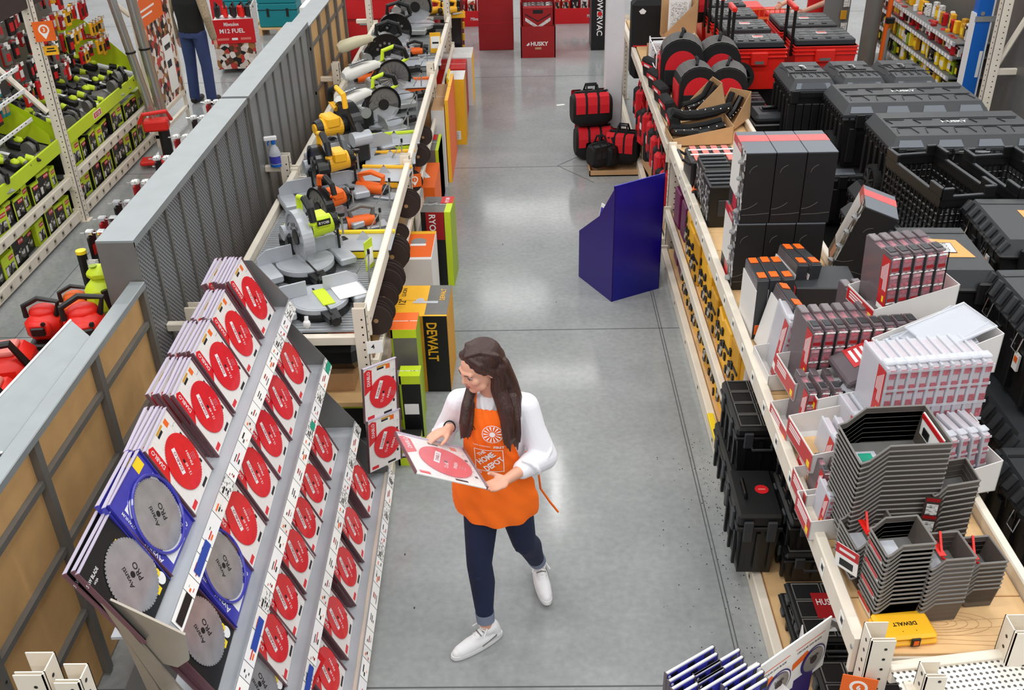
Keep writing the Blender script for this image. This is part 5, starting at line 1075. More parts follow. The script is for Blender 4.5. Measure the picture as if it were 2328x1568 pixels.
# -------- clear organizers and white trays
def organizer(kind):
    """stands on edge: thin along x (.052), faces -x, front -y"""
    t = thing('parts_organizer', 'x', 'organizer'); T, D, H = .052, .25, .34
    if kind == 'dark':
        m = M(); m.bx(-T / 2 + .003, T / 2 - .003, -D / 2 + .006, D / 2 - .006, .01, H - .02, 'content', .004); m.build('compartments', t)
        m = M(); m.bx(-T / 2, T / 2, -D / 2, D / 2, 0, H - .005, 'poly', .006)
        for q in range(5): z = .01 + (H - .03) * q / 4; m.bx(-T / 2 - .001, T / 2 - .006, -D / 2 - .003, -D / 2 + .003, z, z + .006, 'tag')
        m.bx(-T / 2 - .0015, -T / 2 + .004, -D / 2 - .002, D / 2, 0, H - .005, 'smoke'); m.bx(T / 2 - .006, T / 2, -D / 2 - .004, -D / 2, 0, H - .004, 'black')
        for q in range(8): m.bx(-T / 2 + .004, T / 2 - .010, -D / 2 - .0012, -D / 2, .02 + q * .04, .036 + q * .04, ('content', 'content2', 'red_dull', 'content')[q % 4])
        m.build('case', t)
        m = M(); m.bx(-T / 2, T / 2 - .01, -D / 2 + .01, -D / 2 + .10, H - .006, H + .006, 'smoke', .004); m.bx(-T / 2 + .004, T / 2 - .016, -D / 2 + .03, -D / 2 + .08, H + .006, H + .010, 'chest'); m.build('latch', t); m = M(); m.bx(-T / 2, T / 2 - .01, D / 2 - .08, D / 2, H - .006, H + .004, 'smoke', .004); m.build('latch', t)
    else:
        m = M(); m.bx(-T / 2 + .003, T / 2 - .003, -D / 2 + .006, D / 2 - .006, .01, H - .02, 'content2', .004); m.build('compartments', t)
        m = M(); m.bx(-T / 2, T / 2, -D / 2, D / 2, 0, H - .005, 'clear_w', .012); m.bx(-T / 2 - .001, -T / 2 + .012, -D / 2 - .003, D / 2, 0, H, 'clear_w', .003)
        for q in range(4): z = .02 + (H - .05) * q / 3; m.bx(-T / 2, T / 2, -D / 2 - .004, -D / 2 + .002, z, z + .012, 'clear_w')
        for q in range(4): m.bx(-T / 2 + .016, T / 2 - .008, -D / 2 - .0015, -D / 2, .04 + q * .08, .085 + q * .08, 'content')
        m.build('case', t)
        m = M(); m.bx(-T / 2, T / 2, -D / 2 + .02, -D / 2 + .07, H - .004, H + .012, 'clear_w', .006); m.build('latch', t)
    return t
def face_label(c, kind='dark'):
    m = M(); T, D, H = .052, .25, .34; x = -T / 2 - .003
    m.bx(x - .001, x, -D / 2 + .0, -D / 2 + .075, .07, H - .02, 'red_label'); m.bx(x - .001, x, -D / 2, -D / 2 + .075, .0, .035, 'red_label'); m.bx(x - .001, x, -D / 2, -D / 2 + .075, .035, .07, 'paper')
    for q in range(5): m.bx(x - .002, x - .001, -D / 2 + .012 + .012 * q, -D / 2 + .017 + .012 * q, .15 if q < 3 else .2, .30 - .01 * q, 'white')
    m.bx(x - .002, x - .001, -D / 2 + .02, -D / 2 + .035, .09, .12, 'yellow_br'); m.build('printed_label', c)
def row(kind, label, n, x, y, z, pitch=.056, lean=0.0, yaw=0, dy=0.0, first_label=True, s=1.0):
    p = None
    for i in range(n):
        loc = (x + pitch * i * math.cos(yaw), y + pitch * i * math.sin(yaw) + dy * i, z); rot = (0, lean, yaw)
        lb = ('front organizer with red side label, %s' if i == 0 else 'clear compartment organizer, %s') % label
        if p is None: p = organizer(kind); p.location = loc; p.rotation_euler = rot; p['label'] = lb; p.scale = (s, s, s); c0 = p
        elif i == 1: c = dup(p, loc, rot, lb); c['group'] = 'organizers of the %s' % label; 
        else: c = dup(p, loc, rot, lb); c['group'] = 'organizers of the %s' % label
    if first_label: face_label(c0, kind)
    return c0
def tray(label, x, y, z, yaw, L, W, h1, h2, rot=(0, 0), mark=True):
    """white display tray, low red-labelled end at -x, tall end at +x"""
    t = thing('display_tray', label, 'tray', (x, y, z), (rot[0], rot[1], yaw)); a, b, k = L / 2, W / 2, .004
    m = M(); m.bx(-a, a, -b, b, 0, k, 'carton_white')
    hf = h1 * .9
    P = [(-a, 0), (a, 0), (a, h2), (-a, h1)]
    m.prism(P, (0, -b, 0), X_, Z_, V(0, k, 0), 'carton_white'); m.prism(P, (0, b - k, 0), X_, Z_, V(0, k, 0), 'carton_white')
    m.bx(a - k, a, -b, b, 0, h2, 'carton_white'); m.bx(-a, -a + k, -b, b, 0, h1, 'carton_white'); m.build('tray_body', t)
    if mark:
        m = M(); m.bx(-a - .0015, -a, -b + .004, b - .004, .008, h1 - .008, 'red_label'); m.bx(-a - .0025, -a - .001, -b + .02, -b + .05, .015, .045, 'yellow_br')
        for q in range(3): m.bx(-a - .0025, -a - .001, b - .16, b - .03, h1 - .024 - .014 * q, h1 - .017 - .014 * q, 'white')
        m.build('printed_end', t)
    return t
# back-left trays and rows (far to near)
tray('white tray of dark clear organizers behind the tall bins, farthest left tray', 1.36, 4.36, .988, .05, .36, .30, .09, .14, mark=False)
row('soft', 'far left white tray leaning by the rail', 2, 1.27, 4.42, .995, .055, .12)
tray('white tray with red end holding a long row of dark clear organizers', 1.53, 4.08, 1.12, .10, .62, .28, .10, .16)
row('dark', 'long middle row in the red-ended white tray', 9, 1.31, 4.10, 1.13, .058, .03, .10)
tray('white red-ended tray at the very top holding five clear organizers', 1.80, 4.28, 1.42, .18, .42, .27, .08, .17)
row('dark', 'topmost white tray', 5, 1.68, 4.26, 1.43, .058, -.04, .18)
row('dark', 'supporting row under the topmost tray', 4, 1.62, 4.42, 1.10, .06, 0, .12, first_label=False)
t = tray('large open white tray piled with clear plastic lids', 1.81, 3.84, 1.38, .22, .44, .30, .07, .20)
random.seed(8)
for i in range(7):
    c = thing('plastic_tray_cover', 'clear plastic lid sliding in the open white tray pile', 'lid', (1.74 + .02 * i, 3.85 + random.uniform(-.02, .02), 1.425 + .022 * i), (random.uniform(-.15, .1), random.uniform(-.35, -.1), .25 + random.uniform(-.3, .2)), 'clear lids piled in the open white tray')
    m = M(); m.bx(-.15, .15, -.11, .11, 0, .006, 'clear_w', .002); m.tube([(-.15, -.11, .008), (.15, -.11, .008), (.15, .11, .008), (-.15, .11, .008)], .006, 'clear_w', 6, True); m.build('sheet', c)
row('soft', 'upper pale row beneath the open white tray', 10, 1.49, 3.62, 1.24, .047, 0, .12, s=.95)
tray('white tray with kraft floor and red end under the pale organizer row', 1.53, 3.58, 1.10, .12, .72, .30, .10, .20)
row('soft', 'lower pale row beneath the kraft-floored tray', 10, 1.42, 3.64, .99, .05, 0, .12, s=.34 / .34 * .85)
t = thing('tray_floor', 'kraft sheet lying in the front of the pale organizer tray', 'sheet', (1.26, 3.52, 1.112), .12); m = M(); m.bx(-.08, .10, -.12, .12, 0, .003, 'wood'); m.build('sheet', t)
tray('white tray filled with grey wrapped parts beside the long organizer row', 1.43, 3.86, 1.17, .10, .30, .22, .08, .13)
for i in range(4):
    c = thing('wrapped_part', 'grey plastic wrapped part in the small white tray', 'part pack', (1.36 + .045 * i, 3.86, 1.182 + .01 * i), (.1 * i, -.2, .3 * i), 'wrapped parts in the small white tray'); m = M(); m.box((0, 0, .03), (.15, .12, .03), 'clear_w', .012); m.box((0, 0, .045), (.09, .06, .02), 'chest' if i == 2 else 'smoke', .006); m.build('pack', c)
t = thing('parts_organizer', 'clear organizer with a red printed lid lying tilted on the small white tray', 'organizer', (1.53, 3.93, 1.30), (.35, -.25, .3)); m = M(); m.bx(-.12, .12, -.09, .09, 0, .05, 'smoke', .010); m.build('case', t); m = M(); m.bx(-.05, .11, -.02, .085, .051, .053, 'red_label')
for q in range(4): m.bx(-.03 + .03 * q, -.015 + .03 * q, .0, .07, .053, .0545, 'white')
m.build('printed_label', t)
tray('small red-ended white tray in front of the long organizer row', 1.29, 3.86, .988, .08, .26, .26, .09, .12)
row('dark', 'small white tray at the rail', 3, 1.26, 3.87, .995, .06, .05, .08, s=.8)
for i, (x, y, z) in enumerate(((1.30, 3.50, 1.0), (1.24, 3.36, .99), (1.22, 3.20, .985))):
    tray('narrow red-ended white tray along the rail, %s from the far one' % ORD[i], x, y, z, .05, .20, .20, .10, .12)
    row('soft' if i != 1 else 'dark', 'narrow tray along the rail, %s from the far one' % ORD[i], 2, x - .03, y, z + .006, .055, .1, .05, s=.75 if i == 0 else .55)
# right tray with pale organizers behind the bin stack
tray('white tray of pale organizers right of the big bin stack', 1.76, 3.42, 1.06, .22, .34, .30, .10, .16, mark=False)
row('soft', 'white tray right of the big bin stack', 6, 1.64, 3.40, 1.07, .05, -.06, .22, first_label=False, s=.75)
t = thing('support_carton', 'white carton propping up the pale organizer tray', 'carton', (1.72, 3.44, .988), .2); m = M(); m.bx(-.12, .12, -.12, .12, 0, .068, 'carton_white'); m.build('carton_body', t)
t = thing('support_carton', 'plain white carton supporting the open tray of lids', 'carton', (1.74, 3.92, .988), .2); m = M(); m.bx(-.12, .14, -.10, .10, 0, .388, 'carton_white'); m.build('carton_body', t)
# orange latched organizers at the rail
def latch_org(label, loc, rot, group=None):
    t = thing('parts_organizer', label, 'organizer', loc, rot, group)
    m = M(); m.bx(-.03, .03, -.14, .14, 0, .36, 'smoke', .008); m.bx(-.036, -.031, -.14, .14, 0, .30, 'carton_white'); m.build('case', t)
    m = M(); m.bx(-.031, .031, -.142, -.125, .0, .36, 'chest', .004); m.bx(-.031, .031, -.13, .13, .355, .365, 'chest', .003); m.build('rim', t)
    for q in ((-.12, -.06, .365, .372), (.06, .12, .365, .372), (-.147, -.142, .03, .09)): m = M(); m.bx(-.022, .022, *q, 'orange', .002); m.build('latch', t)
    return t
p = latch_org('clear organizer with orange latches at the rail end of its row', (1.235, 4.86, .988), (0, 0, .05))
for i in range(4): c = dup(p, (1.235 + .066 * (i + 1), 4.87 + (.16 if i > 1 else 0), .988), (0, .0 if i < 2 else .12, .05 + .06 * i), 'clear organizer with orange latches, %s from the rail' % ORD[i + 1])
p2 = dup(p, (1.27, 4.56, .988), (0, .22, .12), 'pale organizer with an orange latch leaning near the rail')
t = thing('storage_case', 'flat dark grey case with a red edged strap amid the organizers', 'case', (1.62, 4.92, 1.10), (.0, 0, -.06)); m = M(); m.bx(-.17, .17, -.13, .15, 0, .16, 'chest', .006); m.bx(-.176, -.17, -.13, .15, .0, .155, 'red_label'); m.build('body', t); m = M(); m.bx(-.20, -.06, -.02, .02, .161, .167, 'black'); m.bx(-.12, -.07, -.022, .022, .167, .170, 'red_dull'); m.build('strap', t)
t = thing('support_carton', 'dark carton under the flat dark grey case', 'carton', (1.62, 4.92, .988)); m = M(); m.bx(-.15, .15, -.12, .13, 0, .111, 'carton_black'); m.build('carton_body', t)
# -------- tall black cartons
def black_carton(label, loc, rot, sideprint=True, tape=True, w_=.168, d=.36, h=.43, group=None):
    t = thing('black_carton', label, 'carton', loc, rot, group); a, b = w_ / 2, d / 2
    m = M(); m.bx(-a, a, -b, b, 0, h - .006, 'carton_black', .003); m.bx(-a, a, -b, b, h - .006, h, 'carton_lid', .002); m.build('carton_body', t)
    m = M(); y = -b - .0012
    m.tube([(a - .07 + .07 * math.cos(q), y, .33 - .02 + .05 * math.sin(q)) for q in [PI - i * PI / 14 for i in range(8)]][:6], .0015, 'frame_grey', 4)
    m.tube([(-a + .0 + .018 * q, y, .09 + .0016 * q * q) for q in range(6)], .0015, 'frame_grey', 4); m.tube([(-a + .005, y, .055), (0, y, .058), (a - .005, y, .066)], .0015, 'frame_grey', 4)
    m.build('line_print', t)
    if tape: m = M(); m.bx(-a, a, -.01 + b * .1, b * .62, h, h + .001, 'tape'); m.build('tape', t)
    if sideprint:
        m = M(); x = -a - .0012; m.bx(x, -a, -b + .0, -b + .13, 0, h, 'photo2'); m.bx(x, -a, -b + .13, b, .10, h - .05, 'carton_white'); m.bx(x, -a, -b + .13, b, h - .05, h, 'red_label'); m.bx(x, -a, -b + .13, -b + .24, .02, .10, 'red_label')
        m.text('HUSKY', (x - .001, 0, h - .025), (0, -1, 0), (0, 0, 1), .025, 'white', maxw=.1)
        for q in range(4): m.cyl((x, -b + .065, .05 + .1 * q), (x - .001, -b + .065, .06 + .1 * q), .028, 'steel', n=10)
        m.build('side_print', t)
    return t
for lv in range(2):
    for i in range(3):
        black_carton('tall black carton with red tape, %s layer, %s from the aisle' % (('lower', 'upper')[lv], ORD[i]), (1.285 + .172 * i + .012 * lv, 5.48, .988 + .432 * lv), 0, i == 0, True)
black_carton('fallen black carton with photo side leaning against the tall black cartons', (1.91, 5.45, 1.06), (0, .32, -.25), True, True, .20, .34, .46)
# -------- black case of organizers behind the cartons
t = thing('support_carton', 'low black carton beneath the fallen black carton', 'carton', (1.9, 5.4, .95)); m = M(); m.bx(-.1, .1, -.14, .14, 0, .07, 'carton_black'); m.build('carton_body', t)
for i in range(2):
    t = thing('parts_case', 'black case organizer with ribbed top beside the tall cartons, %s one' % ('nearer' if i == 0 else 'farther'), 'case', (1.29 + .01 * i, 6.35 + .32 * i, .988), .03); m = M(); m.bx(-.09, .10, -.14, .14, 0, .30, 'black', .012); m.bx(-.092, -.09, -.12, .12, .03, .26, 'tool_mix'); m.build('body', t)
    m = M()
    for q in range(4): m.bx(-.085, .095, -.12 + .07 * q, -.09 + .07 * q, .30, .312, 'chest', .003)
    m.bx(-.03, .04, -.148, -.14, .08, .2, 'chest', .004); m.build('latch', t)
t = thing('parts_case', 'orange red slatted tool case with handle behind the black case organizers', 'case', (1.34, 7.05, .988), .03); m = M(); m.bx(-.16, .2, -.16, .16, 0, .22, 'black', .015); m.build('body', t); m = M()
for q in range(4): m.bx(-.13 + .08 * q, -.085 + .08 * q, -.15, .15, .22, .228, 'pink')
m.bx(-.15, .19, -.05, -.03, .228, .232, 'white'); m.bx(-.15, .19, .05, .07, .228, .232, 'white'); m.build('slats', t); m = M(); m.tube([(-.16, -.12, .18), (-.22, -.12, .22), (-.22, .1, .22), (-.16, .1, .18)], .01, 'black', 6); m.build('handle', t)
hand_tool('utility_tool', 'orange and black hand tool wedged beside the slatted case', (1.22, 6.82, .99), 1.3, 'orange', 'black', s=.7)
# -------- below the wood shelf: yellow cases (middle) and black boxes (near)
random.seed(17)
for lev, (z, h) in enumerate(((.452, .34), (.122, .28))):
    for j in range(11):
        y = 5.0 + .245 * j; k = 'purple' if j > 8 else ('yellow' if j % 3 else 'ochre')
        t = thing('yellow_case', '%s boxed case on the right rack %s deck, %s from the near end' % ({'purple': 'purple netted', 'yellow': 'yellow and black', 'ochre': 'ochre and black'}[k], ('middle', 'bottom')[lev], ORD[j]), 'case', (1.195 + random.uniform(-.01, .01), y, z), random.uniform(-.08, .08))
        m = M(); m.bx(0, .22, -.10, .10, 0, h * random.uniform(.8, 1), k, .01); m.build('body', t)
        if k != 'purple':
            m = M()
            for q in range(4): m.bx(-.012, .0, -.09 + .05 * q, -.06 + .05 * q, .03 + .06 * q, .08 + .06 * q, 'black', .003)
            m.bx(-.006, .0, -.095, .0, h * .5, h * .56, 'black'); m.bx(-.014, .0, .05, .09, h * .2, h * .5, 'tool_mix'); m.build('handles', t)
t = thing('ply_panel', 'tan plywood panel standing between the yellow cases and the black boxes', 'panel', (1.22, 4.86, .12), (0, .0, .1)); m = M(); m.bx(0, .012, -.12, .12, 0, .62, 'ochre'); m.build('board', t)
t = thing('clear_jar', 'clear cylinder pack standing on the black compartment box by the rail', 'pack', (1.26, 4.78, .47)); m = M(); lathe(m, [(0, 0), (.05, 0), (.05, .26), (.045, .3), (0, .3)], 'clear_w'); m.cyl((0, 0, .1), (0, 0, .2), .0505, 'tag', n=20); m.build('jar', t, smooth=True)
t = thing('level_bar', 'yellow bar leaning out over the floor rail beside the black boxes', 'bar', (1.13, 4.95, .13), (0, 0, .0)); m = M(); m.bx(-.02, .02, -.45, .25, 0, .03, 'yellow_br', .004); m.bx(-.025, .03, -.52, -.45, -.01, .05, 'black', .006); m.build('bar', t)
def comp_lid(m, x0, x1, y0, y1, z, nx, ny, k='chest_dk', k2='smoke'):
    for i in range(nx):
        for j in range(ny):
            a = x0 + (x1 - x0) * i / nx + .006; b = x0 + (x1 - x0) * (i + 1) / nx - .006; c = y0 + (y1 - y0) * j / ny + .006; d = y0 + (y1 - y0) * (j + 1) / ny - .006
            m.bx(a, b, c, d, z, z + .002, k, 0); m.tube([(a, c, z + .004), (b, c, z + .004), (b, d, z + .004), (a, d, z + .004)], .0045, 'frame_grey', 4, True)
def tool_box(label, loc, yaw, w_, d, h, lid='plain', handle='top', wheels=False, sticker=False, k='black', cat='tool box'):
    t = thing('tool_box', label, cat, loc, yaw); a, b = w_ / 2, d / 2
    m = M(); m.loft([[V(x * (a - .02), y * (b - .02), 0) for x, y in ((-1, -1), (1, -1), (1, 1), (-1, 1))], [V(x * a, y * b, h * .8) for x, y in ((-1, -1), (1, -1), (1, 1), (-1, 1))]], k)
    n = max(3, int(w_ / .09))
    for i in range(n): xx = -a + w_ * (i + .5) / n; m.prism([(0, .02), (0, h * .72), (-.014, h * .72), (.002, .02)], (xx - .012, -b + .0, 0), Y_, Z_, V(.02, 0, 0), k)
    n = max(3, int(d / .1))
    for i in range(n): yy = -b + d * (i + .5) / n; m.bx(-a - .006, -a + .01, yy - .012, yy + .012, h * .08, h * .70, k, .002)
    m.bx(-a - .012, a + .012, -b - .012, b + .012, h * .74, h * .81, k, .006); m.build('body', t)
    m = M(); m.bx(-a - .008, a + .008, -b - .008, b + .008, h * .81, h, k, .014)
    if lid == 'comp': comp_lid(m, -a + .01, a - .01, -b + .01, b - .01, h, max(2, int(w_ / .1)), max(2, int(d / .1)))
    elif lid == 'ridge':
        for q in (-.33, 0, .33): m.bx(-a + .02, a - .02, d * q - .015, d * q + .015, h, h + .008, k, .004)
    lo = m.build('lid', t)
    for q in (-.28, .28): m = M(); m.bx(w_ * q - .025, w_ * q + .025, -b - .024, -b - .006, h * .60, h * .92, 'chest', .005); m.build('latch', lo)
    for q in (-.25, .25): m = M(); m.bx(-a - .022, -a - .006, d * q - .025, d * q + .025, h * .60, h * .92, 'chest', .005); m.build('latch', lo)
    m = M()
    if handle == 'top': m.tube([(-a * .55, -b * .3, h), (-a * .55, -b * .3, h + .03), (-a * .55, b * .35, h + .03), (-a * .55, b * .35, h)], .010, 'black_shiny', 6)
    else: m.tube([(-a * .4, -b - .01, h * .62), (-a * .4, -b - .035, h * .6), (a * .4, -b - .035, h * .6), (a * .4, -b - .01, h * .62)], .008, 'chest', 6)
    m.build('handle', lo if handle == 'top' else t)
    if sticker: m = M(); m.cyl((a * .35, b * .1, h + .0005), (a * .35, b * .1, h + .002), .035, 'red', n=20); m.bx(a * .35 - .018, a * .35 + .018, b * .1 - .005, b * .1 + .005, h + .002, h + .0028, 'pink'); m.build('sticker', lo)
    return t
tool_box('black tool chest with a round red sticker overhanging the floor rail', (1.13, 3.97, .125), -.02, .21, .36, .40, 'plain', 'top', sticker=True)
tool_box('tall black box at the bottom of the pair behind the red-stickered chest', (1.21, 4.5, .122), 0, .28, .48, .30, 'plain', 'front')
tool_box('black box with compartment lid on top of the pair behind the stickered chest', (1.21, 4.48, .424), 0, .26, .46, .30, 'comp', 'front')
for i in range(3): tool_box('black compartment box, %s from below in the middle stack under the rail' % ORD[i], (1.41, 3.92, .122 + .212 * i), 0, .30, .40, .208, 'comp', 'front')
for i in range(2): tool_box('black ribbed tool box, %s from below, tucked behind the middle stack' % ORD[i], (1.52, 4.5, .122 + .37 * i), 0, .28, .5, .36, 'plain', 'front')
tool_box('black tool box below the red-labelled compartment organizer', (1.38, 3.36, .122), 0, .34, .42, .09, 'comp', 'front')
tool_box('black tool box in the near corner under the wood shelf', (1.40, 2.86, .122), 0, .34, .38, .20, 'comp', 'front')
t = tool_box('black compartment organizer with a red label under the wood shelf', (1.37, 3.36, .214), .0, .30, .36, .10, 'comp', 'front')
m = M(); m.bx(-.06, .08, -.06, .10, .106, .109, 'red_dull'); m.bx(-.04, .07, -.14, -.06, .106, .109, 'photo2'); m.text('HUSKY', (.01, .04, .1105), X_, Y_, .04, 'white', maxw=.11); m.build('printed_label', t)
t = thing('product_card', 'green and white product card upright beside the near floor rail', 'card', (1.20, 3.16, .125), (0, -.1, 1.4)); m = M(); m.bx(-.08, .08, -.003, .003, 0, .24, 'carton_white', .001); m.bx(-.07, .07, -.005, -.003, .14, .2, 'green'); m.bx(-.07, .0, -.005, -.003, .02, .12, 'red'); m.build('card', t)
# ================================================================ RED AND CARDBOARD GOODS FARTHER ON THE RIGHT RACK
def wedge_tray(label, loc, yaw, L=.40, W=.26, h1=.05, h2=.22, rot=(0, 0), fill='belt'):
    t = thing('kraft_tray', label, 'tray', loc, (rot[0], rot[1], yaw)); a, b, k = L / 2, W / 2, .005
    m = M(); m.bx(-a, a, -b, b, 0, k, 'kraft_in'); P = [(-a, 0), (a, 0), (a, h2), (-a, h1)]
    m.prism(P, (0, -b, 0), X_, Z_, V(0, k, 0), 'kraft'); m.prism(P, (0, b - k, 0), X_, Z_, V(0, k, 0), 'kraft'); m.bx(a - k, a, -b, b, 0, h2, 'kraft'); m.bx(-a, -a + k, -b, b, 0, h1, 'kraft'); m.build('tray_body', t)
    c = thing('tool_belt', 'black leather tool belt lying in the %s' % label, 'tool belt', loc, (rot[0], rot[1], yaw)); m = M()
    if fill == 'belt':
        m.tube([(-a * .9, -.03, .07), (-a * .4, .0, .05), (0, .02, .045), (a * .4, .01, .07), (a * .85, -.02, h2 * .8)], [.03, .035, .035, .035, .028], 'black_shiny', 8); m.tube([(-a * .9, .05, .09), (-a * .3, .06, .08), (a * .3, .07, .10), (a * .8, .06, h2 * .9)], .025, 'black_soft', 8)
        for q in range(7): m.ell((-a * .8 + q * a * .27, -.05, .085 + .006 * q), .007, 'chrome')
    m.build('belt', c); return t
wedge_tray('kraft tray nearest the wood shelf', (1.41, 7.98, 1.0), .05, .50, .34, .06, .15)
wedge_tray('tilted kraft tray with a slanted side', (1.50, 8.35, 1.12), .25, .34, .20, .03, .22, (0, -.25))
wedge_tray('second tilted kraft tray farther right', (1.73, 8.30, 1.02), .9, .34, .20, .03, .24, (0, -.1))
t = thing('tool_belt', 'large black padded tool belt draped over the kraft trays', 'tool belt', (1.42, 8.1, 1.20), .1); m = M(); m.tube([(-.24, -.06, .02), (-.14, -.02, -.03), (0, .02, -.045), (.15, .02, -.02), (.28, .0, .03)], [.03, .045, .045, .045, .03], 'black_soft', 10)
for q in range(8): m.ell((-.22 + .065 * q, -.05, .02), .007, 'chrome')
m.build('belt', t)
def tote(label, loc, yaw, s=1.0, front='bag_red'):
    t = thing('tool_bag', label, 'tool bag', loc, yaw); t.scale = (s, s, s)
    n = 14; arch = [( .17 * math.cos(PI * i / n), .24 + .15 * math.sin(PI * i / n)) for i in range(n + 1)] + [(-.17, 0), (.17, 0)]
    m = M(); m.prism([(p[0], p[1]) for p in arch], (0, -.12, 0), X_, Z_, V(0, .30, 0), 'black_soft'); m.build('bag_body', t)
    m = M(); a2 = [(.155 * math.cos(PI * i / n), .235 + .145 * math.sin(PI * i / n)) for i in range(n + 1)]
    m.prism([(.135 * math.cos(PI * i / n), .16 + .15 * math.sin(PI * i / n)) for i in range(n + 1)], (0, -.125, 0), X_, Z_, V(0, -.02, 0), front); m.build('front_flap', t)
    m = M(); rings = [[V(.176 * math.cos(a), y, .24 + .157 * math.sin(a)) for a in [PI * .14 + PI * .72 * i / 8 for i in range(9)]] for y in (-.10, .16)]
    m.add(rings[0] + rings[1], [(i, 9 + i, 10 + i, i + 1) for i in range(8)], 'bag_grey'); m.build('top_panel', t)
    m = M(); m.tube([(-.02, -.06, .40), (0, 0, .435), (0, .08, .435), (.02, .13, .40)], .014, 'black_soft', 6); m.bx(-.18, -.165, -.10, .16, .05, .24, front, .003); m.bx(-.14, .14, -.15, -.12, .03, .17, 'black_soft', .02); m.build('strap', t)
    return t
tote('red and black arched tool bag with grey top, far left of the four', (1.44, 9.35, 1.05), -.1, 1.15)
tote('red fronted black tool bag, far right of the four on the rack', (1.80, 9.4, 1.02), -.05, 1.1)
tote('red fronted tool bag, near left of the four on the rack', (1.50, 8.80, 1.0), .05, 1.0)
tote('grey and red tool bag lying open, near right of the four on the rack', (1.78, 8.80, .99), -.15, 1.0)
for i in range(5):
    t = thing('tool_pouch', 'red edged black tool pouch along the far rail, %s from the near end' % ORD[i], 'pouch', (1.24, 8.15 + .42 * i, .98), (0, -.15, .1 * i)); m = M(); m.box((0, 0, .10), (.09, .26, .20), 'black_soft', .02); m.build('body', t); m = M(); m.box((-.048, 0, .14), (.012, .22, .04), 'bag_red', .004); m.bx(-.056, -.053, -.05, .05, .13, .15, 'white'); m.build('red_band', t)
for i, (x, y, z, s) in enumerate(((1.55, 10.1, .99, 1.0), (1.33, 10.0, .99, .9), (1.60, 10.75, 1.15, 1.2))):
    t = thing('kraft_tray', 'kraft corner tray of white carded goods behind the red bags, %s one' % ORD[i], 'tray', (x, y, z), .05); t.scale = (s,) * 3; m = M(); m.prism([(-.14, 0), (.14, 0), (.14, .34), (-.14, .06)], (0, -.12, 0), X_, Z_, V(0, .006, 0), 'kraft'); m.bx(.134, .14, -.12, .12, 0, .34, 'kraft'); m.bx(-.14, .14, -.12, .12, 0, .006, 'kraft_in'); m.bx(-.14, .14, .114, .12, 0, .3, 'kraft'); m.build('tray_body', t)
    for j in range(3): c = thing('card_pack', 'white carded pack with blue print in the %s corner kraft tray' % ORD[i], 'pack', (x - .02 + .02 * j, y - .05 + .05 * j, z + .01 * s), .05, 'carded packs in the %s corner kraft tray' % ORD[i]); m = M(); m.bx(-.10, .11, -.004, .004, 0, .33 * s, 'white', .001); m.bx(-.08, .09, -.005, -.004, .08 * s, .3 * s, 'tag'); m.build('card', c)
t = thing('tool_backpack', 'large black backpack with a white mark hanging past the column', 'backpack', (1.33, 11.2, .62)); m = M(); m.box((0, 0, .42), (.38, .28, .85), 'black_soft', .05); m.build('bag_body', t); m = M(); m.prism([(0, 0), (.04, .03), (.08, 0), (.06, -.03), (.02, -.03)], (-.12, -.142, .74), X_, Z_, V(0, -.002, 0), 'white'); m.bx(-.17, .14, -.145, -.14, .36, .375, 'bag_red'); m.build('print', t)
duffel('tool_bag', 'black and red bag high above the rack by the kraft trays', (1.78, 11.2, 1.2), .1, .4, .3, .3)
t = thing('wire_rack', 'thin white wire rack of red goods at the far rail', 'rack', (1.28, 9.75, .98)); m = M()
for z in (.0, .18, .34): m.tube([(-.06, -.3, z), (.16, -.3, z), (.16, .3, z), (-.06, .3, z)], .006, 'white', 6, True)
for xx, yy in ((-.06, -.3), (.16, -.3), (.16, .3), (-.06, .3)): m.cyl((xx, yy, 0), (xx, yy, .36), .007, 'white', n=6)
m.build('frame', t)
for i in range(5): c = thing('red_pouch', 'small red pouch inside the white wire rack, %s from the near end' % ORD[i], 'pouch', (1.31, 9.52 + .11 * i, 1.0)); m = M(); m.box((.02, 0, .1), (.14, .07, .2), 'bag_red' if i % 2 else 'black_soft', .015); m.build('body', c)
# hanging red and black tools on the front of the far bay
random.seed(41)
for i in range(14):
    y = 7.95 + .17 * i; k = ('bag_red', 'black_soft')[i % 2]
    t = thing('hanging_pouch', '%s pouch hanging below the far rail, %s from the near end' % ({'bag_red': 'red', 'black_soft': 'black'}[k], ORD[i]), 'pouch', (1.15, y, .45 + random.uniform(-.1, .1)), random.uniform(-.5, .5)); m = M(); m.box((0, 0, .15), (.10, .13, .30), k, .025); m.build('body', t); m = M(); m.tube([(0, -.04, .29), (0, 0, .38), (0, .04, .29)], .008, 'red' if k != 'bag_red' else 'black', 6); m.bx(-.054, -.05, -.03, .03, .1, .16, 'white' if i % 3 == 0 else 'red_dull'); m.build('strap', t)
for i in range(5):
    t = thing('kraft_box', 'kraft box on the bottom of the far bay, %s from the near end' % ORD[i], 'box', (1.30, 8.1 + .5 * i, .115), .1 * (i % 2)); m = M(); m.bx(-.12, .12, -.2, .2, 0, .22, 'kraft', .004); m.build('carton_body', t)
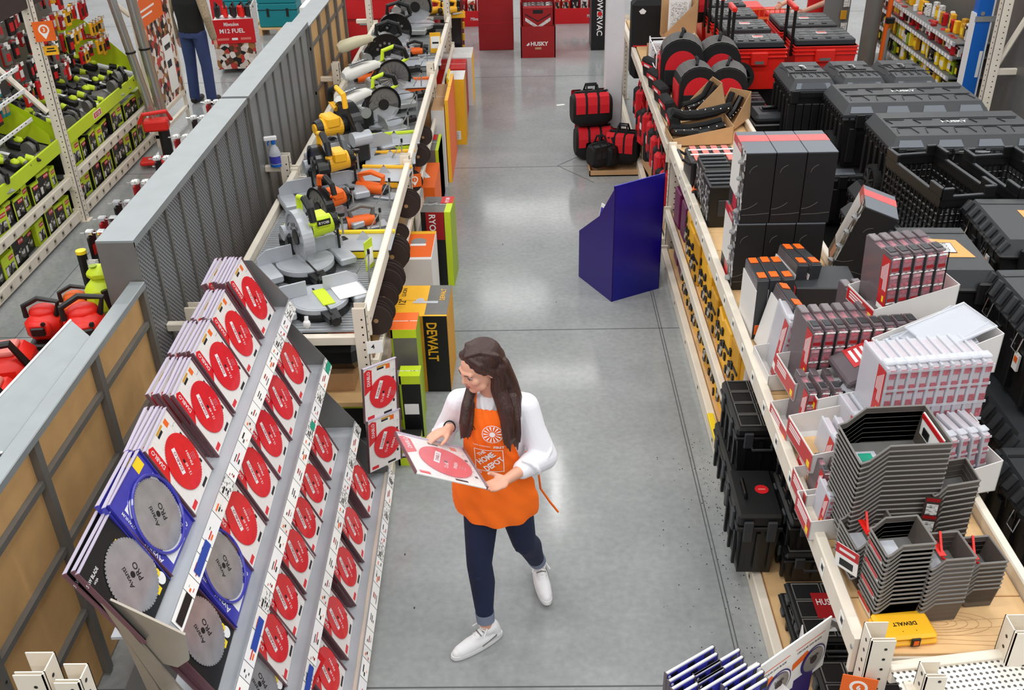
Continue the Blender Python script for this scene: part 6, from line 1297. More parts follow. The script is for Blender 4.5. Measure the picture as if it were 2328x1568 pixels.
# ================================================================ RED ROLLING TOOL CHESTS
def red_chest(label, loc, yaw, w_=.5, d=.48, h=.46, wheel=True, hnd=True, lidlen=None):
    t = thing('rolling_chest', label, 'tool chest', loc, yaw); a, b = w_ / 2, d / 2
    m = M(); m.loft([[V(x * (a - .03), y * (b - .03), 0) for x, y in ((-1, -1), (1, -1), (1, 1), (-1, 1))], [V(x * a, y * b, h * .86) for x, y in ((-1, -1), (1, -1), (1, 1), (-1, 1))]], 'packred')
    for z in (.70, .78, .86): m.bx(-a - .01, a + .01, -b - .01, b + .01, h * z - .012, h * z, 'packred', .003)
    m.bx(-a * .35, a * .3, -b - .03, -b, h * .52, h * .80, 'packred', .01); m.bx(-a * .2, a * .15, -b - .034, -b - .03, h * .56, h * .62, 'frame_grey'); m.build('body', t)
    m = M(); m.bx(-a + .0, a - .02, -b + .02, b - .02, h * .86, h, 'chest', .012)
    for i in range(4):
        for j in range(4): m.bx(-a + .04 + i * (w_ - .08) / 4, -a + .09 + i * (w_ - .08) / 4, -b + .05 + j * (d - .1) / 4, -b + .09 + j * (d - .1) / 4, h, h + .008, 'black', .003)
    for i in range(1, 4): m.bx(-a + .02, a - .04, -b + .035 + i * (d - .1) / 4, -b + .045 + i * (d - .1) / 4, h, h + .006, 'steel')
    m.bx(-.05, .05, -.03, .03, h + .001, h + .012, 'paper', .002); m.bx(-.045, .045, -.02, .02, h + .012, h + .013, 'red'); m.build('lid', t)
    if wheel: m = M(); m.cyl((-a * .72, -b - .05, .14), (-a * .72, -b - .0, .14), .135, 'rubber', n=28); wo = m.build('wheel', t); m = M(); m.cyl((-a * .72, -b - .056, .14), (-a * .72, -b - .05, .14), .095, 'black_shiny', n=24); m.cyl((-a * .72, -b - .062, .14), (-a * .72, -b - .056, .14), .03, 'chest', n=12)
    if wheel:
        for q in range(6): aa = q * PI / 3; m.box((-a * .72 + .06 * math.cos(aa), -b - .057, .14 + .06 * math.sin(aa)), (.09, .006, .012), 'chest', R=Matrix.Rotation(-aa, 3, 'Y'))
        m.build('hub', wo)
    if hnd:
        m = M()
        for s_ in (-.5, .5): m.bx(-a - .03, -a + .0, s_ * d * .6 - .014, s_ * d * .6 + .014, h * .6, h + .28, 'black', .006)
        m.bx(-a - .035, -a + .01, -d * .34, d * .34, h + .26, h + .31, 'packred', .01); m.build('handle', t)
    return t
red_chest('red rolling tool chest with black wheel, nearest on top of the red stack', (2.22, 9.75, .92), .0, .50, .36)
red_chest('red rolling tool chest under another in the near red stack', (2.05, 9.5, .45), .0, .46, .42, .44, hnd=False)
red_chest('red rolling tool chest just behind the top near one', (2.20, 10.3, .92), .0, .50, .46, wheel=False)
red_chest('red rolling tool chest third back in the left red row', (2.18, 10.85, .92), .0, .50, .46, wheel=False)
red_chest('red rolling tool chest farthest in the left red row', (2.16, 11.4, .92), .0, .50, .46, wheel=False)
red_chest('red tool chest with long dark lid, nearest in the right red row', (3.0, 10.35, .80), .0, .62, .52, wheel=False)
red_chest('red tool chest with long dark lid, second in the right red row', (2.98, 11.0, .80), .0, .62, .60, wheel=False, hnd=False)
for i, (x, y, z, w_, d) in enumerate(((2.2, 10.4, 0, .5, 2.6), (3.0, 10.75, 0, .6, 1.4), (2.05, 9.5, 0, .4, .4))):
    t = thing('display_plinth', 'dark plinth under the red tool chests, %s' % ('left row', 'right row', 'near end')[i], 'plinth', (x, y, z)); m = M(); m.bx(-w_ / 2, w_ / 2, -d / 2 + (.68 if i == 0 else 0), d / 2, 0, (.918, .798, .448)[i], 'chest_dk', .01)
    m.build('body', t)
t = thing('drawer_box', 'tall narrow dark grey tool box with a top handle by the red chests', 'tool box', (2.12, 8.55, .55), .05)
m = M(); m.loft([[V(x * .13, y * .12, 0) for x, y in ((-1, -1), (1, -1), (1, 1), (-1, 1))], [V(x * .15, y * .14, .42) for x, y in ((-1, -1), (1, -1), (1, 1), (-1, 1))]], 'chest_dk'); m.bx(-.16, .16, -.15, .15, .42, .50, 'chest', .03); m.bx(-.161, .161, -.151, .151, .405, .415, 'steel'); m.build('body', t)
m = M(); m.bx(-.08, .08, -.05, .06, .50, .506, 'black'); m.bx(-.07, .07, -.01, .015, .506, .53, 'black_shiny', .006); m.build('handle', t)
# ================================================================ BIG BLACK CHESTS
def chest_lid_details(m, a, b, h, n=4, orange=None):
    m.bx(-a * .96, a * .96, -b * .20, -b * .17, h, h + .004, 'black'); m.bx(-a * .96, a * .96, b * .55, b * .58, h, h + .004, 'black')
    for i in range(n):
        x = -a * .8 + 1.6 * a * i / (n - 1)
        m.tube([(x - .07, -b * .75, h + .003), (x - .05, -b * .30, h + .003), (x + .05, -b * .30, h + .003), (x + .07, -b * .75, h + .003)], .004, 'black', 4)
        m.tube([(x - .05, b * .1, h + .003), (x - .08, b * .42, h + .003), (x + .06, b * .42, h + .003)], .004, 'black', 4)
def big_chest(label, loc, yaw, w_, d, h, wheel=True, text='HUSKY', handle=True):
    t = thing('rolling_chest', label, 'tool chest', loc, yaw); a, b = w_ / 2, d / 2
    m = M(); hb = h * .74; m.loft([[V(x * (a - .04), y * (b - .03), 0) for x, y in ((-1, -1), (1, -1), (1, 1), (-1, 1))], [V(x * (a - .012), y * (b - .012), hb) for x, y in ((-1, -1), (1, -1), (1, 1), (-1, 1))]], 'chest_dk')
    for i in range(5): y = -b + d * (i + .5) / 5; m.bx(-a - .002, -a + .03, y - .02, y + .02, .04, hb * .92, 'chest_dk', .004)
    for i in range(6): x = -a + w_ * (i + .5) / 6; m.bx(x - .03, x + .03, -b - .002, -b + .03, .04, hb * .85, 'chest_dk', .004)
    m.build('body', t)
    m = M(); m.bx(-a, a, -b, b, hb, hb + .035, 'chest', .012)
    c = .07; rg = [[V(-a + .0, -b, hb + .035), V(a, -b, hb + .035), V(a, b, hb + .035), V(-a, b, hb + .035)], [V(-a + .0, -b + .0, hb + .055), V(a, -b, hb + .055), V(a, b, hb + .055), V(-a, b, hb + .055)], [V(-a + .05, -b + c, h), V(a - .05, -b + c, h), V(a - .05, b - .03, h), V(-a + .05, b - .03, h)]]
    m.loft(rg, 'chest'); chest_lid_details(m, a - .05, b - .06, h + .0, 5)
    for i in range(4):
        x = -a + .14 + (w_ - .28) * i / 3; m.prism([(-.09, 0), (.09, 0), (.075, .055), (-.075, .055)], (x, -b + .008, hb + .062), X_, V(0, .70, .72).normalized(), V(0, -.006, .006), 'carton_lid')
    lo = m.build('lid', t)
    for q in (-.38, .38): m = M(); m.bx(w_ * q - .035, w_ * q + .035, -b - .018, -b + .002, hb - .05, hb + .06, 'black', .006); m.build('latch', lo)
    m = M(); n = 10
    for i in range(n): y = -b + .03 + (d - .06) * i / (n - 1); m.bx(-a - .008, -a + .004, y - .007, y + .007, hb + .0, hb + .035, 'black')
    for i in range(22): x = -a + .05 + (w_ - .1) * i / 21; m.bx(x - .006, x + .006, -b - .006, -b + .004, hb + .0, hb + .032, 'black')
    m.build('rim_ribs', lo)
    if text: m = M(); m.text(text, (0, b * .18, h + .0025), X_, Y_, .045, 'white', .03, maxw=w_ * .22); m.build('lettering', lo)
    if handle: m = M(); m.tube([(-.12, -b - .005, hb - .02), (-.12, -b - .03, hb + .04), (.12, -b - .03, hb + .04), (.12, -b - .005, hb - .02)], .009, 'chrome', 8); m.bx(-.13, -.09, -b - .035, -b, hb + .02, hb + .06, 'black', .006); m.bx(.09, .13, -b - .035, -b, hb + .02, hb + .06, 'black', .006); m.build('handle', lo)
    if wheel:
        m = M(); y = -b * .25; x = -a - .035; z = .10
        m.cyl((x, y, z), (x + .05, y, z), .125, 'rubber', n=30); wo = m.build('wheel', t); m = M(); m.cyl((x - .004, y, z), (x, y, z), .098, 'black_shiny', n=26)
        for q in range(7): aa = q * 2 * PI / 7; m.box((x - .008, y + .055 * math.cos(aa), z + .055 * math.sin(aa)), (.008, .08, .014), 'chest', R=Matrix.Rotation(aa, 3, 'X'))
        m.cyl((x - .014, y, z), (x - .004, y, z), .02, 'chest', n=12); m.build('hub', wo)
    return t
big_chest('long black rolling chest with white lettering, nearest of the top two', (3.12, 7.05, .90), .0, 1.12, .62, .50)
big_chest('long black rolling chest with white lettering, just behind the nearest top one', (3.00, 7.82, .90), .0, 1.12, .60, .50)
for i in range(3):
    t = big_chest('black chest with inset lid handle behind the long ones, %s from the aisle' % ORD[i], (2.38 + .42 * i, 8.50, .88), 0.0, .40, .62, .52, wheel=False, text=None, handle=False)
    m = M(); m.bx(-.09, .09, .0, .12, .521, .527, 'black'); m.tube([(0, .02, .53), (-.015, .05, .545), (-.03, .11, .53)], .010, 'chrome', 6); m.build('lid_handle', t)
big_chest('black rolling chest below the nearest lettered one, wheel showing', (3.05, 7.0, .385), 0, 1.12, .62, .50, text=None)
big_chest('black rolling chest below the second lettered one, wheel showing', (2.95, 7.85, .385), 0, 1.12, .60, .50, text=None)
big_chest('dark chest under the three inset-handle chests', (2.80, 8.55, .36), 0, 1.2, .62, .50, wheel=False, text=None)
big_chest('low black chest with a small yellow latch at the left of the chest pile', (2.36, 8.02, .62), .1, .38, .34, .30, wheel=False, text=None, handle=False)
big_chest('black rolling chest left of the open crate, tyre facing the aisle', (2.52, 6.25, .55), -.02, .62, .66, .46, text=None, handle=False)
def crate(label, loc, yaw, w_, d, h, group=None):
    t = thing('milk_crate', label, 'crate', loc, yaw); a, b = w_ / 2, d / 2; k = 'black'
    m = M()
    def wall(p0, p1, n):
        p0 = Vector(p0); p1 = Vector(p1); dv = p1 - p0; L = dv.length; u = dv.normalized(); nn = V(-u.y, u.x, 0) * .006
        def seg(s0, s1, z0, z1, tk=1): 
            A = p0 + u * s0; B = p0 + u * s1; f = nn * tk; tp = V(0, 0, 0)
            q = [A - f, B - f, B + f, A + f]; m.add([v + V(0, 0, z0) for v in q] + [v + V(0, 0, z1) for v in q], [(3, 2, 1, 0), (4, 5, 6, 7), (0, 1, 5, 4), (1, 2, 6, 5), (2, 3, 7, 6), (3, 0, 4, 7)], k)
        st = L / n
        for i in range(n + 1): s = min(L - .01, max(.0, i * st - .005)); seg(s, s + .01, 0, h * .74)
        for j in range(7): z = h * .70 * j / 6; seg(0, L, z, z + .009)
        seg(0, L, h * .70, h * .86, 1)
        # stepped rim
        e = L * .2; seg(0, e, h * .86, h, 1.3); seg(L - e, L, h * .86, h, 1.3); seg(0, L, h * .84, h * .88, 1.8)
        A = p0 + u * e; B = p0 + u * (L - e)
        for (s0, s1, zz) in ((0, e, h), (L - e, L, h)):
            P = p0 + u * s0; Q = p0 + u * s1; f = nn * 2; q = [P - f, Q - f, Q + f, P + f]; m.add([v + V(0, 0, zz) for v in q] + [v + V(0, 0, zz + .008) for v in q], [(3, 2, 1, 0), (4, 5, 6, 7), (0, 1, 5, 4), (1, 2, 6, 5), (2, 3, 7, 6), (3, 0, 4, 7)], 'chest')
        f = nn * 2; q = [A - f, B - f, B + f, A + f]; zz = h * .88; m.add([v + V(0, 0, zz) for v in q] + [v + V(0, 0, zz + .008) for v in q], [(4, 5, 6, 7), (0, 1, 5, 4), (2, 3, 7, 6)], 'chest')
    c = [(-a, -b, 0), (a, -b, 0), (a, b, 0), (-a, b, 0)]
    wall(c[0], c[1], 9); wall(c[1], c[2], 14); wall(c[2], c[3], 9); wall(c[3], c[0], 14)
    m.bx(-a, a, -b, b, 0, .01, k); m.build('crate_body', t); return t
crate('black open plastic crate with stepped rim, the nearer one', (2.65, 6.10, 1.02), .135, .34, .74, .42)
crate('black open plastic crate with stepped rim, farther right', (3.13, 6.07, 1.02), .10, .34, .70, .42)
big_chest('black chest carrying the farther crate', (3.25, 6.05, .50), 0, .7, .66, .50, wheel=False, text=None, handle=False)
def rugged(label, loc, yaw, w_, d, h, badge=True, small=False, stickerfr=True, bar=False):
    """heavy site chest with hinge knuckles along the left rim"""
    t = thing('site_chest', label, 'tool chest', loc, yaw); a, b = w_ / 2, d / 2; hb = h * .72
    m = M(); m.loft([[V(x * (a - .03), y * (b - .02), 0) for x, y in ((-1, -1), (1, -1), (1, 1), (-1, 1))], [V(x * (a - .01), y * (b - .01), hb) for x, y in ((-1, -1), (1, -1), (1, 1), (-1, 1))]], 'chest_dk')
    for i in range(4): y = -b + d * (i + .5) / 4; m.bx(-a - .004, -a + .03, y - .03, y + .03, .03, hb * .85, 'chest_dk', .005)
    m.build('body', t)
    m = M(); m.bx(-a - .012, a + .012, -b - .012, b + .012, hb, hb + .03, 'black', .01)
    m.loft([[V(-a, -b, hb + .03), V(a, -b, hb + .03), V(a, b, hb + .03), V(-a, b, hb + .03)], [V(-a + .045, -b + .04, h), V(a - .045, -b + .04, h), V(a - .045, b - .04, h), V(-a + .045, b - .04, h)]], 'chest')
    m.bx(-a + .05, a - .05, b - .12, b - .10, h, h + .003, 'black'); lo = m.build('lid', t)
    m = M(); n = max(4, int(d / .085))
    for i in range(n):
        y = -b + .04 + (d - .08) * i / (n - 1); m.cyl((-a - .006, y - .018, hb + .045), (-a + .03, y - .018, h - .01), .022, 'chest', n=8)
        m.tube([(-a - .014, y + .02, hb - .02), (-a - .02, y + .02, hb + .03), (-a + .02, y + .02, h - .012)], .005, 'black', 5)
    m.build('rim_ribs', t)
    for q in (-.25, .25): m = M(); m.tube([(-a - .02, d * q - .03, hb + .03), (-a - .035, d * q - .03, hb - .05), (-a - .035, d * q + .03, hb - .05), (-a - .02, d * q + .03, hb + .03)], .004, 'chrome', 6); m.build('wire_latch', lo)
    for q in (-.3, .3): m = M(); m.bx(w_ * q - .04, w_ * q + .04, -b - .03, -b, hb - .06, hb + .07, 'black', .008); m.build('latch', lo)
    if badge:
        m = M()
        if bar: m.bx(-a * .1, a * .15, -b * .5, b * .4, h, h + .012, 'orange_lbl', .004)
        else: m.add([(-.10, -.12, h + .002), (.14, -.12, h + .002), (.10, .10, h + .002), (-.10, .12, h + .002)], [(0, 1, 2, 3)], 'orange_lbl'); m.bx(-.03, .06, -.07, .06, h + .003, h + .0045, 'black'); m.bx(-.025, .055, -.062, .052, h + .0045, h + .0055, 'paper'); m.text('RIDGID', (.015, -.0, h + .006), (0, -1, 0), (1, 0, 0), .03, 'black', maxw=.10)
        m.build('badge', lo)
    if stickerfr: m = M(); m.box((-a + .004, -b * .45, hb * .62), (.012, .05, .09), 'paper'); m.box((-a - .003, -b * .45, hb * .66), (.004, .03, .03), 'orange'); m.build('sticker', t)
    return t
rugged('flat lidded site chest with an orange badge beside the clear organizers', (2.27, 4.98, .98), -.05, .46, .62, .42, stickerfr=False)
rugged('site chest with an orange badge at the right edge below the crates', (2.98, 5.35, 1.02), -.05, .66, .66, .38)
rugged('site chest with an orange bar at the right edge, nearest large one', (2.72, 4.38, .92), .0, .62, .72, .48, bar=True)
rugged('site chest under the orange-barred one at the right edge', (2.62, 4.25, .45), .0, .62, .74, .46, badge=False)
rugged('dark chest under the flat lidded one', (2.30, 5.0, .50), 0, .50, .66, .47, badge=False, stickerfr=False)
rugged('dark chest under the badge chest at the right edge', (2.98, 5.35, .54), 0, .70, .70, .47, badge=False, stickerfr=False)
rugged('site chest in the lower right behind the bin rack', (2.50, 3.62, .45), .0, .58, .56, .42, badge=False, stickerfr=False)
rugged('lowest site chest in the lower right corner', (2.56, 3.2, .12), .0, .62, .70, .32, badge=False)
t = thing('yellow_strap', 'thin white security tag sheet tucked by the badge chest', 'tag', (2.60, 5.42, 1.18), (0, 0, .5)); m = M(); m.box((0, 0, .0), (.11, .01, .13), 'white', R=Matrix.Rotation(.5, 3, 'Y')); m.box((-.02, -.006, -.05), (.04, .004, .02), 'orange'); m.build('card', t)
t = thing('back_shelf', 'low wooden slat shelf behind the right rack carrying the black chests', 'shelf'); m = M()
for i in range(12):
    y = 2.7 + .5 * i; m = M(); m.bx(1.95, 3.6, y, y + .16, .09, .115, 'wood', .003); m.build('board', t)
m = M(); m.bx(1.93, 1.97, 2.6, 8.8, .0, .09, 'cream'); m.build('rail', t)
for nm, x0, x1, y0, y1, z1 in (('far', 2.35, 3.6, 6.6, 8.85, .36), ('middle', 2.15, 3.5, 4.72, 6.55, .48), ('near', 2.35, 3.0, 3.9, 4.68, .44)):
    t = thing('storage_crate', 'dark base crate under the %s black chests' % nm, 'crate'); m = M(); m.bx(x0, x1, y0, y1, .117, z1, 'chest_dk', .01); m.build('body', t)
# ================================================================ NEAR RIGHT CORNER
t = thing('perforated_shelf', 'white perforated steel shelf in the lower right corner', 'shelf', (1.24, 2.44, 1.0), .13)
m = M(); m.bx(.0, 1.3, -.75, -.03, -.004, 0, 'perf_white'); m.build('perforated_sheet', t); m = M(); m.bx(0, 1.3, -.04, .0, -.06, .015, 'cream', .004); m.build('edge_rail', t)
upright('rack_post', 'cream post stub standing on the perforated shelf corner', 1.335, 2.31, 1.12, .07, .07, z0=1.0, side=-1)
upright('rack_post', 'cream post with open top at the lower right beyond the wood shelf', 1.70, 2.47, 1.16, .10, .09, z0=0.0, side=-1)
t = thing('product_sign', 'white angled sign board showing two round saw blades, near right corner', 'sign')
P0 = V(.80, 2.48, .93); Un = V(.80, .60, 0).normalized(); Wd = V(0, 0, 1); Nn = V(Un.y, -Un.x, 0); L_, H_ = .42, .27
m = M(); pl = [P0, P0 + Un * L_, P0 + Un * L_ - Wd * H_, P0 - Wd * H_]
m.add(pl + [p - Nn * .006 for p in pl], [(0, 3, 2, 1), (4, 5, 6, 7), (0, 1, 5, 4), (1, 2, 6, 5), (2, 3, 7, 6), (3, 0, 4, 7)], 'paper'); m.build('board', t)
m = M()
def sp(a, b, e=.001): return P0 + Un * (L_ * a) - Wd * (H_ * b) + Nn * e
for s0 in (.02, .50):
    m.add([sp(s0 + .03, .20), sp(s0 + .43, .20), sp(s0 + .43, .215), sp(s0 + .03, .215)], [(0, 1, 2, 3)], 'orange'); m.text('CIRCULAR SAW BLADE', sp(s0 + .22, .29), Un, Wd, .012, 'black', maxw=.14)
    m.add([sp(s0 + .01, .46), sp(s0 + .20, .37), sp(s0 + .23, .44), sp(s0 + .20, .51), sp(s0 + .01, .60)], [(0, 1, 2, 3, 4)], 'orange')
    for rr, kk, e, dx in ((.072, 'blue_dk', .0015, 0), (.066, 'paper', .002, 0), (.064, 'blue_dk', .0025, -.015), (.058, 'blade_steel', .003, 0), (.02, 'disc_brown', .0045, 0)):
        c0 = sp(s0 + .31 + dx, .66); n = 28; vs = [c0 + Un * rr * math.cos(2 * PI * i / n) + Wd * rr * math.sin(2 * PI * i / n) + Nn * e for i in range(n)]; m.add(vs, [tuple(range(n))], kk)
    m.text('blade', sp(s0 + .31, .58, .006), Un, Wd, .018, 'black')
m.build('printed_panel', t)
t = thing('sign_stand', 'blue narrow stand holding up the saw blade sign', 'stand', (1.02, 2.68, 0), .64); m = M(); m.bx(-.06, .06, -.03, .03, 0, .70, 'blue_dk', .004); m.bx(-.15, .15, -.06, .06, 0, .03, 'blue_dk', .004); m.build('column_tube', t)
for i in range(10):
    r, j = ((0, i) if i < 4 else (1, i - 4) if i < 7 else (2, i - 7))
    bx0 = (.466, .566, .66)[r] + .006 * j; by0 = (2.455, 2.445, 2.40)[r] - .034 * j
    t = thing('blade_card_pack', 'white and blue blade card pack by the sign, %s group, %s from its back' % (ORD[r], ORD[j]), 'saw blade', (bx0, by0, .74), (0, 0, .58))
    cw = (.225, .215, .175)[r]; m = M(); m.bx(0, cw, -.004, .004, 0, .20, 'packblue', .001); m.bx(0, cw, -.005, .003, .197, .205, 'white'); m.bx(-.004, .0, -.008, .008, 0, .205, 'smoke'); m.bx(cw, cw + .004, -.008, .008, 0, .205, 'smoke'); m.build('card', t)
    m = M(); m.bx(.0, cw, -.0055, -.0042, .155, .192, 'packblue'); m.bx(.01, cw - .01, -.0055, -.0042, .01, .14, 'blade_steel')
    for q in range(3): m.bx(.018 + cw * .36 * q, .05 + cw * .36 * q, -.0068, -.005, .165, .19, 'black')
    m.cyl((.012, -.0055, .18), (.012, -.0075, .18), .006, 'white', n=10); m.build('print', t)
t = thing('pack_stand', 'white bracket shelf holding the blade card packs', 'stand', (.70, 2.46, 0), .58); m = M(); m.bx(-.26, .26, -.13, .10, .72, .738, 'carton_white'); m.bx(-.02, .02, -.02, .02, 0, .72, 'steel'); m.bx(-.15, .15, -.10, .10, 0, .015, 'steel'); m.build('bracket', t)
# ================================================================ FAR RIGHT SHELVES
FX = 4.2
for z, nm in ((1.24, 'uppermost'), (1.10, 'top'), (.90, 'middle'), (.70, 'lower'), (.45, 'lowest')):
    t = thing('metal_shelf', 'grey tilted metal shelf of small yellow packs, %s level at the far right' % nm, 'shelf'); m = M(); m.bx(FX, FX + .35, 9.9, 12.6, z - .012, z, 'shelf_side'); m.build('deck', t)
    m = M(); m.bx(FX - .012, FX, 9.9, 12.6, z - .03, z + .01, 'shelf_grey'); y = 9.95
    while y < 12.5: m.bx(FX - .015, FX - .011, y, y + .05, z - .025, z + .006, 'paper'); y += .08
    m.build('price_strip', t)
t = thing('backing_board', 'dark back board behind the far right yellow packs', 'board'); m = M(); m.bx(FX + .36, FX + .39, 8.8, 12.7, 0, 2.4, 'frame_grey'); m.build('board', t)
random.seed(51); first = {}
for lev, z in enumerate((.70, .90, 1.10, 1.30)):
    for j in range(30):
        y = 9.95 + .088 * j
        k = random.choice(('yellow_br', 'ochre', 'tool_mix', 'yellow_br', 'lime_dk', 'black')) if lev < 2 else random.choice(('red', 'red_dull', 'pink', 'red', 'ochre', 'photo') if lev == 2 else ('yellow', 'ochre', 'red', 'photo', 'tag'))
        nmk = {'yellow_br': 'yellow', 'tool_mix': 'dark mixed', 'lime_dk': 'green', 'red_dull': 'dark red', 'photo': 'brown mixed', 'tag': 'pale'}.get(k, k)
        lb = '%s small pack on the far right shelves, %s row from below' % (nmk, ORD[lev]); gp = '%s packs on the far right shelves, %s row' % (nmk, ORD[lev])
        if k not in first:
            t = thing('small_pack', lb, 'pack', (0, 0, 0), 0, gp); m = M(); m.bx(0, .05, -.03, .03, 0, .13, k, .006); m.build('packet', t); m = M(); m.bx(-.002, 0, -.02, .02, .03, .09, random.choice(('paper', 'black', 'yellow_br'))); m.build('label', t); first[k] = t; c = t
        else: c = dup(first[k], (0, 0, 0))
        c.location = (FX + .02 + random.uniform(0, .06) + (.03 * lev if lev == 3 else 0), y, z + .001 if lev < 3 else 1.24); c['label'] = lb; c['group'] = gp; s = random.uniform(.8, 1.3); c.scale = (1, 1.1, s); c.rotation_euler = (0, 0, random.uniform(-.4, .4))
for y0, kx in ((9.63, 'rackblue'),):
    t = thing('blue_post', 'bright blue painted rack post at the far right', 'rack post', (4.28, y0, 0)); m = M(); m.bx(-.07, .07, -.05, .05, 0, 2.2, kx, .006); m.bx(.07, .085, -.05, .05, 0, 2.2, 'white'); m.bx(-.085, -.07, -.05, .05, 0, 1.6, 'white'); m.build('channel', t); m = M(); m.box((.04, -.05, 1.55), (.24, .02, .05), 'steel'); m.cyl((-.02, -.06, 1.60), (-.02, -.05, 1.60), .02, 'chrome', n=12); m.bx(.03, .06, -.054, -.05, 1.0, 1.25, 'paper'); m.build('clamp', t)
upright('rack_post', 'cream punched post right of the bright blue post', 4.33, 9.30, 2.2, .09, .09, side=-1)
upright('rack_post', 'cream punched post at the right edge beyond the braces', 5.02, 9.30, 2.2, .09, .09, side=-1)
t = thing('rack_brace', 'cream long diagonal brace from the far right frame', 'rack brace'); m = M(); m.cyl((4.36, 9.3, 1.17), (4.66, 9.3, 1.9), .028, 'cream', n=6); m.build('strut', t)
t = thing('rack_brace', 'cream lower diagonal brace of the far right frame', 'rack brace'); m = M(); m.cyl((4.50, 9.3, .6), (4.85, 9.3, 1.05), .028, 'cream', n=6); m.build('strut', t)
beam('rack_brace', 'cream horizontal brace of the far right frame', (4.37, 9.3, 1.16), (4.98, 9.3, 1.16), .06, .04, lip=False)
for lev, z in enumerate((.62, .85, 1.30, 1.55)):
    t = thing('metal_shelf', 'grey shelf behind the far right frame, %s from below' % ORD[lev], 'shelf'); m = M(); m.bx(4.70, 6.2, 9.9, 10.2, z - .02, z, 'shelf_side'); m.build('deck', t)
    for j in range(9):
        k = ('yellow_br', 'ochre', 'red_dull', 'photo')[(j + lev) % 4] if lev < 2 else ('orange', 'tag', 'photo', 'red_dull')[(j + lev) % 4]
        t = thing('boxed_tool', 'small boxed good behind the far right frame, %s shelf, %s from the blue post' % (ORD[lev], ORD[j]), 'box', (4.76 + .15 * j, 10.0, z + .001)); m = M(); m.bx(-.05, .05, -.05, .05, 0, .13, k, .006); m.bx(-.03, .03, -.052, -.05, .03, .09, 'black'); m.build('carton_body', t)
for i, (x, z, k) in enumerate(((4.75, .80, 'red'), (4.86, .78, 'rackblue'), (4.97, .76, 'packblue'), (5.0, 1.22, 'rackblue'), (5.06, 1.5, 'blue_tx'))):
    t = thing('hanging_pack', '%s pack hanging at the far right edge, %s from the left' % ({'red': 'red', 'rackblue': 'bright blue', 'packblue': 'violet blue', 'blue_tx': 'dull blue'}[k], ORD[i]), 'hanging pack', (x, 9.0, z)); m = M(); m.bx(-.05, .05, -.01, .01, -.16, .12, k, .004); m.bx(-.03, .03, -.012, -.01, -.1, .0, 'paper'); m.build('card', t); m = M(); m.cyl((0, 0, .12), (0, .25, .13), .004, 'chrome', n=6); m.build('hook', t)
# grey round post, orange pole, cage
t = thing('bollard_post', 'thick grey round post with an orange pole beside it beyond the red chests', 'post', (3.92, 11.6, 0)); m = M(); m.cyl((0, 0, 0), (0, 0, 2.4), .095, 'frame_grey', n=24); m.build('shaft', t, smooth=True)
t = thing('orange_pole', 'slim orange and grey pole right of the thick grey post', 'pole', (4.10, 11.55, 0)); m = M(); m.cyl((0, 0, .0), (0, 0, 1.0), .03, 'steel', n=12); m.cyl((-.03, 0, .5), (-.0, 0, 2.2), .028, 'orange', n=12); m.box((0, -.03, 1.1), (.10, .04, .07), 'black', .01); m.build('tube', t)
t = thing('scan_post', 'cream post holding a black and white scanner gun beyond the chests', 'scanner', (4.27, 11.4, 0)); m = M(); m.bx(-.03, .03, -.03, .03, 0, 1.0, 'cream'); m.build('post', t); m = M(); m.box((0, -.04, 1.05), (.08, .06, .15), 'black', .015); m.tube([(0, -.05, 1.12), (.03, -.05, 1.22), (.02, -.05, 1.30)], .025, 'white', 8); m.tube([(0, -.05, .98), (-.03, -.06, .8)], .02, 'white', 8); m.build('scanner_body', t)
t = thing('steel_sheet', 'grey metal end panel between the red shirted person and the grey post', 'panel', (3.68, 12.0, 0)); m = M(); m.bx(-.2, .1, 0, .03, 0, 2.2, 'shelf_side'); m.build('sheet', t)
for i in range(4): t = thing('hanging_pack', 'yellow sleeved pack hung on the grey end panel, %s from the top' % ORD[i], 'hanging pack', (3.70 + .02 * (i % 2), 11.97, 1.3 - .14 * i)); m = M(); m.bx(-.035, .035, -.02, .0, 0, .1, ('yellow', 'tag', 'ochre', 'tag')[i], .004); m.build('card', t)
t = thing('display_tray', 'yellow slanted tray of packs below the grey end panel', 'tray', (3.62, 11.3, 0), .5); m = M(); m.bx(-.25, .2, -.12, .12, 0, .56, 'yellow', .01); m.bx(-.2, .0, -.125, -.12, .45, .52, 'paper'); m.build('tray_body', t)
# orange shopping cart near the red shirted person
t = thing('shopping_cart', 'orange wire shopping cart behind the red tool chests', 'cart', (3.05, 12.75, 0)); m = M()
for z in (.62, .72, .82, .92): m.tube([(-.38, -.25, z), (.38, -.25, z), (.38, .25, z), (-.38, .25, z)], .007, 'orange', 6, True)
for q in range(12): x = -.36 + .065 * q; m.cyl((x, -.25, .60), (x, -.25, .93), .005, 'orange', n=5); m.cyl((x, .25, .60), (x, .25, .93), .005, 'orange', n=5)
m.build('basket', t); m = M(); m.tube([(-.38, -.2, .6), (-.3, -.2, .14), (.35, -.2, .14)], .014, 'steel', 6); m.tube([(-.38, .2, .6), (-.3, .2, .14), (.35, .2, .14)], .014, 'steel', 6); m.tube([(-.38, -.22, .9), (-.46, -.22, 1.0), (-.46, .22, 1.0), (-.38, .22, .9)], .014, 'packred', 6); m.build('frame', t)
m = M()
for q in (-.28, .33):
    for s_ in (-.2, .2): m.cyl((q, s_ - .012, .06), (q, s_ + .012, .06), .06, 'rubber', n=14)
m.build('wheel', t)
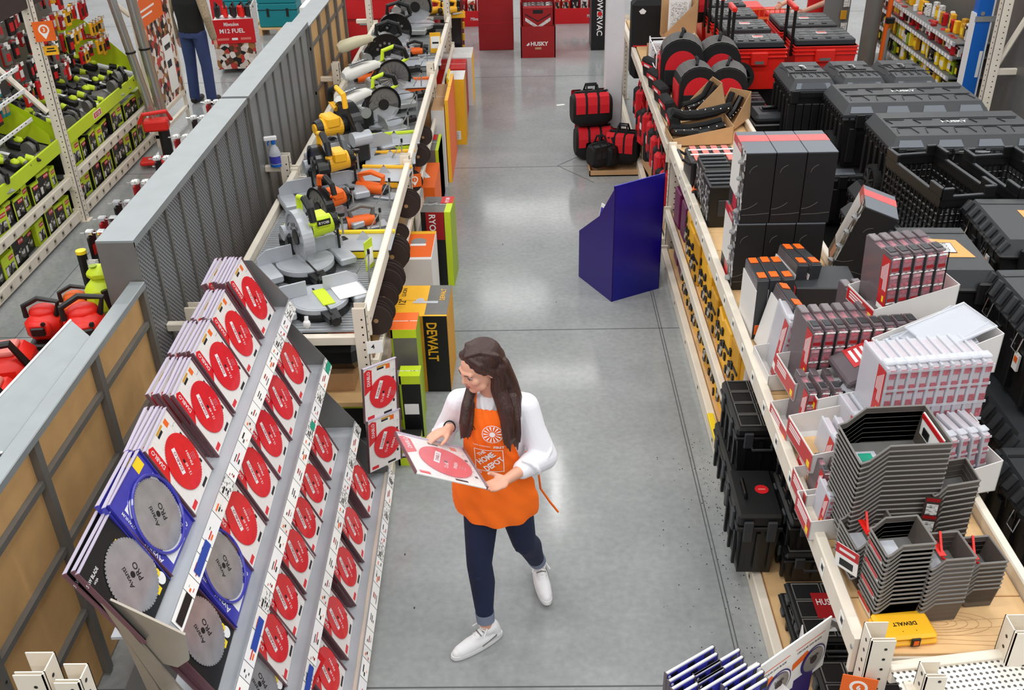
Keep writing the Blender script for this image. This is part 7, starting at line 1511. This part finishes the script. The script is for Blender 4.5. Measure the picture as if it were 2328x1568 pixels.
for i in range(4):
    t = thing('red_case', 'red plastic case in the far pile behind the red chests, %s from the left' % ORD[i], 'case', (2.35 + .32 * i, 13.7, 0), .0); m = M(); m.bx(-.14, .14, -.2, .2, 0, 1.0 - .08 * i, 'packred', .02); m.bx(-.06, .06, -.21, -.2, .5, .6, 'black', .004); m.build('body', t)
t = thing('grey_shelf_end', 'low grey shelf side with white tagged goods behind the red bags', 'shelf', (2.0, 12.7, 0)); m = M(); m.bx(-.25, .25, -.5, .5, 0, 1.0, 'frame_grey', .01); m.build('body', t); m = M()
for q in range(8): m.bx(-.2 + .05 * q, -.17 + .05 * q, -.3, -.25, 1.0, 1.12, ('tag', 'teal', 'white')[q % 3])
m.build('tags', t)
# ================================================================ PEOPLE
def organic(prims, k, vox=.006, smooth=4, name='body', parent=None, fac=.5):
    """union of tapered capsules ('c', [(p, r), ...]), ellipsoids ('e', centre, radii, matrix) and lofts ('l', rings), remeshed to one skin"""
    m = M()
    for p in prims:
        if p[0] == 'c':
            ch = [(Vector(q), r) for q, r in p[1]]; sc_ = p[2] if len(p) > 2 else None
            for q, r in ch: m.ell(q, r, k, nu=14, nv=10)
            for (a, ra), (b, rb) in zip(ch, ch[1:]):
                if (b - a).length > 1e-4: m.cyl(a, b, ra * .995, k, r1=rb * .995, n=18)
        elif p[0] == 'e': m.ell(p[1], p[2], k, R=p[3] if len(p) > 3 else None, nu=22, nv=14)
        elif p[0] == 'l': m.loft(p[1], k)
    o = m.build(name, None, smooth=True)
    md = o.modifiers.new('r', 'REMESH'); md.mode = 'VOXEL'; md.voxel_size = vox
    sm = o.modifiers.new('s', 'SMOOTH'); sm.iterations = smooth; sm.factor = fac
    dg = bpy.context.evaluated_depsgraph_get(); dg.update()
    me = bpy.data.meshes.new_from_object(o.evaluated_get(dg)); me.materials.clear(); me.materials.append(MATS[k])
    me.polygons.foreach_set('use_smooth', [True] * len(me.polygons))
    o.modifiers.clear(); o.data = me
    if parent: o.parent = parent
    return o
W = thing('person', 'woman with long brown hair in an orange apron holding a saw blade pack', 'person')
TC = lambda z: V(-.178 + .01 * (1.2 - z), 3.615 + .03 * (1.3 - z) * 0, z)      # trunk axis
BF = V(-.20, -.98, 0).normalized(); BR = V(.98, -.20, 0).normalized()            # body forward, body's left (viewer right)
SEC = [(.74, .150, .115), (.80, .172, .125), (.88, .178, .128), (.95, .163, .118), (1.03, .140, .102), (1.10, .134, .100), (1.17, .142, .108), (1.24, .152, .116), (1.31, .158, .108), (1.36, .145, .088), (1.395, .10, .065), (1.415, .06, .05)]
def sec(z):
    for (z0, a0, d0), (z1, a1, d1) in zip(SEC, SEC[1:]):
        if z0 <= z <= z1: t = (z - z0) / (z1 - z0); return a0 + (a1 - a0) * t, d0 + (d1 - d0) * t
    return SEC[-1][1:] if z > 1.4 else SEC[0][1:]
def ringp(z, ang, g=0.0, gd=None):
    a, d = sec(z); gd = g if gd is None else gd
    return TC(z) + BR * math.sin(ang) * (a + g) + BF * math.cos(ang) * (d + gd)
def ring(z, g=0.0, n=28): return [ringp(z, -2 * PI * i / n, g) for i in range(n)]
# joints
rs, re_, rw = V(-.325, 3.63, 1.335), V(-.415, 3.69, 1.11), V(-.372, 3.555, 1.245)       # her right arm (viewer left)
ls, le, lw = V(-.035, 3.60, 1.325), V(.035, 3.545, 1.09), V(-.115, 3.345, 1.125)     # her left arm
hr, kr, ar = V(-.245, 3.61, .82), V(-.268, 3.53, .47), V(-.245, 3.47, .095)           # leg forward (viewer left)
hl, kl, al = V(-.105, 3.63, .82), V(-.055, 3.70, .46), V(.022, 3.885, .125)            # leg behind
HC = V(-.225, 3.545, 1.572)                                                            # head centre
HF = V(-.76, -.58, -.27).normalized(); HU = (V(0, 0, 1) - HF * HF.z).normalized(); HR = HU.cross(HF).normalized()   # HR points to the camera side of her head
def hp(x, y, z): return HC + HR * x + HF * y + HU * z      # x right of gaze, y forward, z up
HM = Matrix((HR, HF, HU)).transposed()
skin = []
skin.append(('e', hp(0, -.012, .022), (.070, .088, .084), HM)); skin.append(('e', hp(0, .018, -.030), (.057, .066, .074), HM))
skin.append(('e', hp(0, .054, -.086), (.024, .024, .020), HM)); skin.append(('c', [(hp(-.036, .034, -.062), .024), (hp(0, .056, -.082), .021), (hp(.036, .034, -.062), .024)]))
skin.append(('c', [(hp(0, .076, .014), .008), (hp(0, .084, -.008), .0085), (hp(0, .091, -.024), .0095)])); skin.append(('e', hp(.009, .082, -.028), .0065)); skin.append(('e', hp(-.009, .082, -.028), .0065))
skin.append(('e', hp(.033, .055, -.022), (.024, .022, .022), HM)); skin.append(('e', hp(-.033, .055, -.022), (.024, .022, .022), HM))
skin.append(('c', [(hp(-.034, .066, .018), .012), (hp(0, .077, .018), .011), (hp(.034, .066, .018), .012)]))
skin.append(('c', [(hp(-.016, .066, -.056), .009), (hp(0, .074, -.056), .010), (hp(.016, .066, -.056), .009)]))
for s_ in (-1, 1): skin.append(('e', hp(.070 * s_, -.012, -.010), (.009, .016, .026), HM))
neckb = TC(1.38) + BF * .01
skin.append(('c', [(hp(0, -.022, -.06), .050), (neckb + V(0, 0, .03), .050), (neckb - V(0, 0, .02), .058)]))
skin.append(('l', [ring(z, -.016) for z in (.78, .88, .95, 1.03, 1.12, 1.2, 1.28, 1.34, 1.385)]))
for s0, e0, w0 in ((rs, re_, rw), (ls, le, lw)):
    skin.append(('c', [(s0, .044), (s0.lerp(e0, .5), .038), (e0, .033), (e0.lerp(w0, .35), .034), (e0.lerp(w0, .8), .026), (w0, .0225)]))
for h0, k0, a0 in ((hr, kr, ar), (hl, kl, al)):
    skin.append(('c', [(h0, .075), (h0.lerp(k0, .5), .055), (k0, .040), (k0.lerp(a0, .35), .038), (k0.lerp(a0, .8), .033), (a0, .031)]))
# hands: palm + four fingers + thumb
def hand(w0, fwd, palmn, side, curl, sc_=1.0):
    """fwd along the fingers, palmn out of the palm, side = towards thumb"""
    out = []; f = fwd.normalized(); s = (side - f * side.dot(f)).normalized(); n_ = f.cross(s) ; n_ = n_ if n_.dot(palmn) > 0 else -n_
    P = lambda a, b, c: w0 + (f * a + s * b + n_ * c) * sc_
    out.append(('c', [(P(-.01, 0, 0), .021 * sc_), (P(.02, .004, 0), .020 * sc_)]))
    Rm = Matrix((s, f, n_)).transposed(); out.append(('e', P(.047, 0, .0), (.039 * sc_, .046 * sc_, .0145 * sc_), Rm))
    for i, (b, L) in enumerate(((.028, .066), (.0095, .074), (-.0095, .070), (-.027, .056))):
        c = curl[i] if isinstance(curl, (list, tuple)) else curl; p = P(.078, b, 0); d = 0; pts = [(P(.060, b * .95, 0), .0095 * sc_), (p, .0090 * sc_)]
        for j, fr in enumerate((.45, .32, .23)):
            d += c * (1.0, 1.1, .8)[j]; p = p + (f * math.cos(d) + n_ * math.sin(d)) * L * fr * sc_; pts.append((p, (.0085, .0078, .0068)[j] * sc_))
        out.append(('c', pts))
    out.append(('c', [(P(.018, .022, .004), .0125 * sc_), (P(.040, .046, .010), .0105 * sc_), (P(.064, .055, .022), .0092 * sc_), (P(.082, .050, .034), .0080 * sc_)]))
    return out
# pack plane: corner points of the pack she carries
PM = V(-.396, 3.33, 1.235); E1, E2 = V(.29, .10, -.17), V(.12, -.32, .03)
PA, PB, PC, PD = PM - E1 / 2 - E2 / 2, PM + E1 / 2 - E2 / 2, PM + E1 / 2 + E2 / 2, PM - E1 / 2 + E2 / 2
pu = (PB - PA).normalized(); pv = (PD - PA).normalized(); pn = pu.cross(pv).normalized(); pn = pn if pn.z > 0 else -pn
pv = (pv - pu * pv.dot(pu)).normalized()
skin += hand(rw, V(-.80, -.62, -.02), pn * -1, V(-.1, -.9, .1), [.22, .26, .30, .36], .92)
skin += hand(lw, V(-.72, -.68, .10), pn, V(-.6, .5, .2), [.12, .14, .16, .20], .92)
organic(skin, 'skin', .0042, 3, 'body', W, .45)
# eyes, lips, brows
for s_ in (-1, 1):
    m = M(); m.ell(hp(.030 * s_, .0705, -.001), (.0105, .0065, .0042), 'eye_w', R=HM, nu=12, nv=8); m.ell(hp(.031 * s_, .0765, -.002), (.0044, .0020, .0036), 'eye', R=HM, nu=10, nv=6); m.tube([hp(.019 * s_, .0765, .0025), hp(.031 * s_, .0785, .0038), hp(.043 * s_, .071, .0012)], .0017, 'eye', 5); m.build('eye', W, smooth=True)
    m = M(); m.tube([hp(.014 * s_, .0845, .017), hp(.030 * s_, .080, .021), (hp(.046 * s_, .067, .016))], [.0022, .0024, .0012], 'hair', 6); m.build('eyebrow', W, smooth=True)
m = M(); m.tube([hp(-.020, .072, -.0530), hp(-.008, .0825, -.0505), hp(0, .084, -.052), hp(.008, .0825, -.0505), hp(.020, .072, -.0530)], [.0015, .0034, .0032, .0034, .0015], 'lip', 8); m.tube([hp(-.018, .0725, -.056), hp(0, .083, -.0600), hp(.018, .0725, -.056)], [.0015, .0042, .0015], 'lip', 8); m.build('lips', W, smooth=True)
# hair
hr_ = []
hr_.append(('e', hp(0, -.026, .034), (.082, .094, .086), HM)); hr_.append(('e', hp(0, -.055, -.01), (.078, .070, .095), HM))
hr_.append(('c', [(hp(-.02, .035, .080), .015), (hp(-.055, .025, .055), .022), (hp(-.070, -.01, .0), .018), (hp(-.068, -.035, -.05), .018)]))
hr_.append(('c', [(hp(.02, .040, .082), .015), (hp(.055, .022, .052), .020), (hp(.070, -.012, .0), .018), (hp(.068, -.040, -.05), .020)]))
# lock falling in front of her right shoulder (viewer left) and the broad one on the viewer right
hr_.append(('c', [(hp(-.066, -.03, -.04), .020), (V(-.265, 3.575, 1.44), .024), (V(-.285, 3.525, 1.385), .025), (V(-.297, 3.490, 1.32), .024), (V(-.303, 3.478, 1.262), .013)]))
hr_.append(('c', [(hp(.055, -.055, -.02), .034), (V(-.145, 3.535, 1.46), .036), (V(-.118, 3.50, 1.38), .036), (V(-.106, 3.483, 1.31), .033), (V(-.102, 3.474, 1.26), .026), (V(-.106, 3.470, 1.225), .012)]))
hr_.append(('c', [(hp(.05, -.07, -.02), .045), (V(-.115, 3.60, 1.45), .052), (V(-.095, 3.585, 1.385), .050), (V(-.085, 3.53, 1.33), .035)]))
hr_.append(('c', [(hp(-.02, -.09, -.02), .050), (V(-.165, 3.68, 1.44), .055), (V(-.16, 3.70, 1.36), .050), (V(-.155, 3.705, 1.27), .030)]))
for q in range(7):
    a = q / 6; x0 = -.13 + .065 * a; hr_.append(('c', [(V(x0 - .01, 3.525 + .02 * a, 1.42), .009), (V(x0, 3.476 + .02 * a, 1.33), .012), (V(x0 + .004, 3.460 + .02 * a, 1.27 - .015 * (q % 3)), .010), (V(x0 + .006, 3.457 + .02 * a, 1.225 - .02 * (q % 3)), .004)]))
for q in range(5): x0 = -.315 + .010 * q; hr_.append(('c', [(V(x0 + .018, 3.535, 1.39), .008), (V(x0 + .006, 3.490, 1.31), .011), (V(x0, 3.474, 1.245 + .012 * (q % 3)), .003)]))
for q in range(9):
    a = -1 + q / 4; hr_.append(('c', [(hp(.012, .050, .098), .007), (hp(.045 * a, .0, .115 - .012 * abs(a)), .009), (hp(.078 * a, -.06, .06), .010), (hp(.075 * a, -.09, -.04), .010)]))
organic(hr_, 'hair', .0038, 2, 'hair', W, .35)
# shirt
sh = [('l', [ring(z, .004) for z in (.84, .88, .95, 1.03, 1.10, 1.17, 1.24, 1.31, 1.355)]), ('l', [ring(z, .006) for z in (1.345, 1.365, 1.39, 1.405)])]
sh.append(('c', [(TC(1.345) - BR * .06, .062), (rs, .060), (rs.lerp(re_, .45), .054), (re_ + V(-.005, .01, -.005), .052), (re_.lerp(rw, .30), .050), (re_.lerp(rw, .55), .043)]))
sh.append(('c', [(TC(1.345) + BR * .06, .062), (ls, .064), (ls.lerp(le, .45), .060), (le + V(.012, .01, -.005), .062), (le.lerp(lw, .32), .055), (le.lerp(lw, .56), .043)]))
for (e0, w0, f_, r) in ((re_, rw, .55, .045), (le, lw, .56, .045)):
    c = e0.lerp(w0, f_); d = (w0 - e0).normalized(); sh.append(('c', [(c - d * .022, r), (c, r * .98)])); sh.append(('c', [(c - d * .035, r * 1.03), (c - d * .03, r * 1.03)]))
sh.append(('c', [(TC(1.395) + BR * .055 + BF * .01, .016), (TC(1.40) + BR * .03 + BF * .055, .013), (TC(1.355) + BF * .10 + BR * .015, .010)])); sh.append(('c', [(TC(1.395) - BR * .055 + BF * .01, .016), (TC(1.40) - BR * .03 + BF * .055, .013), (TC(1.355) + BF * .10 - BR * .015, .010)]))
for q, (a, b, r) in enumerate(((ls, le, .064), (le, lw, .058), (rs, re_, .056))):
    for j in range(4):
        if q == 1 and j > 1: break
        c = a.lerp(b, .2 + .2 * j); d = (b - a).normalized(); u = d.orthogonal().normalized(); v_ = d.cross(u); ph = j * 1.3 + q
        sh.append(('c', [(c + (u * math.cos(ph + t * .5) + v_ * math.sin(ph + t * .5)) * (r - .004) + d * (.018 * t), .008) for t in range(4)]))
for q in range(5):
    z = .97 + .05 * q; sh.append(('c', [(ringp(z, 1.3, -.001), .007), (ringp(z + .02, 1.7, -.001), .009), (ringp(z + .03, 2.1, -.001), .007)]))
organic(sh, 'shirt', .005, 3, 'shirt', W, .4)
# jeans
je = [('l', [ring(z, .000) for z in (.75, .80, .88, .95, 1.0)])]
for h0, k0, a0, c in ((hr, kr, ar, 1), (hl, kl, al, 1)):
    e = k0.lerp(a0, .80); je.append(('c', [(h0, .092), (h0.lerp(k0, .45), .080), (k0 + V(0, -.004, 0), .062), (k0.lerp(a0, .32) + V(.004, .014, 0), .062), (k0.lerp(a0, .65), .048), (e, .043)]))
    d = (k0 - h0).normalized()
    for j in range(7):
        cc = k0.lerp(h0, -.12 + .07 * j); je.append(('c', [(cc + V(-.045, -.036, .006 * (j % 2)), .006), (cc + V(0, -.060, 0), .007), (cc + V(.045, -.034, .008), .006)]))
organic(je, 'jeans', .006, 3, 'jeans', W, .4)
for k0, a0 in ((kr, ar), (kl, al)):
    e = k0.lerp(a0, .80); d = (a0 - k0).normalized(); m = M(); m.cyl(e - d * .02, e + d * .03, .0475, 'jeans_lt', r1=.045, n=24); m.build('turned_cuff', W, smooth=True)
    m = M(); m.cyl(e - d * .02, e + d * .034, .042, 'black', r1=.040, n=20); m.build('cuff_lining', W)
# apron: curved bib and skirt
ap = []
def apron_half(z):
    pts = [(.745, 1.35), (.80, 1.45), (.95, 1.40), (1.05, 1.22), (1.10, 1.02), (1.16, .84), (1.24, .66), (1.31, .52), (1.365, .40)]
    for (z0, t0), (z1, t1) in zip(pts, pts[1:]):
        if z0 <= z <= z1: return t0 + (t1 - t0) * (z - z0) / (z1 - z0)
    return pts[0][1] if z < .75 else pts[-1][1]
m = M(); NZ, NA = 34, 32; grid = []
for i in range(NZ + 1):
    z = .775 + (1.372 - .775) * i / NZ; hw = apron_half(z); rowp = []
    for j in range(NA + 1):
        a = -hw + 2 * hw * j / NA; fl = .014 + (.020 if z < .95 else 0) * max(0, (.95 - z) / .2) + .004 * math.sin(j * .9 + z * 30) * (1 if z < 1.15 else .4) + .003 * math.sin(z * 60 + j)
        zz = z - (.022 * math.cos(a * 1.2) if i < 4 else 0) * (1 - i / 4) + .0
        p = ringp(max(.75, min(1.41, z)), a, fl + .006 + max(0, z - 1.31) * .14); p.z = zz; rowp.append(p)
    grid.append(rowp)
vs = [p for r in grid for p in r]; n0 = len(vs); inn = []
for i, r in enumerate(grid):
    for j, p in enumerate(r): c = TC(p.z); d = V(p.x - c.x, p.y - c.y, 0).normalized(); inn.append(p - d * .003)
n = NA + 1; fs = []
for i in range(NZ):
    for j in range(NA): fs.append((i * n + j, i * n + j + 1, (i + 1) * n + j + 1, (i + 1) * n + j)); fs.append((n0 + (i + 1) * n + j, n0 + (i + 1) * n + j + 1, n0 + i * n + j + 1, n0 + i * n + j))
for j in range(NA): fs.append((j + 1, j, n0 + j, n0 + j + 1)); fs.append((NZ * n + j, NZ * n + j + 1, n0 + NZ * n + j + 1, n0 + NZ * n + j))
for i in range(NZ): fs.append((i * n, (i + 1) * n, n0 + (i + 1) * n, n0 + i * n)); fs.append(((i + 1) * n + NA, i * n + NA, n0 + i * n + NA, n0 + (i + 1) * n + NA))
m.add(vs + inn, fs, 'apron'); APR = m.build('apron', W, smooth=True)
# print on the apron: wheel mark, square logo turned on its corner, slogans
def on_apron(x, z, lift=.0135): 
    a, d = sec(z); ang = math.asin(max(-.99, min(.99, x / (a + .02)))); fl = .014 + (.020 * max(0, (.95 - z) / .2) if z < .95 else 0); p = ringp(z, ang, fl + .006 + lift - .006); p.z = z; return p
def decal(polys, k, name='print'):
    m = M()
    for po in polys: m.add([on_apron(x, z, .0150) for x, z in po], [tuple(range(len(po)))], k)
    return m
wx, wz, wr = .028, 1.268, .044
polys = []
for q in range(36):
    a, b = 2 * PI * q / 36, 2 * PI * (q + 1) / 36; polys.append([(wx + wr * math.cos(a), wz + wr * math.sin(a)), (wx + wr * math.cos(b), wz + wr * math.sin(b)), (wx + (wr - .003) * math.cos(b), wz + (wr - .003) * math.sin(b)), (wx + (wr - .003) * math.cos(a), wz + (wr - .003) * math.sin(a))])
for q in range(14):
    a = 2 * PI * q / 14; da = .10; polys.append([(wx + .010 * math.cos(a), wz + .010 * math.sin(a)), (wx + .038 * math.cos(a - da), wz + .038 * math.sin(a - da)), (wx + .038 * math.cos(a + da), wz + .038 * math.sin(a + da))])
    polys.append([(wx + .012 * math.cos(a - .22), wz + .012 * math.sin(a - .22)), (wx + .012 * math.cos(a + .22), wz + .012 * math.sin(a + .22)), (wx, wz)])
decal(polys, 'white').build('wheel_print', W)
def tx(s, x, z, h, ang, k, m, maxw=None, bold=.012):
    vs, fs, wd = text_geo(s, bold); sx = h if not maxw or wd * h <= maxw else maxw / wd; ca, sa = math.cos(ang), math.sin(ang)
    m.add([on_apron(x + u * sx * ca - v * h * sa, z + u * sx * sa + v * h * ca, .0158) for u, v in vs], fs, k)
m = M(); lx, lz, ls_ = .005, 1.118, .062
fr = [(lx - ls_, lz + ls_), (lx + ls_, lz + ls_), (lx + ls_, lz - ls_), (lx - ls_, lz - ls_)]
for (x0, z0), (x1, z1) in zip(fr, fr[1:] + fr[:1]):
    for q in range(8):
        a = q / 8; b = (q + 1) / 8; xa, za, xb, zb = x0 + (x1 - x0) * a, z0 + (z1 - z0) * a, x0 + (x1 - x0) * b, z0 + (z1 - z0) * b; nx, nz = (lx - (xa + xb) / 2), (lz - (za + zb) / 2); e = .05
        m.add([on_apron(x, z, .0150) for x, z in ((xa, za), (xb, zb), (xb + (lx - xb) * e, zb + (lz - zb) * e), (xa + (lx - xa) * e, za + (lz - za) * e))], [(0, 1, 2, 3)], 'white')
tx('THE', lx - .030, lz + .040, .017, .72, 'white', m, bold=.03); tx('HOME', lx - .012, lz + .012, .030, .72, 'white', m, maxw=.095, bold=.035); tx('DEPOT', lx + .020, lz - .018, .030, .72, 'white', m, maxw=.10, bold=.035)
tx('I put customers', -.02, 1.203, .011, -.06, 'white', m, maxw=.10); tx('FIRST', .052, 1.198, .014, -.04, 'white', m, maxw=.045, bold=.03); tx('More saving.', -.058, 1.055, .012, -.25, 'white', m, maxw=.075); tx('More doing.', .045, 1.035, .013, -.05, 'white', m, maxw=.09, bold=.025)
m.build('lettering_print', W); m = M(); tx('Col', -.075, 1.282, .030, .5, 'black', m, bold=.0); m.build('pen_writing', W)
# apron straps
m = M(); m.tube([ringp(1.37, -.38, .018), TC(1.405) - BR * .062 + BF * .05, TC(1.40) - BR * .065 - BF * .02], .007, 'apron', 6); m.tube([ringp(1.37, .38, .018), TC(1.405) + BR * .062 + BF * .05, TC(1.40) + BR * .065 - BF * .02], .007, 'apron', 6); m.build('neck_strap', W)
m = M(); m.tube([ringp(1.08, 1.2, .012), ringp(1.06, 1.8, .012), ringp(1.05, 2.6, .012)], .006, 'apron', 6); m.tube([ringp(.97, 2.2, .02), V(.022, 3.66, .90), V(.030, 3.68, .80), V(.075, 3.70, .70), V(.115, 3.72, .62)], .0055, 'apron', 6); m.build('waist_tie', W)
m = M(); m.tube([rw + V(.025 * math.cos(a), .012 * math.sin(a), .024 * math.sin(a)) + V(0, .025, -.01) for a in [2 * PI * i / 16 for i in range(16)]], .0035, 'black', 6, True); m.build('wrist_band', W)
# shoes
def shoe(an, toe, lift=0.0, heel=None):
    d = V(toe.x - an.x, toe.y - an.y, 0).normalized(); r = V(d.y, -d.x, 0); g = V(an.x, an.y, lift)
    P = lambda a, b, c: g + d * a + r * b + V(0, 0, c)
    o = organic([('c', [(P(-.045, 0, .045), .036), (P(.02, 0, .045), .040), (P(.10, 0, .036), .040), (P(.155, .0, .030), .034), (P(.175, 0, .028), .026)]), ('c', [(P(-.04, 0, .07), .036), (P(-.03, 0, .095), .036), (P(0, 0, .092), .036)]), ('c', [(P(.03, 0, .075), .028), (P(.08, 0, .058), .026)])], 'shoe', .005, 3, 'shoe', W, .4)
    prof = [(.058 + .146 * math.cos(q), (.0385 + .004 * math.cos(q)) * (abs(math.sin(q)) ** .75) * (1 if math.sin(q) > 0 else -1)) for q in [2 * PI * i / 36 for i in range(36)]]
    prof_ = [(-.085, .0), (-.075, .030), (-.03, .037), (.03, .034), (.10, .042), (.155, .037), (.195, .02), (.205, 0), (.195, -.02), (.155, -.037), (.10, -.042), (.03, -.034), (-.03, -.037), (-.075, -.030)]
    m = M(); m.loft([[P(a, b, .004) for a, b in prof], [P(a * 1.02, b * 1.06, .012) for a, b in prof], [P(a * 1.0, b * 1.02, .028) for a, b in prof]], 'white'); m.build('sole', o, smooth=True)
    m = M()
    for q in range(5): a = .028 + .017 * q; z = .112 - .0105 * q; m.tube([P(a, -.024, z - .014), P(a + .006, 0, z), P(a, .024, z - .014)], .0036, 'frame_grey' if q % 2 else 'tag', 5)
    m.tube([P(.03, 0, .116), P(.015, -.03, .125), P(.045, -.048, .10)], .0036, 'white', 5); m.tube([P(.03, 0, .116), P(.03, .03, .125), P(.05, .048, .10)], .0036, 'white', 5); m.build('laces', o)
    m = M(); m.tube([P(-.075, .0, .075), P(-.03, -.038, .055), (P(.05, -.040, .035))], .004, 'frame_grey', 5); m.build('side_stripe', o)
    return o
shoe(V(ar.x, ar.y, 0), V(-.39, 3.37, 0)); shoe(V(al.x, al.y, 0), V(.045, 3.77, 0), .02)
# the pack she carries (its own thing)
pk = blade_pack('d', 'red disc saw blade pack held in both hands by the woman in apron', (0, 0, 0), (0, 0, 0), None, .33, .33)
cx = (PA + PC) / 2; xa = pu; ya = -pn; za = xa.cross(ya).normalized()
R3 = Matrix((xa, ya, za)).transposed().to_4x4(); pk.matrix_world = Matrix.Translation(cx - za * .165 + pn * .004) @ R3
m = M(); m.bx(-.168, .168, -.0135, -.0125, 0, .333, 'poly'); m.build('clear_shell', pk)
# ---- man in the black vest
def simple_person(label, x, y, yaw, coat, sleeve, trousers, hairk, h=1.75, arms='down', vest=True, skin_k='skin'):
    t = thing('person', label, 'person', (x, y, 0), yaw); s = h / 1.75
    def q(a, b, c): return V(a * s, b * s, c * s)
    sk = [('e', q(0, -.01, 1.62), (.076 * s, .095 * s, .115 * s)), ('e', q(0, -.10, 1.60), .016), ('c', [(q(0, 0, 1.54), .05), (q(0, .01, 1.44), .055)])]
    for sd in (-1, 1):
        sk.append(('e', q(.078 * sd, 0, 1.61), (.012, .02, .03))); hnd = q(.26 * sd, -.05, .80) if arms == 'down' else q(.22 * sd, -.38, 1.02)
        elb = q(.26 * sd, .04, 1.10) if arms == 'down' else q(.27 * sd, -.05, 1.12)
        sk.append(('c', [(q(.20 * sd, .02, 1.40), .045), (elb, .038), (hnd, .026)])); f = (hnd - elb).normalized()
        sk += hand(hnd, f, V(-sd, 0, 0), V(0, -1, 0), .25, .95); sk.append(('c', [(q(.1 * sd, 0, .9), .07), (q(.11 * sd, -.01, .48), .05), (q(.11 * sd, .03, .1), .035)]))
    sk.append(('c', [(q(0, 0, .95), .10), (q(0, 0, 1.3), .09)])); organic(sk, skin_k, .008, 3, 'body', t)
    m_ = [('e', q(0, .02, 1.66), (.084 * s, .10 * s, .095 * s))]; organic(m_, hairk, .01, 1, 'hair', t)
    rg = lambda z, a, b: [q(a * math.cos(-2 * PI * i / 20), b * math.sin(-2 * PI * i / 20), z) for i in range(20)]
    organic([('l', [rg(.90, .175, .125), rg(1.05, .17, .12), rg(1.25, .20, .13), rg(1.40, .19, .105), rg(1.47, .10, .07)])], coat, .01, 3, 'vest' if vest else 'shirt', t)
    for sd in (-1, 1):
        elb = q(.26 * sd, .04, 1.10) if arms == 'down' else q(.27 * sd, -.05, 1.12); hnd = q(.26 * sd, -.05, .80) if arms == 'down' else q(.22 * sd, -.38, 1.02); e = .85 if arms == 'down' else 0.0
        ch = [(q(.19 * sd, .01, 1.39), .066), (q(.19 * sd, .01, 1.39).lerp(elb, .8), .058)]
        if e: ch += [(elb, .055), (elb.lerp(hnd, .88), .044)]
        organic([('c', ch)], sleeve, .009, 3, 'sleeve', t)
    organic([('l', [rg(.84, .17, .125), rg(.98, .17, .12)])] + [('c', [(q(.09 * sd, 0, .88), .095), (q(.11 * sd, -.01, .48), .072), (q(.12 * sd, .02, .08), .066)]) for sd in (-1, 1)], trousers, .01, 3, 'jeans', t)
    for sd in (-1, 1): organic([('c', [(q(.12 * sd, .06, .045), .042), (q(.12 * sd, -.06, .04), .045), (q(.12 * sd, -.14, .035), .036)])], 'black', .01, 2, 'shoe', t)
    return t
simple_person('man in a black vest and blue jeans standing in the far left aisle', -4.18, 12.55, 2.9, 'black_soft', 'plaid', 'jeans_mid', 'hair_grey')
t = thing('shopping_bag', 'lime green bag hanging at the side of the man in the vest', 'bag', (-4.36, 12.15, .35)); m = M(); m.box((0, 0, .22), (.08, .22, .42), 'lime', .03); m.build('bag_body', t)
simple_person('person in a red shirt reaching out over the orange cart', 3.62, 12.75, -1.2, 'red', 'red', 'frame_grey', 'hair', arms='out', vest=False)
